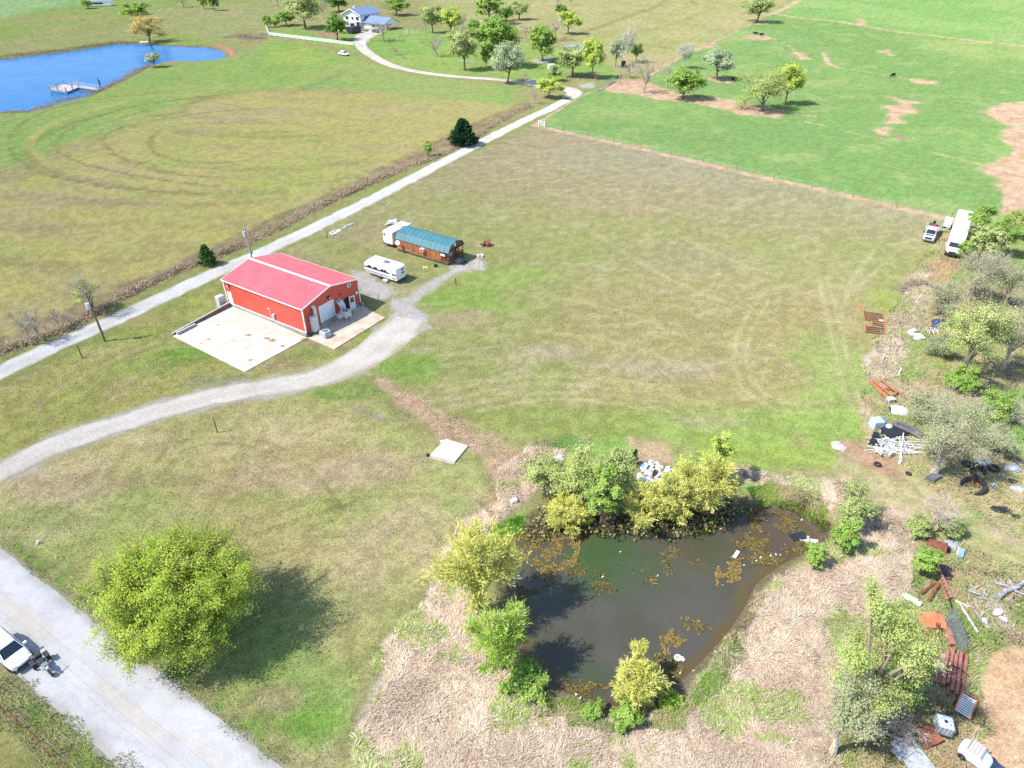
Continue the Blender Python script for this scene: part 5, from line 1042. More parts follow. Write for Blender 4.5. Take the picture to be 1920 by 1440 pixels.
for i in range(4):
    (xa, za), (xb, zb) = prof[i], prof[i+1]; nx, nz = -(zb-za), (xb-xa); l_ = hypot(nx, nz); nx /= l_; nz /= l_; n = 12; y0, y1 = -0.15, CL+0.15
    for k in range(n):
        ya, yb = y0+(y1-y0)*k/n+0.004, y0+(y1-y0)*(k+1)/n-0.004
        m = MB(); m.hexa([(xa, ya, za), (xb, ya, zb), (xb, yb, zb), (xa, yb, za)], [(xa+nx*0.04, ya, za+nz*0.04), (xb+nx*0.04, ya, zb+nz*0.04), (xb+nx*0.04, yb, zb+nz*0.04), (xa+nx*0.04, yb, za+nz*0.04)])
        m.bar((xa+nx*0.05, ya+0.03, za+nz*0.05), (xb+nx*0.05, ya+0.03, zb+nz*0.05), 0.03, 0.025, (nx, 0, nz)); m.build('roof_panel', TEAL, cab)
    m = MB(); m.hexa([(xa, y0, za-0.02), (xb, y0, zb-0.02), (xb, y1, zb-0.02), (xa, y1, za-0.02)], [(xa, y0, za-0.004), (xb, y0, zb-0.004), (xb, y1, zb-0.004), (xa, y1, za-0.004)]); m.build('roof_deck', WOODD, cab)
for y in (-0.17, CL+0.17): MB().tube([(x, y, z+0.02) for x, z in prof], 0.05, 6).build('rake_trim', paint('teal_trim', (0.03, 0.11, 0.12), 0.5), cab)
MB().tube([(CW/2, -0.16, CR+0.07), (CW/2, CL+0.16, CR+0.07)], 0.07, 6).build('ridge_cap', TEAL, cab)
acw = MB().box(-0.3, 5.3, 1.72, 0.55, 0.72, 0.5).build('window_air_conditioner', OFFW, cab); MB().box(-0.585, 5.3, 1.72, 0.02, 0.45, 0.3).build('grille', BLACKP, acw)
dish = MB(); c0 = np.array((-0.75, 10.4, 1.95)); nr = np.array((-0.75, -0.35, 0.45)); nr /= np.linalg.norm(nr); u_ = np.cross(nr, (0, 0, 1)); u_ /= np.linalg.norm(u_); v_ = np.cross(u_, nr)
secs = []
for rr_, dd_ in ((0.02, -0.12), (0.25, -0.09), (0.42, 0.0), (0.43, 0.02), (0.25, -0.06), (0.02, -0.09)): secs.append([tuple(c0+u_*rr_*cos(2*pi*k/16)+v_*rr_*sin(2*pi*k/16)+nr*dd_) for k in range(16)])
dsh = dish.loft(secs).build('satellite_dish', WHITE, cab, smooth=True); MB().tube([(-0.02, 10.4, 1.6), (-0.5, 10.4, 1.6), tuple(c0-nr*0.1)], 0.03).build('arm', GALV, dsh); MB().tube([tuple(c0-v_*0.35), tuple(c0+nr*0.5-v_*0.1)], 0.02).build('feed_arm', GALV, dsh)
MB().tube([(-0.08, 7.7, 2.1), (-0.1, 7.75, 1.2), (-0.12, 8.0, 0.75), (-0.12, 9.5, 0.6), (-0.1, 10.9, 0.75)], 0.04, 6).build('conduit', paint('conduit_tan', (0.42, 0.3, 0.22), 0.7), cab)
lamp = MB().box(-0.08, 2.9, 1.25, 0.12, 0.14, 0.22).build('wall_lamp', paint('brass', (0.5, 0.34, 0.12), 0.5), cab)
MB().box(-0.12, 1.0, 1.75, 0.12, 0.9, 0.35).build('porch_blind', OFFW, cab)
dm = MB().box(0, 0, 0.02, 1.5, 0.9, 0.03).build('door_mat', paint('dark_mat', (0.02, 0.025, 0.04), 0.95)); dm.location = (*[cO[k]+v for k, v in enumerate((cos(R57)*2.2+sin(R57)*1.7, sin(R57)*2.2-cos(R57)*1.7))], 0.03); dm.rotation_euler.z = R57; tag(dm, 'dark mat lying in front of the cabin porch steps', 'mat')
# ---------------------------------------------------------------- wheels and vehicles
def wheel(par, x, y, r=0.34, wd=0.22, rim=STEEL, name='wheel'):
    t = MB(); s = [(0.62*r, -wd/2), (0.93*r, -wd/2), (r, -wd*0.3), (r, wd*0.3), (0.93*r, wd/2), (0.62*r, wd/2)]
    n = 16; secs = [[(x+rr*cos(2*pi*k/n), y+yy, r+rr*sin(2*pi*k/n)) for k in range(n)] for rr, yy in s]
    w_ = t.loft(secs, False).build(name, RUBBER, par, smooth=True)
    m = MB(); sg = 1 if y > 0 else -1
    m.loft([[(x+0.62*r*cos(2*pi*k/12), y+sg*q, r+0.62*r*sin(2*pi*k/12)) for k in range(12)] for q in (-0.06, wd*0.4)]); m.build('rim', rim, w_)
    return w_
def quad_panel(par, nm, q, mat, inset=(0.06, 0.08), th=0.012):
    """a pane set on a four-cornered opening, slightly proud"""
    q = [np.array(p, float) for p in q]
    f = lambda u, v: q[0]*(1-u)*(1-v)+q[1]*u*(1-v)+q[2]*u*v+q[3]*(1-u)*v
    a, b = inset; c = [f(a, b), f(1-a, b), f(1-a, 1-b), f(a, 1-b)]; n_ = np.cross(c[1]-c[0], c[3]-c[0]); n_ /= np.linalg.norm(n_)
    return MB().hexa([p-n_*th for p in c], [p+n_*th for p in c]).build(nm, mat, par)
def body_loft(par, nm, mat, secs, sub=2):
    """secs: (x, z bottom, z top, half width bottom, half width top)"""
    L = []
    for x, zb, zt, wb, wt in secs:
        zm = zb+(zt-zb)*0.55; wm = max(wb, wt)*1.03
        L.append([(x, -wb, zb), (x, -wm, zm), (x, -wt*0.98, zt-0.04), (x, -wt*0.86, zt), (x, 0, zt+0.025), (x, wt*0.86, zt), (x, wt*0.98, zt-0.04), (x, wm, zm), (x, wb, zb), (x, 0, zb)])
    o = MB().loft(L).build(nm, mat, par, smooth=True); s = o.modifiers.new('smooth', 'SUBSURF'); s.levels = s.render_levels = sub
    e = o.modifiers.new('edges', 'WEIGHTED_NORMAL') if False else None
    return o
def cabin_top(par, mat, x0, x1, X0, X1, zb, zt, wb, wt, names=('windscreen', 'rear_window', 'side_window'), split=2):
    """greenhouse of a car: x0..x1 at the belt, X0..X1 at the roof (x1/X1 = front)"""
    B = [(x0, -wb, zb), (x1, -wb, zb), (x1, wb, zb), (x0, wb, zb)]; Tp = [(X0, -wt, zt), (X1, -wt, zt), (X1, wt, zt), (X0, wt, zt)]
    o = MB().hexa(B, Tp).build('cab', mat, par, bevel=0.07)
    MB().box((X0+X1)/2, 0, zt+0.012, (X1-X0)*0.96, wt*1.9, 0.05).build('roof', mat, par, bevel=0.03)
    quad_panel(par, names[0], [B[1], B[2], Tp[2], Tp[1]], GLASS, (0.05, 0.07)); quad_panel(par, names[1], [B[3], B[0], Tp[0], Tp[3]], GLASS, (0.08, 0.15))
    for s in (0, 1):
        b0, b1, t1, t0 = (B[0], B[1], Tp[1], Tp[0]) if s == 0 else (B[2], B[3], Tp[3], Tp[2])
        for k in range(split):
            g = lambda A_, C_, u: tuple(np.array(A_)*(1-u)+np.array(C_)*u)
            quad_panel(par, names[2], [g(b0, b1, k/split), g(b0, b1, (k+1)/split), g(t0, t1, (k+1)/split), g(t0, t1, k/split)], GLASS, (0.06, 0.14))
    return o
def lights(par, x, y, z, sx=0.1, sy=0.34, sz=0.16, mat=None, nm='headlight'):
    for s in (-1, 1): MB().box(x, s*y, z, sx, sy, sz).build(nm, mat or STEEL, par, bevel=0.02)
CARW = paint('car_white', (0.74, 0.76, 0.78), 0.25, var=0.03, spec=0.6); LENS = paint('lens', (0.55, 0.6, 0.66), 0.12, var=0.1, spec=0.8); TAIL = paint('tail_light', (0.35, 0.02, 0.02), 0.3)
# white SUV on the county road
hd = radians(-32); p = np.array(G(51, 1254)); u = np.array((cos(hd), sin(hd))); c = p-u*2.28
suv = thing('parked_car', 'white sport utility car stopped on the paved road right behind the black trike', 'car', (c[0], c[1], 0.03), hd)
body_loft(suv, 'body', CARW, [(-2.30, 0.42, 0.98, 0.72, 0.74), (-2.18, 0.28, 1.08, 0.84, 0.84), (-1.3, 0.25, 1.1, 0.90, 0.88), (0, 0.24, 1.08, 0.91, 0.89), (1.0, 0.25, 1.05, 0.90, 0.86), (1.75, 0.27, 0.97, 0.86, 0.78), (2.12, 0.32, 0.88, 0.74, 0.66), (2.30, 0.42, 0.72, 0.56, 0.52)])
cabin_top(suv, CARW, -2.15, 1.15, -1.75, 0.35, 1.02, 1.62, 0.84, 0.66, split=3)
MB().box(2.2, 0, 0.55, 0.2, 1.0, 0.26).build('grille', BLACKP, suv, bevel=0.03); MB().box(2.24, 0, 0.34, 0.22, 1.35, 0.2).build('bumper', BLACKP, suv, bevel=0.05)
MB().box(0, 0, 0.27, 3.9, 1.84, 0.12).build('sill', BLACKP, suv); lights(suv, 2.08, 0.6, 0.78, 0.22, 0.34, 0.13, LENS); lights(suv, -2.24, 0.68, 0.95, 0.1, 0.26, 0.28, TAIL, 'tail_light')
for s in (-1, 1):
    MB().box(0.82, s*1.03, 1.1, 0.2, 0.26, 0.16).build('mirror', CARW, suv, bevel=0.04); MB().box(-0.7, s*0.62, 1.68, 1.9, 0.05, 0.05).build('roof_rail', STEEL, suv)
    for x in (-1.35, 1.4): wheel(suv, x, s*0.82)
MB().box(1.02, 0.2, 1.115, 0.02, 0.7, 0.02).build('wiper', BLACKP, suv)
# black trike
p0, p1 = np.array(G(77, 1241)), np.array(G(99, 1268)); hd = atan2(*(p1-p0)[::-1]); c = (p0+p1)/2
tr = thing('motor_trike', 'black three wheeled motorcycle parked in front of the white car', 'motorcycle', (c[0], c[1], 0.03), hd)
for s in (-1, 1): wheel(tr, -0.75, s*0.52, 0.34, 0.3, STEEL, 'rear_wheel')
fwv = MB(); fwv.ring(0.98, 0, 0.32, 0.26, 0.075, 18, 8, (0, 1, 0)); fwv = fwv.build('front_wheel', RUBBER, tr, smooth=True); MB().tube([(0.98, -0.04, 0.32), (0.98, 0.04, 0.32)], 0.2, 12).build('rim', STEEL, fwv)
MB().box(-0.75, 0, 0.36, 0.14, 1.0, 0.12).build('rear_axle', STEEL, tr); MB().tube([(-0.8, 0, 0.5), (-0.2, 0, 0.4), (0.4, 0, 0.48), (0.72, 0, 0.95)], 0.07).build('frame', BLACKP, tr)
for s in (-1, 1):
    MB().tube([(0.98, s*0.1, 0.32), (0.7, s*0.1, 1.02)], 0.03).build('fork', STEEL, tr); MB().box(-0.75, s*0.52, 0.72, 0.66, 0.36, 0.06).build('fender', BLACKP, tr, bevel=0.03); MB().tube([(-0.9, s*0.25, 0.34), (0.1, s*0.25, 0.3)], 0.055, 8).build('exhaust', STEEL, tr)
    MB().box(0.62, s*0.42, 1.16, 0.06, 0.14, 0.1).build('mirror', STEEL, tr)
MB().loft([[(x, w_*cos(2*pi*k/10), z+h_*sin(2*pi*k/10)) for k in range(10)] for x, w_, z, h_ in ((-0.1, 0.12, 0.78, 0.1), (0.1, 0.2, 0.82, 0.16), (0.4, 0.18, 0.84, 0.15), (0.62, 0.1, 0.86, 0.1))]).build('fuel_tank', paint('gloss_black', (0.015, 0.018, 0.03), 0.12, spec=0.9), tr, smooth=True)
MB().box(0.1, 0, 0.45, 0.55, 0.36, 0.4).build('engine', STEEL, tr, bevel=0.05); MB().box(-0.45, 0, 0.74, 0.62, 0.4, 0.14).build('saddle', DARK, tr, bevel=0.06); MB().box(-0.95, 0, 0.85, 0.4, 0.6, 0.36).build('luggage_box', BLACKP, tr, bevel=0.08)
MB().tube([(0.5, -0.45, 1.08), (0.66, -0.2, 1.1), (0.7, 0, 1.08), (0.66, 0.2, 1.1), (0.5, 0.45, 1.08)], 0.02).build('handlebar', STEEL, tr); MB().cyl(0.86, 0, 0.86, 1.02, 0.1, n=12).build('headlight', LENS, tr)
MB().loft([[(x, w_*cos(pi*k/6), z+h_*sin(pi*k/6)) for k in range(7)] for x, w_, z, h_ in ((0.72, 0.22, 1.1, 0.08), (0.62, 0.24, 1.3, 0.12))]).build('windshield', LENS, tr)
# white flatbed pickup with a red machine on it
p = np.array(G(1738, 455)); hd = radians(-124); u = np.array((cos(hd), sin(hd))); c = p-u*2.75
pk = thing('pickup_truck', 'white flatbed pickup parked on the grass beside the white box truck', 'pickup truck', (c[0], c[1], 0), hd)
body_loft(pk, 'body', CARW, [(-0.9, 0.45, 1.12, 0.90, 0.9), (-0.5, 0.40, 1.18, 0.95, 0.94), (1.2, 0.40, 1.18, 0.96, 0.94), (2.3, 0.42, 1.14, 0.95, 0.90), (2.62, 0.46, 1.06, 0.92, 0.84), (2.78, 0.5, 0.95, 0.86, 0.78)])
cabin_top(pk, CARW, -0.85, 1.35, -0.55, 0.7, 1.12, 1.85, 0.90, 0.74, split=2)
MB().box(2.74, 0, 0.86, 0.1, 1.15, 0.34).build('grille', BLACKP, pk, bevel=0.03); MB().box(2.85, 0, 0.52, 0.18, 1.9, 0.24).build('bumper', STEEL, pk, bevel=0.03); lights(pk, 2.7, 0.74, 0.9, 0.14, 0.3, 0.24, LENS)
MB().box(1.9, 0, 1.185, 0.6, 1.3, 0.03).build('hood_scoop', paint('hood_blue', (0.05, 0.1, 0.22), 0.3), pk)
MB().box(-2.55, 0, 0.98, 3.2, 2.2, 0.14).build('flatbed', paint('bed_wood', (0.35, 0.26, 0.18), 0.8, var=0.3, size=0.4), pk); MB().box(-1.0, 0, 1.45, 0.08, 2.1, 0.9).build('headache_rack', GALV, pk)
for s in (-1, 1):
    MB().box(1.05, s*1.08, 1.25, 0.14, 0.22, 0.26).build('mirror', BLACKP, pk)
    MB().box(-2.5, s*1.1, 1.2, 3.0, 0.06, 0.28).build('side_rail', GALV, pk)
    for x in (-2.6, 1.75): wheel(pk, x, s*0.86, 0.4, 0.27)
q = c-u*2.45; ml = thing('ride_on_mower', 'red machine loaded on the bed of the white flatbed pickup', 'mower', (q[0], q[1], 1.05), hd+0.15)
REDP = paint('red_paint', (0.42, 0.03, 0.03), 0.4)
MB().box(0.15, 0, 0.55, 0.8, 0.75, 0.4).build('hood', REDP, ml, bevel=0.1); MB().box(-0.35, 0, 0.42, 0.7, 0.9, 0.22).build('deck', REDP, ml, bevel=0.05); MB().box(-0.35, 0, 0.78, 0.4, 0.45, 0.16).build('seat', DARK, ml, bevel=0.06); MB().box(-0.55, 0, 1.0, 0.1, 0.45, 0.4).build('backrest', DARK, ml, bevel=0.05)
for s in (-1, 1): wheel(ml, -0.4, s*0.52, 0.3, 0.24); wheel(ml, 0.5, s*0.45, 0.2, 0.16)
for k, (x, y, sx, sy, sz, nm, lb, mt) in enumerate(((-3.75, 0.55, .5, .6, .45, 'tool_box', 'grey tool box at the rear left of the pickup bed', STEEL), (-1.4, 0, .4, 1.7, .4, 'tool_box', 'dark tool box lying across the pickup bed behind the cab', BLACKP), (-3.7, -0.5, .6, .5, .35, 'fuel_can', 'dark can at the rear right of the pickup bed', DARK))):
    q = c+u*x+np.array((-u[1], u[0]))*y; o = thing(nm, lb, 'box', (q[0], q[1], 1.05), hd); MB().box(0, 0, sz/2, sx, sy, sz).build('case', mt, o, bevel=0.03); MB().box(0, 0, sz+0.02, sx*1.03, sy*1.03, 0.04).build('lid', mt, o)
# white box truck half hidden by trees
a, b = np.array(G(1782, 440, 3.3)), np.array(G(1797.5, 392.5, 3.3)); hd = atan2(*(a-b)[::-1]); u = np.array((cos(hd), sin(hd))); nv = np.array((-u[1], u[0])); Lb = np.linalg.norm(a-b); ctr = (a+b)/2+nv*1.25
bt = thing('box_truck', 'long white box truck parked against the trees at the right', 'truck', (ctr[0], ctr[1], 0), hd)
MB().box(0, 0, 2.1, Lb, 2.5, 2.4).build('cargo_box', OFFW, bt, bevel=0.04); MB().box(0, 0, 3.33, Lb-0.1, 2.4, 0.05).build('roof', paint('truck_roof', (0.66, 0.62, 0.58), 0.6, var=0.1, size=1.2), bt)
MB().box(0.8, 0, 0.75, Lb+1.5, 1.0, 0.25).build('chassis', BLACKP, bt)
fx = Lb/2
MB().hexa([(fx+0.02, -1.1, 0.7), (fx+1.2, -1.1, 0.7), (fx+1.2, 1.1, 0.7), (fx+0.02, 1.1, 0.7)], [(fx+0.02, -0.98, 2.35), (fx+0.5, -0.95, 2.35), (fx+0.5, 0.95, 2.35), (fx+0.02, 0.98, 2.35)]).build('cab', CARW, bt, bevel=0.08)
quad_panel(bt, 'windscreen', [(fx+1.2, -1.1, 0.7), (fx+1.2, 1.1, 0.7), (fx+0.5, 0.95, 2.35), (fx+0.5, -0.95, 2.35)], GLASS, (0.08, 0.0), 0.02) if False else quad_panel(bt, 'windscreen', [(fx+0.87, -1.03, 1.5), (fx+0.87, 1.03, 1.5), (fx+0.5, 0.95, 2.35), (fx+0.5, -0.95, 2.35)], GLASS, (0.05, 0.06), 0.02)
body_loft(bt, 'hood', CARW, [(fx+0.75, 0.65, 1.4, 1.0, 0.9), (fx+1.6, 0.65, 1.32, 0.95, 0.8), (fx+2.0, 0.7, 1.15, 0.8, 0.7)]); MB().box(fx+1.98, 0, 0.62, 0.2, 2.1, 0.3).build('bumper', BLACKP, bt, bevel=0.03); MB().box(fx+1.95, 0, 1.0, 0.12, 1.1, 0.3).build('grille', BLACKP, bt); lights(bt, fx+1.9, 0.75, 1.0, 0.14, 0.26, 0.22, LENS)
for s in (-1, 1):
    MB().box(fx+0.7, s*1.3, 1.9, 0.12, 0.3, 0.45).build('mirror', CARW, bt); wheel(bt, fx+1.1, s*0.95, 0.45, 0.28); wheel(bt, -fx*0.55, s*0.95, 0.45, 0.45); wheel(bt, -fx*0.55-1.0, s*0.95, 0.45, 0.45)
q = a+nv*-0.35-u*(Lb*0.72); ld = thing('loading_ramp', 'white slatted ramp leaning against the side of the white box truck', 'ramp', (q[0]-nv[0]*1.1, q[1]-nv[1]*1.1, 0), hd)
for s in (-0.35, 0.35): MB().bar((s, -0.2, 0.05), (s, 1.2, 1.1), 0.07).build('rail', GALV, ld)
for k in range(8): MB().bar((-0.35, -0.1+k*0.17, 0.13+k*0.128), (0.35, -0.1+k*0.17, 0.13+k*0.128), 0.07, 0.03).build('rung', GALV, ld)
sd_ = thing('side_trailer', 'small white trailer tucked behind the box truck at the field fence', 'trailer', (*(b-nv*0.9-u*-1.5), 0), hd); MB().box(0, 0, 1.1, 2.2, 1.3, 1.3).build('body', OFFW, sd_, bevel=0.05); [wheel(sd_, 0, s*0.6, 0.33, 0.2) for s in (-1, 1)]; MB().bar((-1.1, 0, 0.5), (-1.9, 0, 0.45), 0.08).build('tow_bar', BLACKP, sd_)
# white travel trailer
rO = np.array(G(745, 533.5)); rv = thing('travel_trailer', 'white travel trailer with dark stripes parked between the barn and the cabin', 'travel trailer', (*rO, 0), R57)
RL, RW = 7.0, 2.3; RVW = paint('trailer_white', (0.70, 0.71, 0.73), 0.4, var=0.05)
pr = [(0.05, 0.5), (RL-0.55, 0.5), (RL, 1.1), (RL-0.1, 2.1), (RL-0.7, 2.62), (0.18, 2.68), (0.0, 2.5)]   # side outline (distance along, height)
MB().loft([[(x, y, z) for y, z in pr] for x in (0, RW)]).build('body', RVW, rv, bevel=0.06)
MB().box(RW/2, RL/2-0.2, 2.69, RW-0.1, RL-1.1, 0.04).build('roof', WHITE, rv)
vt = MB().box(RW/2, RL*0.42, 2.8, 0.75, 0.95, 0.24).build('roof_air_conditioner', paint('grey_blue', (0.12, 0.16, 0.26), 0.5), rv, bevel=0.06); MB().box(RW*0.3, RL*0.75, 2.74, 0.4, 0.4, 0.1).build('roof_vent', OFFW, rv)
NAVY = paint('navy_stripe', (0.02, 0.03, 0.08), 0.4)
MB().box(-0.014, RL/2-0.05, 1.55, 0.02, RL-0.3, 0.24).build('stripe', NAVY, rv); MB().box(-0.014, RL/2-0.1, 0.95, 0.02, RL-0.6, 0.09).build('stripe', NAVY, rv)
MB().box(-0.014, RL/2-0.1, 0.74, 0.016, RL-0.9, 0.18).build('trim_band', GALV, rv)
for y, wd_ in ((5.75, .7), (4.45, .7), (3.0, .55), (2.35, .5)): MB().box(-0.03, y, 1.72, 0.03, wd_, 0.42).build('window', GLASS, rv)
MB().box(-0.025, 1.2, 1.45, 0.02, 0.62, 1.75).build('door', OFFW, rv)
for x, z in ((1.55, 2.1), (1.6, 1.55)): MB().box(x, -0.02, z, 0.62, 0.03, 0.24).build('rear_window', GLASS, rv)
MB().box(RW/2, -0.08, 0.5, RW, 0.14, 0.16).build('bumper', BLACKP, rv); MB().box(RW/2, RL/2, 0.42, 1.2, RL-0.4, 0.16).build('chassis', BLACKP, rv); MB().bar((RW/2, RL-0.2, 0.45), (RW/2, RL+1.1, 0.42), 0.12).build('tow_bar', BLACKP, rv)
for x in (0.12, RW-0.12):
    for y in (2.9, 3.65):
        t = MB().loft([[(x+dx_, y+0.34*cos(2*pi*k/14), 0.34+0.34*sin(2*pi*k/14)) for k in range(14)] for dx_ in (-0.1, 0.1)]).build('wheel', RUBBER, rv)
MB().box(-0.35, 2.2, 0.25, 0.6, 0.9, 0.3).build('entry_step', GALV, rv)
# white cargo trailer behind the cabin
kO = np.array(G(738, 465.5)); ct = thing('cargo_trailer', 'plain white box trailer standing at the rear end of the cabin', 'trailer', (*kO, 0), R57)
KL, KW = 5.2, 2.25
MB().box(KL/2, KW/2, 1.7, KL, KW, 2.25).build('body', WHITE, ct, bevel=0.05); MB().box(KL/2, KW/2, 2.85, KL-0.1, KW-0.1, 0.05).build('roof', OFFW, ct)
MB().box(KL/2, KW/2, 0.5, KL, 1.2, 0.18).build('chassis', BLACKP, ct); MB().box(-0.05, KW/2, 0.55, 0.12, KW, 0.14).build('bumper', BLACKP, ct)
dr = MB().box(-0.02, KW/2, 1.75, 0.03, KW-0.2, 2.0).build('rear_door', WHITE, ct)
for z in (2.35, 2.1): MB().box(-0.045, KW-0.45, z, 0.02, 0.5, 0.16).build('sticker', BLACKP, ct)
for y in (0.12, KW-0.12): MB().box(-0.05, y, 0.8, 0.04, 0.14, 0.14).build('tail_light', TAIL, ct)
for y in (0.15, KW-0.15): MB().loft([[(KL*0.42+0.36*cos(2*pi*k/14), y+d_, 0.36+0.36*sin(2*pi*k/14)) for k in range(14)] for d_ in (-0.11, 0.11)]).build('wheel', RUBBER, ct)
MB().cyl(KL+0.2, 0.2, 0, 3.2, 0.05).build('vent_pipe', TRIM, ct)
# doghouse
q = G(913, 461); dh = thing('doghouse', 'small brown doghouse on bare dirt near the cabin porch', 'doghouse', (*q, 0), R57)
MB().box(0, 0, 0.4, 1.1, 0.9, 0.75).build('walls', WOODO, dh); MB().box(-0.56, 0, 0.35, 0.03, 0.4, 0.5).build('doorway', DARK, dh)
for s in (-1, 1): MB().hexa([(-0.65, 0, 1.15), (0.65, 0, 1.15), (0.65, s*0.62, 0.7), (-0.65, s*0.62, 0.7)], [(-0.65, 0, 1.2), (0.65, 0, 1.2), (0.65, s*0.62, 0.75), (-0.65, s*0.62, 0.75)]).build('roof_slope', paint('doghouse_roof', (0.3, 0.13, 0.09), 0.8), dh)
q = G(906, 463); o = thing('dog', 'dark dog sitting in front of the small brown doghouse', 'dog', (*q, 0), radians(200))
MB().loft([[(x, w_*cos(2*pi*k/8), z+h_*sin(2*pi*k/8)) for k in range(8)] for x, w_, z, h_ in ((-0.42, .05, .32, .05), (-0.35, .13, .3, .16), (0, .13, .38, .16), (0.25, .12, .47, .17), (0.4, .08, .6, .1), (0.52, .08, .68, .09), (0.62, .05, .65, .06), (0.7, .03, .63, .035))]).build('body', paint('dog_coat', (0.03, 0.028, 0.026), 0.8), o, smooth=True)
for x, y in ((-0.28, .1), (-0.28, -.1), (0.26, .08), (0.26, -.08)): MB().tube([(x, y, 0.34), (x+0.02, y, 0.15), (x, y, 0)], [0.06, 0.04, 0.035]).build('leg', MATS['dog_coat'], o)
MB().tube([(-0.4, 0, 0.35), (-0.6, 0, 0.45)], [0.03, 0.012]).build('tail', MATS['dog_coat'], o)
for s in (-1, 1): MB().tube([(0.5, s*0.05, 0.74), (0.48, s*0.07, 0.84)], [0.03, 0.008]).build('ear', MATS['dog_coat'], o)
# ---------------------------------------------------------------- far white house
hO = G(646, 50); HW, HL, HE, HR = 11.5, 14.5, 5.9, 8.2; house = thing('farmhouse', 'white two storey house with a blue grey metal roof and a low garage wing', 'house', (*hO, 0), R33)
HWAL = paint('house_white', (0.74, 0.73, 0.72), 0.7, var=0.06); BRK = paint('pale_brick', (0.5, 0.48, 0.47), 0.85, var=0.2, size=0.5)
gp = [(0, 0), (HW, 0), (HW, HE), (HW/2, HR), (0, HE)]
MB().loft([[(x, y, z) for x, z in gp] for y in (0, HL)]).build('main_walls', HWAL, house)
MB().box(HW/2, -0.06, 1.3, HW+0.1, 0.12, 2.6).build('brick_base', BRK, house)
for s in (0, 1):
    xa, za, xb, zb = (-0.7, HE-0.3, HW/2, HR) if s == 0 else (HW/2, HR, HW+0.7, HE-0.3)
    rf = MB().hexa([(xa, -0.8, za+.05), (xb, -0.8, zb+.05), (xb, HL+0.6, zb+.05), (xa, HL+0.6, za+.05)], [(xa, -0.8, za+.2), (xb, -0.8, zb+.2), (xb, HL+0.6, zb+.2), (xa, HL+0.6, za+.2)]).build('roof_slope', BLUEG, house)
    MB().bar((xa, -0.85, za+.1), (xb, -0.85, zb+.1), 0.1, 0.35).build('rake_trim', TRIM, rf)
for x, z, sx, sz in ((2.6, 4.3, 1.8, 1.2), (6.3, 4.3, 1.1, 1.2), (9.6, 4.2, 1.7, 1.7), (2.6, 1.6, 1.3, 1.2), (6.6, 1.5, 1.0, 1.3)):
    f = MB().box(x, -0.13, z, sx+0.3, 0.1, sz+0.3).build('window', TRIM, house); MB().box(x, -0.2, z, sx, 0.06, sz).build('pane', GLASS, f)
MB().box(9.6, -1.0, 3.1, 2.6, 1.9, 0.15).build('balcony', TRIM, house); MB().box(9.6, -0.15, 1.25, 1.5, 0.12, 2.4).build('doorway', DARK, house); MB().box(5.3, -0.15, 0.9, 1.9, 0.12, 1.8).build('basement_door', DARK, house)
MB().box(HW+0.05, 4, 4.3, 0.1, 2.0, 1.3).build('side_window', GLASS, house); MB().box(3.2, 5, HR-0.2, 0.8, 0.8, 1.6).build('chimney', HWAL, house)
WX0, WX1, WY0, WY1, WE, WR = HW, HW+15.5, 0.8, 10.8, 2.9, 5.1
MB().loft([[(x, WY0, 0), (x, WY1, 0), (x, WY1, WE), (x, (WY0+WY1)/2, WR-0.05), (x, WY0, WE)] for x in (WX0+0.01, WX1-5)]).build('wing_walls', BRK, house)
for s in (0, 1):
    ya, za, yb, zb = (WY0-0.8, WE-0.3, (WY0+WY1)/2, WR) if s == 0 else ((WY0+WY1)/2, WR, WY1+0.8, WE-0.3)
    MB().hexa([(WX0-0.3 if s == 0 else WX0, ya, za), (WX1, ya, za), (WX1, yb, zb), (WX0, yb, zb)], [(WX0-0.3 if s == 0 else WX0, ya, za+.15), (WX1, ya, za+.15), (WX1, yb, zb+.15), (WX0, yb, zb+.15)]).build('wing_roof', BLUEG, house)
MB().loft([[(x, WY0, WE-0.2), (x, WY1, WE-0.2), (x, (WY0+WY1)/2, WR-0.05)] for x in (WX1-0.25, WX1-0.1)]).build('carport_gable', HWAL, house)
for y in (WY0+0.2, WY1-0.2): MB().box(WX1-0.3, y, WE/2, 0.25, 0.25, WE).build('carport_post', TRIM, house)
MB().box(15.5, WY0-0.05, 1.3, 3.5, 0.1, 2.2).build('garage_door', HWAL, house); MB().box(19.3, WY0-0.05, 1.7, 1.4, 0.1, 1.0).build('window', GLASS, house)
def small_car(px, py, hd, name, label, mat, s=1.0):
    q = G(px, py); o = thing(name, label, 'car', (*q, 0), hd); o.scale = (s, s, s)
    body_loft(o, 'body', mat, [(-2.2, 0.35, 0.85, 0.75, 0.7), (-2.0, 0.25, 0.95, 0.85, 0.82), (1.2, 0.25, 0.95, 0.88, 0.84), (2.0, 0.3, 0.8, 0.8, 0.7), (2.2, 0.4, 0.65, 0.65, 0.6)]); cabin_top(o, mat, -1.7, 1.1, -1.2, 0.4, 0.9, 1.42, 0.8, 0.64)
    for x in (-1.35, 1.35):
        for y in (-0.8, 0.8): wheel(o, x, y)
small_car(645, 104, radians(-35), 'parked_car', 'small white car with its hood down on the grass below the white fence', CARW, 1.15)
small_car(705, 61, radians(-40), 'parked_car', 'dark car parked at the garage of the far white house', paint('car_dark', (0.06, 0.065, 0.08), 0.3))
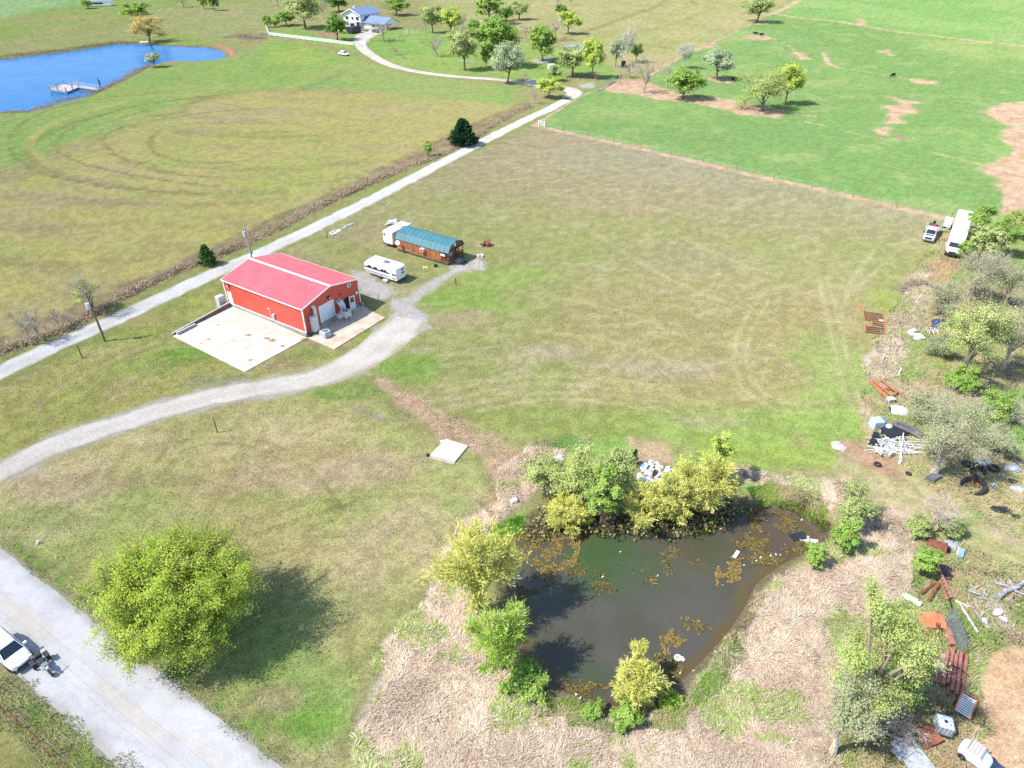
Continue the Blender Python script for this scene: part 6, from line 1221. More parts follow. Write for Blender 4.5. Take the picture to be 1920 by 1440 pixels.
q = G(664, 62); o = thing('dark_box', 'dark box on supports in front of the far white house', 'trailer', (*q, 0), R57); MB().box(0, 0, 1.6, 6.5, 3.4, 2.4).build('body', paint('dark_blue', (0.012, 0.02, 0.05), 0.5), o); MB().box(0, 0, 2.85, 6.3, 3.2, 0.08).build('roof', MATS['dark_blue'], o); [MB().cyl(x, y, 0, 0.5, 0.3).build('support', BLACKP, o) for x in (-2.5, 2.5) for y in (-1.2, 1.2)]  # plain box standing in for an unidentified dark shape
q = G(680, 58); o = thing('flower_bed', 'low brown stone bed beside the door of the far white house', 'flower bed', (*q, 0), R33); MB().box(0, 0, 0.25, 6, 2, 0.5).build('border', paint('brown_stone', alb(196, 150, 130), 0.9, var=0.3, size=0.6), o); MB().box(0, 0, 0.52, 5.5, 1.5, 0.06).build('soil', paint('soil', alb(150, 116, 96), 0.95), o)
q = G(1066, 107); o = thing('shed', 'low open shed with a shiny pale metal roof among the trees', 'shed', (*q, 0), R57 - 0.2)
MB().hexa([(0, -3, 2.2), (9.5, -3, 2.2), (9.5, 3, 3.6), (0, 3, 3.6)], [(0, -3, 2.35), (9.5, -3, 2.35), (9.5, 3, 3.75), (0, 3, 3.75)]).build('roof', paint('pale_roof', alb(214, 230, 232), 0.35, 0.2, var=0.15, size=1.2), o)
for x in (0.3, 9.2):
    for y, z in ((-2.8, 2.2), (2.8, 3.5)): MB().box(x, y, z/2, 0.2, 0.2, z).build('post', WOODD, o)
MB().box(4.7, 2.8, 1.7, 9, 0.1, 3.4).build('rear_wall', GALV, o)
q = G(1034, 130); o = thing('white_tank', 'white tank standing at the edge of the grove by the lane', 'tank', (*q, 0), 0.3); MB().box(0, 0, 1.0, 2.6, 1.6, 1.7).build('shell', WHITE, o, bevel=0.25); MB().box(0, 0, 0.1, 2.8, 1.8, 0.2).build('base', CONCG, o)
q = G(904, 57); o = thing('garden_arch', 'small white arch standing in the middle of the grove', 'arch', (*q, 0), 0.2)
for x in (-1.4, 1.4): MB().box(x, 0, 1.6, 0.35, 0.6, 3.2).build('post', TRIM, o)
MB().tube([(1.4*cos(a_), 0, 3.1+0.9*sin(a_)) for a_ in np.linspace(0, pi, 9)], 0.28, 6).build('arch_top', TRIM, o)
q = G(1169, 123); o = thing('round_tank', 'dark blue round tank beside the tall dead snag', 'tank', (*q, 0)); MB().cyl(0, 0, 0, 1.5, 0.95, 0.85).build('shell', paint('tank_blue', (0.02, 0.03, 0.06), 0.4), o); MB().cyl(0, 0, 1.5, 1.75, 0.85, 0.3).build('lid', MATS['tank_blue'], o)
q = G(187, 11); o = thing('mobile_home', 'long white mobile home at the top left edge beyond the lake', 'mobile home', (*q, 0), 0.12); MB().box(0, 0, 1.7, 15, 4.2, 2.8).build('walls', WHITE, o); MB().box(0, 0, 3.2, 15.4, 4.6, 0.25).build('roof', paint('silver_roof', (0.6, 0.62, 0.66), 0.5), o); MB().box(-1, -2.12, 1.6, 8, 0.06, 0.9).build('window_band', GLASS, o); MB().box(0, 0, 0.15, 14.5, 3.8, 0.3).build('skirting', DARK, o)
# ================================================================== FENCES, POLES, JUNK, ANIMALS
ORD = ('leftmost', 'second from the left', 'third from the left', 'fourth from the left', 'fifth from the left', 'sixth from the left', 'seventh from the left', 'eighth from the left', 'ninth from the left', 'rightmost')
def upole(px, py, ty, label, mat, transformer=True, lean=(0, 0), r=0.15, box=True, az=R57, arm=False):
    p = G(px, py); h = top_of(p, ty); o = thing('utility_pole', label, 'utility pole', (*p, 0), az, 'wooden utility poles')
    MB().tube([(0, 0, -0.3), (lean[0]*0.5, lean[1]*0.5, h*0.5), (lean[0], lean[1], h)], [r, r*0.85, r*0.66], 10).build('pole', mat, o)
    MB().cyl(lean[0], lean[1], h, h+0.18, 0.05, 0.03, 8).build('insulator', OFFW, o)
    if transformer:
        z = h*0.76; m = MB().cyl(-0.36+lean[0]*.7, lean[1]*.7, z-0.5, z+0.35, 0.25, n=14); t = m.build('transformer', paint('transformer_grey', (0.5, 0.55, 0.6), 0.45), o); MB().cyl(-0.36+lean[0]*.7, lean[1]*.7, z+0.35, z+0.6, 0.06, 0.04, 8).build('bushing', POLEW, t)
        MB().box(-0.16+lean[0]*.7, lean[1]*.7, z, 0.25, 0.12, 0.1).build('bracket', GALV, o)
    if box: MB().box(0.22, 0, 1.35, 0.22, 0.32, 0.55).build('meter_box', ACG, o); MB().tube([(0.17, 0, 1.6), (0.15, 0, 3.2)], 0.03).build('conduit', GALV, o)
    if arm: MB().box(lean[0], lean[1], h*0.9, 0.1, 2.2, 0.12).build('crossarm', mat, o)
    return o
upole(197, 640, 548, 'brown utility pole with a grey transformer beside the gravel lane', POLEW)
upole(473, 487, 420, 'grey utility pole with a transformer behind the red barn', POLEG)
upole(1161, 158, 82, 'tall utility pole standing on bare soil by the pasture corner', POLEG)
upole(1326, 86, 33, 'thin far utility pole on the pasture fence line', POLEG, False, box=False)
upole(797, 61, 24, 'pale thin pole on the lawn right of the far house', POLEG, False, box=False, r=0.2)
upole(850, 16, 0, 'farthest thin pole at the top edge behind the grove', POLEG, False, box=False)
for px, py, ty, lb, mt, r in ((155,672,647,'short brown post standing in the grass below the gravel lane',POLEW,.09), (408,811,785,'short brown post standing on the front lawn below the driveway',POLEW,.07), (855,535,521,'thin dark post in the grass below the cabin path',DARK,.06), (614,446,434,'short dark post beside the white scrap near the lane',DARK,.06)):
    p = G(px, py); h = top_of(p, ty); o = thing('wooden_post', lb, 'post', (*p, 0), 0, 'short posts in the grass'); MB().tube([(0, 0, -0.2), (0, 0, h)], [r, r*0.9], 8).build('shaft', mt, o); MB().cyl(0, 0, h, h+0.05, r*1.15, r*0.6, 8).build('cap', mt, o)
p = G(72, 1019); o = thing('marker_post', 'tiny white pipe stub in the lawn near the paved road', 'pipe', (*p, 0)); MB().tube([(0, 0, 0), (0, 0, 0.3), (0.2, 0.05, 0.42)], 0.08, 8).build('pipe', WHITE, o); MB().box(-0.05, -0.1, 0.05, 0.3, 0.25, 0.1).build('base', CONCG, o)
def fence(name, label, line, h, step, rails, pmat, rmat, pr=0.06, rr=0.02, plank=False, every=None):
    P = [np.array(q) for q in line]; o = thing(name, label, 'fence', (P[0][0], P[0][1], 0)); O = P[0]
    pm = MB().tube([(0, 0, -0.2), (0, 0, h)], pr, 6).mesh('post', pmat) if not plank else MB().box(0, 0, h/2, pr*2, pr*2, h).mesh('post', pmat)
    for a, b in zip(P[:-1], P[1:]):
        L = np.linalg.norm(b-a); n = max(1, int(round(L/step)))
        for k in range(n): q = a+(b-a)*k/n-O; put('post', pm, o, (q[0], q[1], 0), (0, 0, atan2(*(b-a)[::-1])))
        for z in rails:
            A_, B_ = (*(a-O), z), (*(b-O), z)
            (MB().bar(A_, B_, 0.05, rr) if plank else MB().tube([A_, B_], rr, 4)).build('rail' if plank or rr > 0.02 else 'wire', rmat, o)
    q = P[-1]-O; put('post', pm, o, (q[0], q[1], 0)); return o
fence('wire_fence', 'barbed wire fence along the bare strip between lawn and green pasture', GP([(1012,238),(1200,279),(1450,337),(1680,389),(1783,409)]), 1.25, 9, (0.4, 0.8, 1.15), POLEW, GALV, 0.06, 0.006)
fence('wire_fence', 'wire fence running up the left side of the green pasture', GP([(1165,160),(1240,127),(1330,86),(1410,45),(1480,8)]), 1.3, 12, (0.5, 0.9, 1.2), POLEG, GALV, 0.08, 0.01)
fence('wire_fence', 'old wire fence inside the brambles along the gravel lane', GP([(0,662),(170,590),(400,477),(690,342),(860,272),(990,202)]), 1.2, 8, (0.5, 1.0), POLEW, GALV, 0.06, 0.008)
wf = fence('roadside_fence', 'rusty wire fence at the lower left beyond the paved road', GP([(-40,1300),(8,1335),(42,1365),(95,1418),(150,1470)]), 1.25, 2.6, (0.35, 0.7, 1.0, 1.2), RUST, RUST, 0.045, 0.006)
white_f = fence('rail_fence', 'long white rail fence in front of the far white house', GP([(499,54),(506,67),(580,76),(662,86)]), 1.5, 3.5, (0.45, 0.9, 1.35), TRIM, TRIM, 0.1, 0.22, True)
fence('rail_fence', 'pale rail fence right of the drive of the far house', GP([(694,79),(730,77),(758,70)]), 1.3, 4, (0.5, 1.1), paint('pale_fence', alb(200, 220, 196), 0.7), MATS['pale_fence'], 0.07, 0.1, True)
PG = paint('pale_green_pipe', alb(206, 226, 206), 0.6)
fence('pipe_fence', 'pale green pipe fence at the corner of the pasture by the tall pole', GP([(1116,172),(1134,163),(1152,154)]), 1.7, 3.2, (0.4, 0.8, 1.2, 1.6), PG, PG, 0.09, 0.05)
def gate(px0, py0, px1, py1, lb, mat, h=1.5, nb=5, grp=None):
    a, b = np.array(G(px0, py0)), np.array(G(px1, py1)); L = np.linalg.norm(b-a); o = thing('gate', lb, 'gate', (*a, 0), atan2(*(b-a)[::-1]), grp)
    for x in (0, L): MB().box(x, 0, h/2+0.1, 0.14, 0.14, h+0.2).build('post', mat, o)
    for k in range(nb): MB().bar((0, 0, 0.25+k*(h-0.25)/(nb-1)), (L, 0, 0.25+k*(h-0.25)/(nb-1)), 0.06, 0.08).build('bar', mat, o)
gate(685, 83, 693, 80, 'white gate leaf on the right of the far house drive', TRIM); gate(758, 68, 764, 65, 'left one of two short white panels on the lawn by the far house', TRIM, 2.0); gate(774, 66, 784, 65, 'right one of two short white panels on the lawn by the far house', TRIM, 2.0)
gate(1010, 236, 1021, 238, 'small white pipe gate at the lane end of the field fence', TRIM, 1.4, 4); gate(1137, 160, 1149, 154, 'pale gate panel right of the pale green pipe fence', PG)
gate(862, 117, 892, 121, 'pale green gate lying along the grove above the drive', PG, 1.2, 4)
# power lines crossing the lower left corner
ends = [(G(0, 1269, 9.0), G(187, 1440, 9.0), 9.0), (G(0, 1308, 8.6), G(142, 1440, 8.6), 8.6), (G(0, 1354, 9.0), G(87, 1440, 9.0), 9.0)]
pl = thing('power_line', 'three pale power wires strung across the lower left corner', 'power line', (*ends[0][0], 0))
for (a, b, z) in ends:
    a, b = np.array(a), np.array(b); u = (b-a)/np.linalg.norm(b-a); pts = []
    for s in np.linspace(-38, 42, 17): q = a+u*s-np.array(ends[0][0]); pts.append((q[0], q[1], z-0.9*(1-((s-2)/40)**2)+0.9))
    MB().tube(pts, 0.006, 5).build('wire', paint('wire', (0.22, 0.22, 0.21), 0.8), pl)
# ---- lake dock
dk = thing('floating_dock', 'floating wooden dock with railings and a gangway on the blue lake', 'dock', (*G(120, 165), 0), 0)
o0 = np.array(G(120, 165)); D = [np.array(q)-o0 for q in GP([(92,168),(120,157.5),(149,162.5),(125,172.5)])]; WD = paint('dock_boards', alb(236, 228, 222), 0.8, var=0.2, size=0.7, c2=alb(206, 196, 190))
a, b, c, d = D
for k in range(12):
    f0, f1 = k/12+0.006, (k+1)/12-0.006; MB().prism([tuple(d*(1-f0)+c*f0), tuple(d*(1-f1)+c*f1), tuple(a*(1-f1)+b*f1), tuple(a*(1-f0)+b*f0)][::1], -0.15, 0.0).build('deck_board', WD, dk)
MB().prism([tuple(q*0.94) for q in (d, c, b, a)], -0.6, -0.17).build('float', paint('float', (0.25, 0.27, 0.3), 0.6), dk)
for q in (a, (a+d)/2, d, b, (a+b)/2, c, (b+c)/2, (d+c)/2): MB().box(q[0]*.95, q[1]*.95, 0.5, 0.3, 0.3, 1.7).build('post', POLEG, dk)
for s in (0, 1): MB().bar((*(a*.95), 0.6+s*0.5), (*(d*.95), 0.6+s*0.5), 0.12).build('railing', WD, dk); MB().bar((*(a*.95), 0.6+s*0.5), (*((a*.95+b*.95)/2), 0.6+s*0.5), 0.12).build('railing', WD, dk)
e = np.array(G(187, 169))-o0; gm = MB(); c1 = (b+c)/2; vv = (e-c1)/np.linalg.norm(e-c1); nn = np.array((-vv[1], vv[0]))*0.9
MB().hexa([(*(c1-nn), -0.15), (*(e-nn), 0.1), (*(e+nn), 0.1), (*(c1+nn), -0.15)], [(*(c1-nn), 0.0), (*(e-nn), 0.25), (*(e+nn), 0.25), (*(c1+nn), 0.0)]).build('gangway', WD, dk)
for s in (-1, 1): MB().bar((*(c1+nn*s), 1.0), (*(e+nn*s), 1.1), 0.12).build('railing', WD, dk)
q = G(188, 163, -0.6); o = thing('dead_stump', 'dark dead snag standing in the lake at the end of the gangway', 'stump', (*q, -0.8)); MB().tube([(0, 0, 0), (0.1, 0, 1.6), (-0.1, 0.1, 3.2)], [0.35, 0.25, 0.1], 7).build('trunk', paint('dead_wood', (0.07, 0.055, 0.05), 0.9), o); MB().tube([(0.05, 0, 1.4), (0.6, 0.1, 2.4)], [0.1, 0.04], 5).build('limb', MATS['dead_wood'], o)
q = G(273, 81, -0.5); o = thing('rowing_boat', 'small white boat drawn up at the far shore of the lake', 'boat', (*q, -0.6), 0.1); MB().loft([[(x, -w_, 0.1), (x, -w_*1.1, 0.7), (x, w_*1.1, 0.7), (x, w_, 0.1)] for x, w_ in ((-2.5, .8), (0, 1.0), (2, .7), (3.2, .1))]).build('hull', WHITE, o); MB().box(-0.5, 0, 0.72, 0.4, 1.9, 0.06).build('seat', POLEG, o)
# ---- small slab
s2 = thing('well_slab', 'small square concrete slab on the lawn left of the pond', 'slab', (*G(841, 848), 0), 0); o0 = np.array(G(841, 848))
P = [np.array(q)-o0 for q in GP([(806,856),(836,825),(878,838),(853,868)])]; P = [tuple(p) for p in (P[3], P[2], P[1], P[0])]
MB().prism(P, -0.1, 0.2).build('slab', paint('pale_slab', alb(255, 248, 238), 0.85, var=0.08, size=0.8), s2, bevel=0.02); e0, e1 = np.array(P[0]), np.array(P[3]); dn = np.array((e1-e0)[::-1]*[1, -1]); dn = dn/np.linalg.norm(dn)*0.35; dn = dn if dn[1] < 0 else -dn
MB().prism([tuple(e0+dn), tuple(e0-dn*0.04), tuple(e1-dn*0.04), tuple(e1+dn)], -0.1, 0.07).build('step', paint('slab_step', alb(226, 204, 190), 0.9), s2); MB().box(P[3][0]-0.2, P[3][1]+0.1, 0.12, 0.3, 0.3, 0.3).build('valve_box', DARK, s2); MB().box(P[2][0]-0.3, P[2][1]-0.5, 0.2, 0.5, 0.4, 0.1).build('lid', WHITE, s2)
# ---- hose and bits by the cabin
tag(MB().tube([(*G(755, 503), 0.05), (*G(775, 505), 0.04), (*G(795, 502), 0.04), (*G(806, 496), 0.05), (*G(812, 491), 0.3)], 0.045, 6).build('garden_hose', paint('hose', alb(150, 212, 160), 0.5)), 'pale green hose lying from the travel trailer to the cabin', 'hose')
def chip(name, label, cat, px, py, size, mat, z=0.0, rz=0.0, tilt=0.0, group=None, crumple=0.0, seed=0):
    """a loose flat piece: uneven board, sheet or bag"""
    rs = random.Random(seed+int(px*7+py)); sx, sy, sz = size; p = G(px, py, z); m = MB(); n = 3
    o = thing(name, label, cat, (p[0], p[1], z), rz, group)
    vs = []; fs = []
    for lv in (0, 1):
        for i in range(n+1):
            for j in range(n+1):
                vs.append((sx*(i/n-.5)+crumple*sx*(rs.random()-.5)*.5, sy*(j/n-.5)+crumple*sy*(rs.random()-.5)*.5, lv*sz+sx*(i/n)*sin(tilt)+(crumple*(rs.random())*min(sx, sy)*.6 if lv else 0)))
    k = (n+1)**2
    for i in range(n):
        for j in range(n):
            q = i*(n+1)+j; fs += [(q, q+1, q+n+2, q+n+1), (k+q, k+q+n+1, k+q+n+2, k+q+1)]
    for i in range(n):
        fs += [(i*(n+1), (i+1)*(n+1), k+(i+1)*(n+1), k+i*(n+1)), (i*(n+1)+n, k+i*(n+1)+n, k+(i+1)*(n+1)+n, (i+1)*(n+1)+n), (i, k+i, k+i+1, i+1), (n*(n+1)+i, n*(n+1)+i+1, k+n*(n+1)+i+1, k+n*(n+1)+i)]
    m.add(vs, fs); me = m.mesh(name, mat); bpy.data.objects.remove(o); ob = put(name, me, None, (p[0], p[1], z), (0, 0, rz)); return tag(ob, label, cat, group)
LITW = paint('litter_white', (0.52, 0.52, 0.52), 0.8, var=0.3, size=0.35); LITB = paint('litter_blue', (0.1, 0.28, 0.5), 0.6); LITG = paint('litter_grey', (0.34, 0.36, 0.38), 0.7, var=0.25, size=0.3); TANW = paint('tan_wood', (0.42, 0.32, 0.22), 0.8, var=0.25, size=0.4)
chip('yellow_cloth', 'bright yellow cloth lying on the grass between trailer and cabin', 'cloth', 798, 503, (0.8, 0.6, 0.1), paint('yellow', (0.6, 0.55, 0.12), 0.8), crumple=.6)
chip('white_bag', 'crumpled white bag at the end of the cabin gravel', 'bag', 901, 482, (0.9, 0.6, 0.3), LITW, crumple=.7)
chip('weed_pot', 'dark pot in the tall weeds beside the cabin', 'pot', 817, 500, (0.5, 0.5, 0.35), BLACKP, crumple=.2)
# white scrap beside the lane and by the cargo trailer
rs = random.Random(11)
for k in range(9):
    chip('scrap_sheet', ('white' if k % 3 else 'grey')+' scrap sheet lying in the grass near the gravel lane', 'scrap', 620+rs.random()*20, 433+rs.random()*6, (0.5+.6*rs.random(), 0.25+rs.random()*.3, 0.06), LITW if k % 3 else LITG, 0.05*rs.random(), rs.random()*3, 0.1*rs.random(), 'white scrap near the lane' if k % 3 else 'grey scrap near the lane', .3, k)
for k in range(8):
    chip('scrap_stick', 'thin dark stick in the line of debris near the gravel lane', 'scrap', 640+k*2.6, 430-k*1.4, (1.2+rs.random(), 0.14, 0.1), LITG, 0.02, R57+rs.random()*.8-.4, 0, 'debris line near the lane', .1, k)
for k in range(8):
    chip('scrap_sheet', ('white' if k % 2 else 'grey')+' scrap piece on the ground behind the cargo trailer', 'scrap', 725+rs.random()*17, 414+rs.random()*7, (0.7+rs.random(), 0.4+rs.random()*.4, 0.1), LITW if k % 2 else LITG, 0.05*rs.random(), rs.random()*3, 0.1, ('white' if k % 2 else 'grey')+' scrap behind the cargo trailer', .4, k)
# ---- heap of white scrap by the pond
rs = random.Random(5)
for k in range(70):
    a_ = rs.random()*6.28; r_ = rs.random()**0.6; px, py = 1230+36*r_*cos(a_), 890+24*r_*sin(a_); z = 0.5*(1-r_)*rs.random()+0.03
    mt = LITW if k % 8 else (LITB, BLACKP, TANW)[(k//8) % 3]
    if mt is LITW: chip('scrap_board', 'white scrap piece in the heap above the pond willows', 'scrap', px, py, (0.3+0.6*rs.random(), 0.15+0.35*rs.random(), 0.05), mt, z, rs.random()*3.1, 0.35*rs.random(), 'white scrap heap above the pond', .35, k)
    else: chip('scrap_bag', {LITB: 'blue scrap piece in the heap above the pond willows', BLACKP: 'black scrap piece in the heap above the pond willows', TANW: 'tan wood piece in the heap above the pond willows'}[mt], 'scrap', px, py, (0.4+0.6*rs.random(), 0.25+0.3*rs.random(), 0.15), mt, z, rs.random()*3.1, 0.3*rs.random(), {LITB: 'blue scrap above the pond', BLACKP: 'black scrap above the pond', TANW: 'tan scrap above the pond'}[mt], .35, k)
for px, py, sx, sy, lb in ((1046,864,1.1,.8,'white concrete lump behind the leftmost budding pond tree'), (963,942,.7,.5,'white stone in the dead grass left of the pond'), (904,1038,.4,.3,'small white stone at the left corner of the pond')): chip('white_stone', lb, 'stone', px, py, (sx, sy, .25), LITW, 0, 0.4, 0.1, None, .5)
for px, py, sx, sy, rz_0, mt, lb in ((1031,987,.55,.6,.1,GALV,'pale square board floating at the upper left of the pond'), (1508,1010,.9,.75,-.3,LITW,'larger white board lying at the right end of the pond'), (1527,1017,.7,.7,-.2,OFFW,'smaller white board right of the larger white board'), (1380,1040,1.0,.35,.9,LITW,'white sheet floating on the weed at the right of the pond'), (1369,963,.9,.4,-.3,GALV,'pale sheet floating in the dark water below the biggest willow'), (1371,954,.5,.2,-.4,GALV,'small pale scrap floating above the pale sheet'),
        (1497,1007,1.6,.9,.2,BLACKP,'dark flat sheet under the two white boards')):  # last entry: plain dark sheet laid beneath the white boards
    chip('floating_board', lb, 'board', px, py, (sx, sy, .05), mt, WZ+0.06, rz_0, 0.03, None, .12)
p = G(1271, 1234, WZ); o = thing('white_bucket', 'white round tub floating at the near right of the pond', 'tub', (*p, WZ)); MB().ring(0, 0, 0.06, 0.24, 0.08, 18, 8).build('rim', WHITE, o, smooth=True); MB().cyl(0, 0, -0.1, 0.05, 0.2, n=16).build('base', TANW, o); chip('litter', 'white scrap beside the white round tub in the pond', 'litter', 1280, 1236, (.25, .4, .04), LITW, WZ+.05, .3, .05, None, .4)
for k, (px, py) in enumerate(((1455,1040),(1426,1046),(1418,1052),(1463,1041),(1395,1060),(1080,1303),(1088,1309),(1262,1270),(1275,1262),(1300,1258),(1340,1222),(1233,1080),(1163,1035),(1130,1082),(1456,1218),(1525,944),(1522,965),(1503,975),(1518,976),(1445,1042))):
    chip('litter', 'small white litter scattered round the pond', 'litter', px, py, (.14+.1*rs.random(), .09+.07*rs.random(), .04), LITW, gz(G(px, py))+.02 if gz(G(px, py)) > WZ else WZ+.03, rs.random()*3, .1, 'litter round the pond', .5, k)
# ================================================================== the dump on the right
def bars(name, label, cat, segs, mat, w_=0.08, part='bar', group=None):
    """thing of bars given by ground pixels and heights"""
    p0 = np.array(G(*segs[0][:2])); o = thing(name, label, cat, (*p0, 0), 0, group)
    for s in segs:
        x0, y0, z0, x1, y1, z1 = s[:6]; a, b = G(x0, y0, z0), G(x1, y1, z1); MB().bar((a[0]-p0[0], a[1]-p0[1], z0), (b[0]-p0[0], b[1]-p0[1], z1), s[6] if len(s) > 6 else w_).build(part, mat, o)
    return o
rk = bars('cattle_guard', 'rusty pipe cattle guard with a gap, lying on the lawn at the right', 'cattle guard', [(1619+k*0.45, 584+k*3.6, .12, 1655+k*0.45, 590+k*3.6, .12) for k in range(5)]+[(1634+k*0.3, 605+k*3.4, .12, 1657.5+k*0.4, 608.5+k*3.4, .12) for k in range(2)]+[(1621+k*0.4, 612+k*3.4, .12, 1658.5+k*0.4, 616+k*3.4, .12) for k in range(4)], RUST, 0.11)
oo = np.array(rk.location[:2]); 
for s in ((1618,582,1620.5,601), (1655,589,1660.5,627), (1621,609,1622.5,621), (1604,570,1619,582), (1634,603,1635,612)):
    a, b = np.array(G(s[0], s[1]))-oo, np.array(G(s[2], s[3]))-oo; MB().bar((*a, .1), (*b, .1), 0.16, 0.12).build('end_beam', RUSTO, rk)
chip('white_board', 'small white panel lying on the rusty cattle guard', 'panel', 1652, 601, (.55, .45, .04), LITW, .2, -.4)
def lump(name, label, cat, px, py, r, h, mat, seed=0, z=0.0, sq=1.0, rz=0.0):
    """heap, sack or tarpaulin: an uneven mound"""
    rs = np.random.RandomState(seed); n, k = 14, 5; secs = []; ph = rs.rand(6)*6
    for i in range(k+1):
        t = i/k; rr = r*(1-t**2.2*0.92); secs.append([(rr*cos(2*pi*j/n)*(1+.16*sin(3*2*pi*j/n+ph[0]+t*2)+.1*rs.randn()), sq*rr*sin(2*pi*j/n)*(1+.14*sin(2*2*pi*j/n+ph[1])+.1*rs.randn()), h*t*(1+.12*rs.randn())-.02) for j in range(n)])
    p = G(px, py); ob = MB().loft(secs).build(name, mat, None, (p[0], p[1], z), (0, 0, rz)); return tag(ob, label, cat)
TARP = paint('blue_black_tarp', (0.035, 0.05, 0.11), 0.45, var=0.5, size=0.4)
lump('tarp_pile', 'dark blue tarpaulin pile under the wide olive tree', 'tarpaulin', 1762, 610, 1.25, .9, TARP, 1); MB
for k, (px, py, rz_0) in enumerate(((1710,622,.5), (1717,629,-.3), (1722,635,.1))): chip('plastic_sheet', ('upper grey white plastic sheet in the weeds left of the tarpaulin', 'middle grey white plastic sheet in the weeds left of the tarpaulin', 'lowest grey white plastic sheet in the weeds left of the tarpaulin')[k], 'sheet', px, py, (1.5, .7, .06), OFFW, .04, rz_0, .08, 'plastic sheets in the weeds', .45, k)
for k in range(9): chip('white_stick', 'pale stick in the small pile below the tarpaulin', 'stick', 1737+k*2.6, 618+(k % 3)*3, (.9, .09, .07), OFFW, .05+.03*(k % 2), 1.0+.4*rs.random(), .1, 'pale sticks below the tarpaulin', .1, k)
bars('implement_frame', 'orange rusty implement frame lying at the edge of the lawn', 'farm implement', [(1634,717,.3,1665,746,.3,.22), (1636,712,.4,1672,742,.4,.14), (1648,708,.7,1683,735,.4,.09), (1634,717,.3,1636,712,.4,.16), (1650,731,.3,1668,726,.5,.14), (1664,746,.3,1683,735,.4,.16), (1668,726,.5,1683,735,.4,.18), (1654,722,.3,1660,716,1.0,.08), (1660,716,1.0,1672,730,.4,.08), (1642,728,.2,1662,748,.2,.07)], RUSTO, .12, 'beam')
bars('white_post', 'white leaning stick in the dry weeds above the implement frame', 'stick', [(1653,678,.1,1658,664,.6,.09), (1653,678,.1,1652,681,.02,.12)], OFFW, part='piece'); bars('white_post', 'short white stick right of the implement frame', 'stick', [(1686,700,.1,1690,690,.6,.11), (1686,700,.1,1685,703,.02,.13)], OFFW, part='piece')
def crate(name, label, cat, px, py, size, mat, rz=0.0, slats=0, z=0.0, lid=None):
    sx, sy, sz = size; p = G(px, py); o = thing(name, label, cat, (p[0], p[1], z), rz); MB().box(0, 0, sz/2, sx, sy, sz).build('case', mat, o, bevel=.03)
    for k in range(slats):
        for s in (-1, 1): MB().box(0, s*(sy/2+.012), sz*(k+.5)/slats, sx*1.01, .02, sz/slats*.7).build('slat', mat, o)
    MB().box(0, 0, sz+.02, sx*1.02, sy*1.02, .04).build('lid', lid or mat, o); return o
crate('grey_box', 'grey metal box above the upturned white tub', 'box', 1669, 752, (.9, .7, .4), ACG, .2)
p = G(1684, 772); o = thing('upturned_tub', 'upturned white tub with an arched opening at the edge of the dump', 'tub', (*p, 0), -.25)
MB().loft([[(x, w_*cos(pi*k/8), h_*sin(pi*k/8)) for k in range(9)] for x, w_, h_ in ((-.95, .62, .62), (-.5, .7, .75), (.3, .7, .75), (.95, .5, .5), (1.15, .25, .25))]).build('shell', WHITE, o, rot=(0, 0, 0)); MB().box(-.97, 0, .25, .02, 1.0, .45).build('opening', TARP, o)
crate('plastic_tank', 'pale blue square tank at the upper left of the white pipe heap', 'tank', 1641, 800, (1.2, 1.1, 1.0), paint('pale_blue', (0.42, 0.58, 0.66), 0.5), .15, 4)
for px, py, h_, mt, lb in ((1652,800,1.0,paint('barrel_blue', (0.03, 0.22, 0.42), 0.4),'blue barrel beside the pale blue tank'), (1663,808,.75,LITW,'white round drum in front of the blue barrel'), (1652,812,.6,paint('pinkish', (0.5, 0.3, 0.32), 0.6),'pinkish round drum left of the white drum'), (1640,822,.7,BLACKP,'small black drum at the left edge of the white pipe heap'), (1635,834,.7,BLACKP,'black drum below the small black drum at the pipe heap')):
    p = G(px, py); o = thing('barrel', lb, 'barrel', (*p, 0), 0, 'barrels at the pipe heap'); MB().cyl(0, 0, 0, h_, .36, n=16).build('shell', mt, o); MB().ring(0, 0, h_, .33, .03, 16, 6).build('rim', mt, o); MB().ring(0, 0, h_*.5, .355, .02, 16, 6).build('hoop', mt, o)
bn = crate('dark_bin', 'long dark bin behind the white pipe heap', 'bin', 1672, 815, (2.6, 1.6, .6), BLACKP, .25)
for k in range(10): chip('grey_plank', 'weathered grey plank, '+ORD[k]+' in the pile behind the white pipes', 'plank', 1692+k*2.2, 802+(k % 4)*2.5, (2.6, .22, .06), paint('grey_plank', alb(150, 146, 150), .85, var=.3, size=.3), .25+.06*(k % 5), 2.4+.25*rs.random(), .12, 'grey planks behind the white pipes', .05, k)
PVC = paint('white_pipe', (0.74, 0.75, 0.77), 0.45, var=0.08)
pm = [MB().tube([(-l/2, 0, 0), (l/2, 0, 0)], r, 7).mesh('white_pipe', PVC) for l, r in ((1.8, .03), (2.6, .035), (1.2, .03), (3.6, .035))]
for k in range(46):
    px = 1648+rs.random()**1.3*72; py = 822+rs.random()*30; p = G(px, py); z = .1+.55*rs.random()*(1-abs(px-1680)/60)
    tag(put('white_pipe', pm[k % 4], None, (p[0], p[1], z), (0, (rs.random()-.5)*.25, rs.choice((-.25, -.45, -.3, .15, .6, 1.2))+.25*rs.random())), 'white plastic pipe in the heap beside the big grey tree', 'pipe', 'white pipes in the heap')
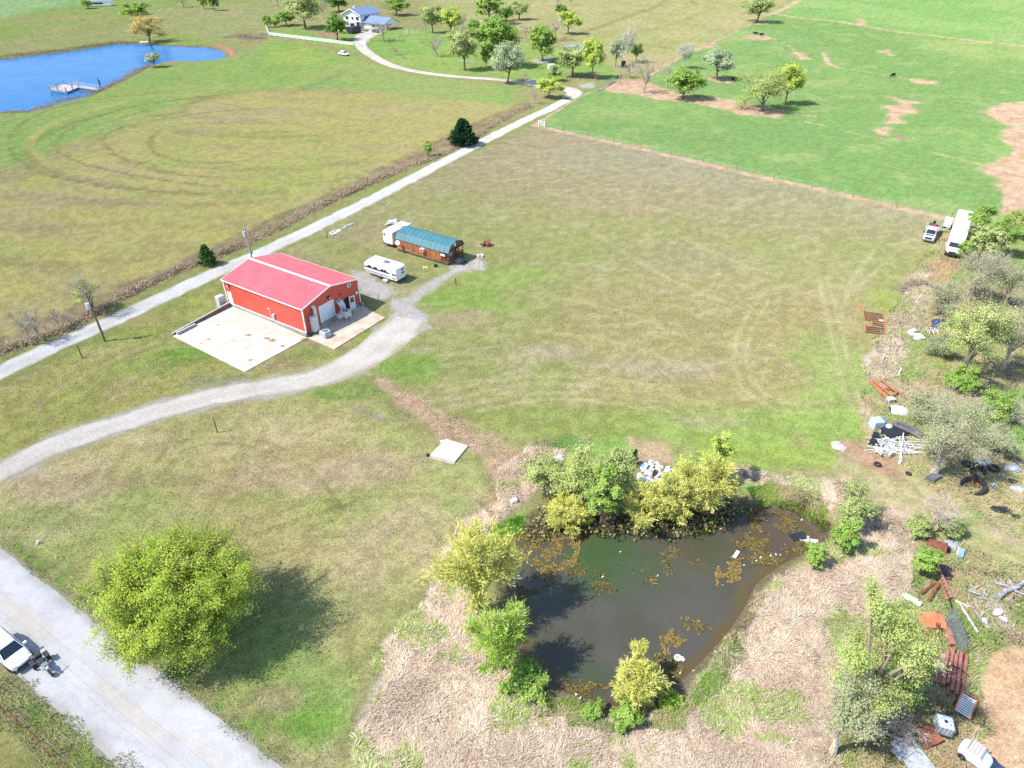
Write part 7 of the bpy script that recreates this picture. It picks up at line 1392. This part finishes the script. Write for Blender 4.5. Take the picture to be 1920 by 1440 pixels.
for k in range(44):
    chip('pipe_offcut', 'short white offcut in the heap beside the big grey tree', 'scrap', 1643+rs.random()*48, 820+rs.random()*34, (.4+.5*rs.random(), .12+.16*rs.random(), .08), LITW if k % 3 else LITG, .1+.3*rs.random(), rs.random()*3, .3*rs.random(), 'white offcuts in the heap' if k % 3 else 'grey offcuts in the heap', .3, k)
    if k % 3 == 0: bpy.context.scene.collection.objects[-1]['label'] = 'short grey offcut in the heap beside the big grey tree'
bars('lamp_standard', 'long thin white pipe lying from the heap towards the red soil', 'pipe', [(1694,812,1.0,1686,868,.1,.09), (1686,868,.1,1690,864,.1,.2)], PVC, part='piece')
lump('white_rubble', 'small white rubble heap at the left end of the red soil', 'rubble', 1572, 836, .8, .3, paint('rubble', alb(240, 232, 226), .9, var=.3, size=.25), 3)
def tyre(px, py, R, r, label, nrm=(0, 0, 1), group='old tyres in the dump', rim=False):
    p = G(px, py); o = thing('tyre', label, 'tyre', (*p, 0), 0, group); z = r if abs(nrm[2]) > .7 else R*.85
    MB().ring(0, 0, z, R, r, 22, 8, nrm).build('casing', RUBBER, o, smooth=True); MB().ring(0, 0, z, R-r*.9, r*.25, 18, 6, nrm).build('bead', BLACKP if not rim else STEEL, o)
tyre(1645, 872, .3, .12, 'small tyre lying on the red soil'); tyre(1703, 889, .22, .1, 'smallest tyre below the red soil'); tyre(1833, 886, .75, .2, 'large tyre leaning under the big grey tree', (.2, -.5, .8)); tyre(1823, 914, 1.05, .22, 'biggest tractor tyre lying right of the big grey tree', (-.45, -.1, .9)); tyre(1812, 872, .4, .14, 'tyre in the shade left of the large leaning tyre', rim=True); tyre(1862, 880, .5, .16, 'tyre half hidden right of the large leaning tyre')
crate('wooden_crate', 'flat dark crate at the foot of the big grey tree', 'crate', 1749, 898, (1.5, .8, .4), paint('dark_grey_wood', (0.12, 0.12, 0.14), .8, var=.3), .5, 2)
bars('pallet_rack', 'brown wooden rack beside the biggest tractor tyre', 'rack', [(1838,895,.1,1836,914,.1), (1826,905,.1,1824,900,.9)]+[(1824,898+k*4,.2,1838,899+k*4,.4) for k in range(4)], WOODO, .08)
bars('folding_chairs', 'white metal chair frame lying right of the brown rack', 'chair', [(1856,905,.1,1866,914,.1), (1860,903,.1,1870,912,.1), (1857,908,.4,1868,908,.5), (1860,912,.4,1864,905,.5), (1864,917,.1,1858,920,.1)], OFFW, .07)
for k, (px, py, r_, h_, mt, lb) in enumerate(((1898,878,.9,.5,LITG,'grey junk pile at the right edge beside the shaded weeds'), (1896,902,.6,.25,BLACKP,'flat black sheet at the right edge'), (1908,917,.7,.3,GALV,'pale metal scrap at the right edge'), (1882,956,.8,.25,BLACKP,'dark hose heap on the tan soil at the right edge'), (1868,955,.6,.2,DARK,'dark scrap left of the hose heap'), (1845,868,.9,.4,LITG,'grey tangle in the shade behind the large leaning tyre'), (1904,968,.5,.2,DARK,'small dark scrap below the hose heap'), (1782,1022,.8,.35,LITG,'mixed rubbish heap right of the rusty tank'), (1790,1015,.4,.3,LITW,'white rubbish on top of the mixed heap'), (1778,1013,.3,.25,BLACKP,'black rubbish bag left in the mixed heap'))): lump('junk_pile', lb, 'junk', px, py, r_, h_, mt, 20+k, sq=.7)
# rusty tank, girder, beams
p = G(1756, 1028); o = thing('rusty_tank', 'overturned rusty brown tank below the leaning bare tree', 'tank', (*p, 0), -.6); MB().hexa([(-1.0, -.5, 0), (.9, -.6, 0), (.9, .6, 0), (-1.0, .5, 0)], [(-.8, -.35, .55), (.7, -.45, .75), (.7, .45, .75), (-.8, .35, .55)]).build('shell', RUST, o, bevel=.06); MB().box(.93, 0, .35, .04, .8, .45).build('open_end', DARK, o); MB().bar((-.9, 0, .58), (.8, 0, .78), .08).build('seam', RUST, o)
p = G(1800, 1040); o = thing('cooler', 'pale blue cooler box lying on the dry grass', 'cooler', (*p, 0), .95); MB().box(0, 0, .2, 1.1, .5, .4).build('case', paint('cooler_blue', (0.22, 0.36, 0.5), .5), o, bevel=.05); MB().box(0, .28, .25, 1.1, .06, .34).build('lid', WHITE, o)
def truss(px0, py0, px1, py1, wd, h, label, mat, n=9):
    a, b = np.array(G(px0, py0)), np.array(G(px1, py1)); L = np.linalg.norm(b-a); o = thing('girder', label, 'girder', (*a, 0), atan2(*(b-a)[::-1]))
    for y, z in ((-wd/2, .08), (wd/2, .08), (0, h)): MB().bar((0, y, z), (L, y, z), .12).build('chord', mat, o)
    for k in range(n):
        x0, x1 = L*k/n, L*(k+.5)/n; x2 = L*(k+1)/n
        for y in (-wd/2, wd/2): MB().bar((x0, y, .08), (x1, 0, h), .06).build('brace', mat, o); MB().bar((x1, 0, h), (x2, y, .08), .06).build('brace', mat, o)
    MB().box(L/2, 0, .05, L, wd*.8, .04).build('plate', mat, o)
truss(1756, 1066, 1781, 1126, .55, .4, 'rusty triangular girder lying below the bright green bush', RUSTP)
bars('steel_pole', 'thin black pole lying along the rusty girder', 'pole', [(1764,1062,.3,1787,1148,.1,.07), (1780,1121,.15,1785,1121,.15,.25)], DARK, part='piece')
for s, lb in (((1728,1113,.12,1752,1094,.2,.22), 'rusty beam farthest left of the girder'), ((1741,1127,.12,1760,1094,.25,.28), 'thick rusty beam leaning against the girder'), ((1746,1090,.1,1748,1104,.1,.16), 'short rusty beam crossing the leftmost beam'), ((1758,1117,.08,1769,1122,.08,.12), 'thin rusty bar left of the girder foot')):
    o = bars('rusty_beam', lb, 'beam', [s], RUST, part='flange', group='rusty beams by the girder'); x0, y0, z0, x1, y1, z1, w_ = s; a, b = np.array(G(x0, y0, z0)), np.array(G(x1, y1, z1)); MB().bar((a[0]-o.location[0], a[1]-o.location[1], z0+.04), (b[0]-o.location[0], b[1]-o.location[1], z1+.04), w_*.4, w_*1.3).build('web', RUST, o)
chip('rusty_plate', 'dark rusty plate right of the rusty girder', 'plate', 1771, 1075, (1.5, .8, .08), paint('dark_rust', alb(130, 104, 106), .85, var=.3), .05, 1.3, .15, None, .15)
# logs and driftwood
LOG = paint('grey_log', alb(226, 222, 224), .9, var=.35, size=.25, c2=alb(160, 152, 154), bump=.4)
def log(px0, py0, px1, py1, r, label, z=.15, group='grey logs at the right edge'):
    a, b = np.array(G(px0, py0, z)), np.array(G(px1, py1, z)); o = thing('log', label, 'log', (*a, 0), 0, group); d = b-a; n = np.array((-d[1], d[0]))*.03
    MB().tube([(0, 0, r), (*(d*.35+n), r*1.1+.03), (*(d*.7-n), r+.05), (*d, r)], [r, r*.95, r*.85, r*.6], 8).build('stem', LOG, o); MB().tube([(*(d*.6), r), (*(d*.72+n*9), r*2.2)], [r*.4, r*.15], 6).build('branch_stub', LOG, o)
log(1871, 1120, 1920, 1090, .24, 'thick grey log crossing the others at the right edge', .25); log(1863, 1091, 1925, 1116, .14, 'thin grey log lying under the thick grey log'); log(1814, 1107, 1838, 1115, .12, 'short grey log at the left end of the driftwood'); log(1834, 1120, 1858, 1124, .1, 'short curved log below the driftwood'); log(1850, 1122, 1874, 1128, .08, 'thin brown stick beside the curved log', group=None)
for k in range(22): chip('wood_chunk', ('grey' if k % 2 else 'tan')+' chunk of broken wood between the logs and the mesh panel', 'wood', 1812+rs.random()*66, 1104+rs.random()*56, (.35+.7*rs.random(), .08+.14*rs.random(), .08), LOG if k % 2 else TANW, .03, rs.random()*3, .1, ('grey' if k % 2 else 'tan')+' broken wood near the logs', .4, k)
for px, py, lb in ((1846,1166,'white heart shaped scrap on the green patch'), (1873,1149,'white scrap with a dark hole above the green patch'), (1880,1163,'white scrap right of the heart shaped scrap'), (1867,1152,'small pale scrap between the white scraps')): chip('white_scrap', lb, 'scrap', px, py, (.5, .4, .12), LITW, .02, rs.random()*3, .1, None, .6)
bars('white_rail', 'long white plank lying below the broken wood', 'plank', [(1800,1134,.06,1834,1186,.06,.12), (1800,1134,.06,1802,1131,.06,.2)], OFFW, part='piece'); bars('white_rail', 'white plank pointing from the girder to the broken wood', 'plank', [(1790,1125,.06,1815,1138,.06,.12), (1813,1137,.06,1816,1139,.06,.2)], OFFW, part='piece')
for k, (px, py) in enumerate(((1705, 1122), (1712, 1129))): chip('white_sheet', ('upper white corrugated sheet left of the rusty beams', 'lower white corrugated sheet left of the rusty beams')[k], 'sheet', px, py, (1.2, .55, .05), OFFW, .08, -.8, .12, None, .12, k)
# orange plate in a rack of bars
chip('rusty_sheet', 'bright orange rusty sheet lying inside the rack of thin bars', 'sheet', 1743, 1166, (2.0, 1.5, .1), RUSTO, .1, -.15, .12, None, .15)
bars('bar_rack', 'rack of thin rusty bars round the bright orange sheet', 'rack', [(1716,1150+k*0,.1,1735+k*3,1196+k*2,.3,.05) for k in range(3)]+[(1730+k*5,1180,.3,1740+k*5,1208,.1,.06) for k in range(6)]+[(1757+k*2,1144,.1,1754+k*3,1190,.8,.05) for k in range(4)]+[(1718,1142,.2,1760,1160,.3,.06), (1722,1186,.3,1762,1192,.3,.06)], RUST, .05)
p = G(1779, 1200); o = thing('corrugated_roll', 'small red brown corrugated roll beside the mesh panels', 'pipe', (*p, 0), radians(75))
for k in range(9): MB().ring(-.7+k*.18, 0, .3, .27, .075, 14, 6, (1, 0, 0)).build('ring', RUSTP, o)
MB().tube([(-.75, 0, .3), (.78, 0, .3)], .25, 12).build('core', RUST, o)
p = G(1797, 1226); o = thing('mesh_panel', 'tall blue grey wire mesh panel leaning beside the rusty pipes', 'mesh panel', (*p, 0), radians(83)); MESHM = paint('mesh_grey', alb(176, 190, 208), .5, .3)
for k in range(15): MB().bar((-.1, -.05*0, .1+k*.13), (3.0, -.1, .15+k*.135), .018).build('wire', MESHM, o)
for k in range(18): MB().bar((-.1+k*.18, 0, .08), (-.1+k*.18, -.1, 2.05), .018).build('wire', MESHM, o)
for x in (-.1, 1.45, 3.0): MB().bar((x, 0, 0), (x, -.1, 2.1), .05).build('frame_bar', MESHM, o)
# stack of rusty pipes
pa, pb = np.array(G(1788, 1222)), np.array(G(1776, 1302)); d = pb-pa; L = np.linalg.norm(d); hd = atan2(d[1], d[0]); u = d/L; nn = np.array((-u[1], u[0])); RP = paint('pipe_rust', (0.30, 0.115, 0.09), .8, var=.35, size=.5)
for k in range(11):
    row = 0 if k < 7 else 1; off = (k-3)*.3 if row == 0 else (k-8.5)*.31; l = L*(.72+.28*rs.random()) if k != 3 else L*1.1; c0 = pa+u*(L*.5+(rs.random()-.5)*.6)+nn*off
    o = thing('rusty_pipe', ('rusty steel pipe, '+(ORD[k] if k < 6 else 'rightmost')+' in the bottom row of the stack') if k < 7 else 'rusty steel pipe lying on top of the stack, '+('leftmost', 'second from the left', 'third from the left', 'rightmost')[k-7], 'pipe', (*c0, .16+row*.27), hd+.03*(rs.random()-.5), 'rusty pipes in the stack'); MB().loft([[(x, r_*cos(2*pi*j/12), r_*sin(2*pi*j/12)) for j in range(12)] for x, r_ in ((-l/2+.3, .09), (-l/2, .1), (-l/2, .14), (l/2, .14), (l/2, .1), (l/2-.3, .09))]).build('pipe', RP, o)
c0 = pa+u*L*.45; o = thing('strap', 'dark strap across the stack of rusty pipes', 'strap', (*c0, 0), hd); MB().tube([(0, -1.15, .2), (.03, -.7, .52), (0, 0, .62), (-.03, .7, .5), (0, 1.2, .2)], .035, 5).build('band', DARK, o); MB().box(0, 0, .64, .12, .1, .06).build('buckle', BLACKP, o)
for k in range(16): chip('white_rubble', 'white broken piece between the budding tree and the rusty pipes', 'rubble', 1756+rs.random()*20, 1232+rs.random()*32, (.35+.4*rs.random(), .15+.2*rs.random(), .08), LITW if k % 3 else LITG, .05+.1*rs.random(), rs.random()*3, .2, 'white rubble by the rusty pipes', .4, k) if k % 3 else chip('grey_rubble', 'grey broken piece between the budding tree and the rusty pipes', 'rubble', 1756+rs.random()*20, 1232+rs.random()*32, (.35, .25, .08), LITG, .05, rs.random()*3, .2, 'grey rubble by the rusty pipes', .4, k)
# slatted cart
ca, cb = np.array(G(1800, 1345)), np.array(G(1812, 1315)); hd = atan2(*(cb-ca)[::-1]); o = thing('slatted_cart', 'small orange framed cart with a slatted deck below the rusty pipes', 'cart', (*((ca+cb)/2), 0), hd); l = np.linalg.norm(cb-ca)+.2
for k in range(9): MB().box(-l/2+l*(k+.5)/9, 0, .52, l/9*.55, .95, .05).build('slat', OFFW, o)
for s in (-1, 1): MB().bar((-l/2, s*.52, .5), (l/2+.25, s*.52, .5), .1).build('side_rail', RUSTO, o); MB().ring(0, s*.62, .26, .22, .06, 16, 6, (0, 1, 0)).build('wheel', RUBBER, o)
MB().tube([(l/2, .5, .5), (l/2+.5, -.1, .45), (.1, -1.3, .4), (-.6, -1.35, .35), (-l/2, -.6, .5)], .04, 6).build('tow_frame', paint('olive_metal', (.15, .16, .1), .6), o); MB().bar((l/2+.2, -.52, .5), (l/2+.2, .52, .5), .1).build('end_rail', RUSTO, o)
# tote
p = G(1764, 1368); o = thing('liquid_tote', 'grey white square liquid tote on a dark pallet at the lower right', 'tote', (*p, 0), R57+.25); IB = paint('tote_plastic', (0.50, 0.56, 0.62), .45, var=.25, size=.4)
MB().box(0, 0, .64, 1.05, 1.05, .95).build('tank', IB, o, bevel=.1); MB().box(0, 0, .09, 1.2, 1.2, .14).build('pallet', BLACKP, o); MB().cyl(0, 0, 1.11, 1.17, .12, n=12).build('cap', BLACKP, o)
cg = MB()
for z in (.25, .5, .75, 1.0):
    for s in (-1, 1): cg.bar((-.56, s*.56, z), (.56, s*.56, z), .025).bar((s*.56, -.56, z), (s*.56, .56, z), .025)
for k in range(-2, 3):
    for s in (-1, 1): cg.bar((k*.27, s*.56, .16), (k*.27, s*.56, 1.13), .025).bar((s*.56, k*.27, .16), (s*.56, k*.27, 1.13), .025)
cg.build('cage', STEEL, o)
chip('rusty_plate', 'dark red rusty plate lying beside the liquid tote', 'plate', 1739, 1382, (1.5, 1.3, .08), RUST, .12, .3, .12, None, .12)
bars('broken_ladder', 'long grey pole lying under the bare grey branches', 'pole', [(1594,1349,.4,1725,1400,.3,.14), (1594,1349,.4,1590,1346,.4,.2)], LOG, part='piece')
p = G(1712, 1420); o = thing('corrugated_sheet', 'grey corrugated metal sheet at the bottom edge below the rusty plate', 'sheet', (*p, .15), radians(-75))
for k in range(14): MB().hexa([(-1.3, -.9+k*.13, 0), (1.3, -.9+k*.13, 0), (1.3, -.835+k*.13, .05), (-1.3, -.835+k*.13, .05)], [(-1.3, -.9+k*.13, .02), (1.3, -.9+k*.13, .02), (1.3, -.835+k*.13, .07), (-1.3, -.835+k*.13, .07)]).hexa if False else MB().bar((-1.3, -.9+k*.13, .03), (1.3, -.9+k*.13, .05), .11, .06).build('corrugation', GALV, o)
chip('roofing_sheet', 'grey panel lying left of the corrugated sheet', 'panel', 1690, 1410, (1.2, .9, .05), LITG, .15, .5, .1, None, .1)
p = G(1828, 1424); o = thing('cab_shell', 'pale blue white vehicle cab shell at the bottom right edge', 'cab', (*p, 0), radians(-50)); PB = paint('pale_cab', (.5, .58, .64), .4, var=.15, size=.4)
body_loft(o, 'body', PB, [(-1.2, .1, .7, .6, .55), (-.8, .1, .85, .75, .7), (.3, .1, .85, .75, .7), (1.0, .12, .6, .6, .5)]); MB().hexa([(-.8, -.62, .8), (.35, -.62, .8), (.35, .62, .8), (-.8, .62, .8)], [(-.6, -.5, 1.2), (.1, -.5, 1.2), (.1, .5, 1.2), (-.6, .5, 1.2)]).build('cab', PB, o, bevel=.06)
for k in range(5): MB().box(-.75+k*.22, 0, 1.23, .07, 1.2, .05).build('roof_slat', paint('slat_pinkish', (.45, .33, .3), .7), o)
MB().box(1.15, 0, .35, .9, 1.1, .5).build('engine_bay', TARP, o, bevel=.05); [MB().ring(x, s*.72, .26, .2, .08, 14, 6, (0, 1, 0)).build('wheel', RUBBER, o) for x in (-.7, .8) for s in (-1, 1)]
log(1735, 905, 1765, 893, .05, 'thin grey stick under the big grey tree', .05, None)
# ---- cattle
COW = paint('cow_black', (0.012, 0.012, 0.013), .75, var=.3, size=.4)
def cow(px, py, hd, label, graze=0.0, lying=False):
    p = G(px, py); o = thing('cow', label, 'cow', (p[0], p[1], -.45 if lying else 0), hd, 'black cattle in the pasture'); h0 = .98
    S = [(-1.05, .18, h0+.12, .22), (-.95, .30, h0+.08, .34), (-.4, .36, h0-.02, .42), (.2, .36, h0-.04, .44), (.65, .29, h0+.04, .38), (.9, .17, h0+.12-.15*graze, .24), (1.2, .13, h0+.22-.7*graze, .18), (1.32, .14, h0+.28-.9*graze, .16), (1.55, .09, h0+.16-1.0*graze, .11), (1.68, .07, h0+.1-1.02*graze, .08)]
    b = MB().loft([[(x, w_*cos(2*pi*k/12), z+hh*sin(2*pi*k/12)) for k in range(12)] for x, w_, z, hh in S]).build('body', COW, o, smooth=True)
    for x, y, f in ((-.85, .2, -1), (-.85, -.2, -1), (.6, .18, 1), (.6, -.18, 1)): MB().tube([(x, y, .85), (x+(.06 if f < 0 else 0), y, .62), (x-(.1 if f < 0 else -.02), y, .42), (x-(.05 if f < 0 else 0), y, .05), (x, y, 0)], [.15, .11, .07, .055, .07], 7).build('leg', COW, o)
    MB().tube([(-1.05, 0, h0+.28), (-1.16, 0, .8), (-1.14, 0, .4)], [.04, .025, .04], 6).build('tail', COW, o)
    for s in (-1, 1): MB().tube([(1.28, s*.12, h0+.36-.9*graze), (1.24, s*.3, h0+.33-.9*graze)], [.05, .03], 6).build('ear', COW, o)
    return o
cow(1416, 66, radians(175), 'left one of two black cows standing together on bare soil', 0.1); cow(1427, 68, radians(200), 'right one of two black cows standing together on bare soil', 0.0)
cow(1673, 145, radians(205), 'black cow grazing alone in the green pasture', 0.85); cow(1374, 150, radians(100), 'black cow resting in the shade of the grey sparse tree', 0.1, True)
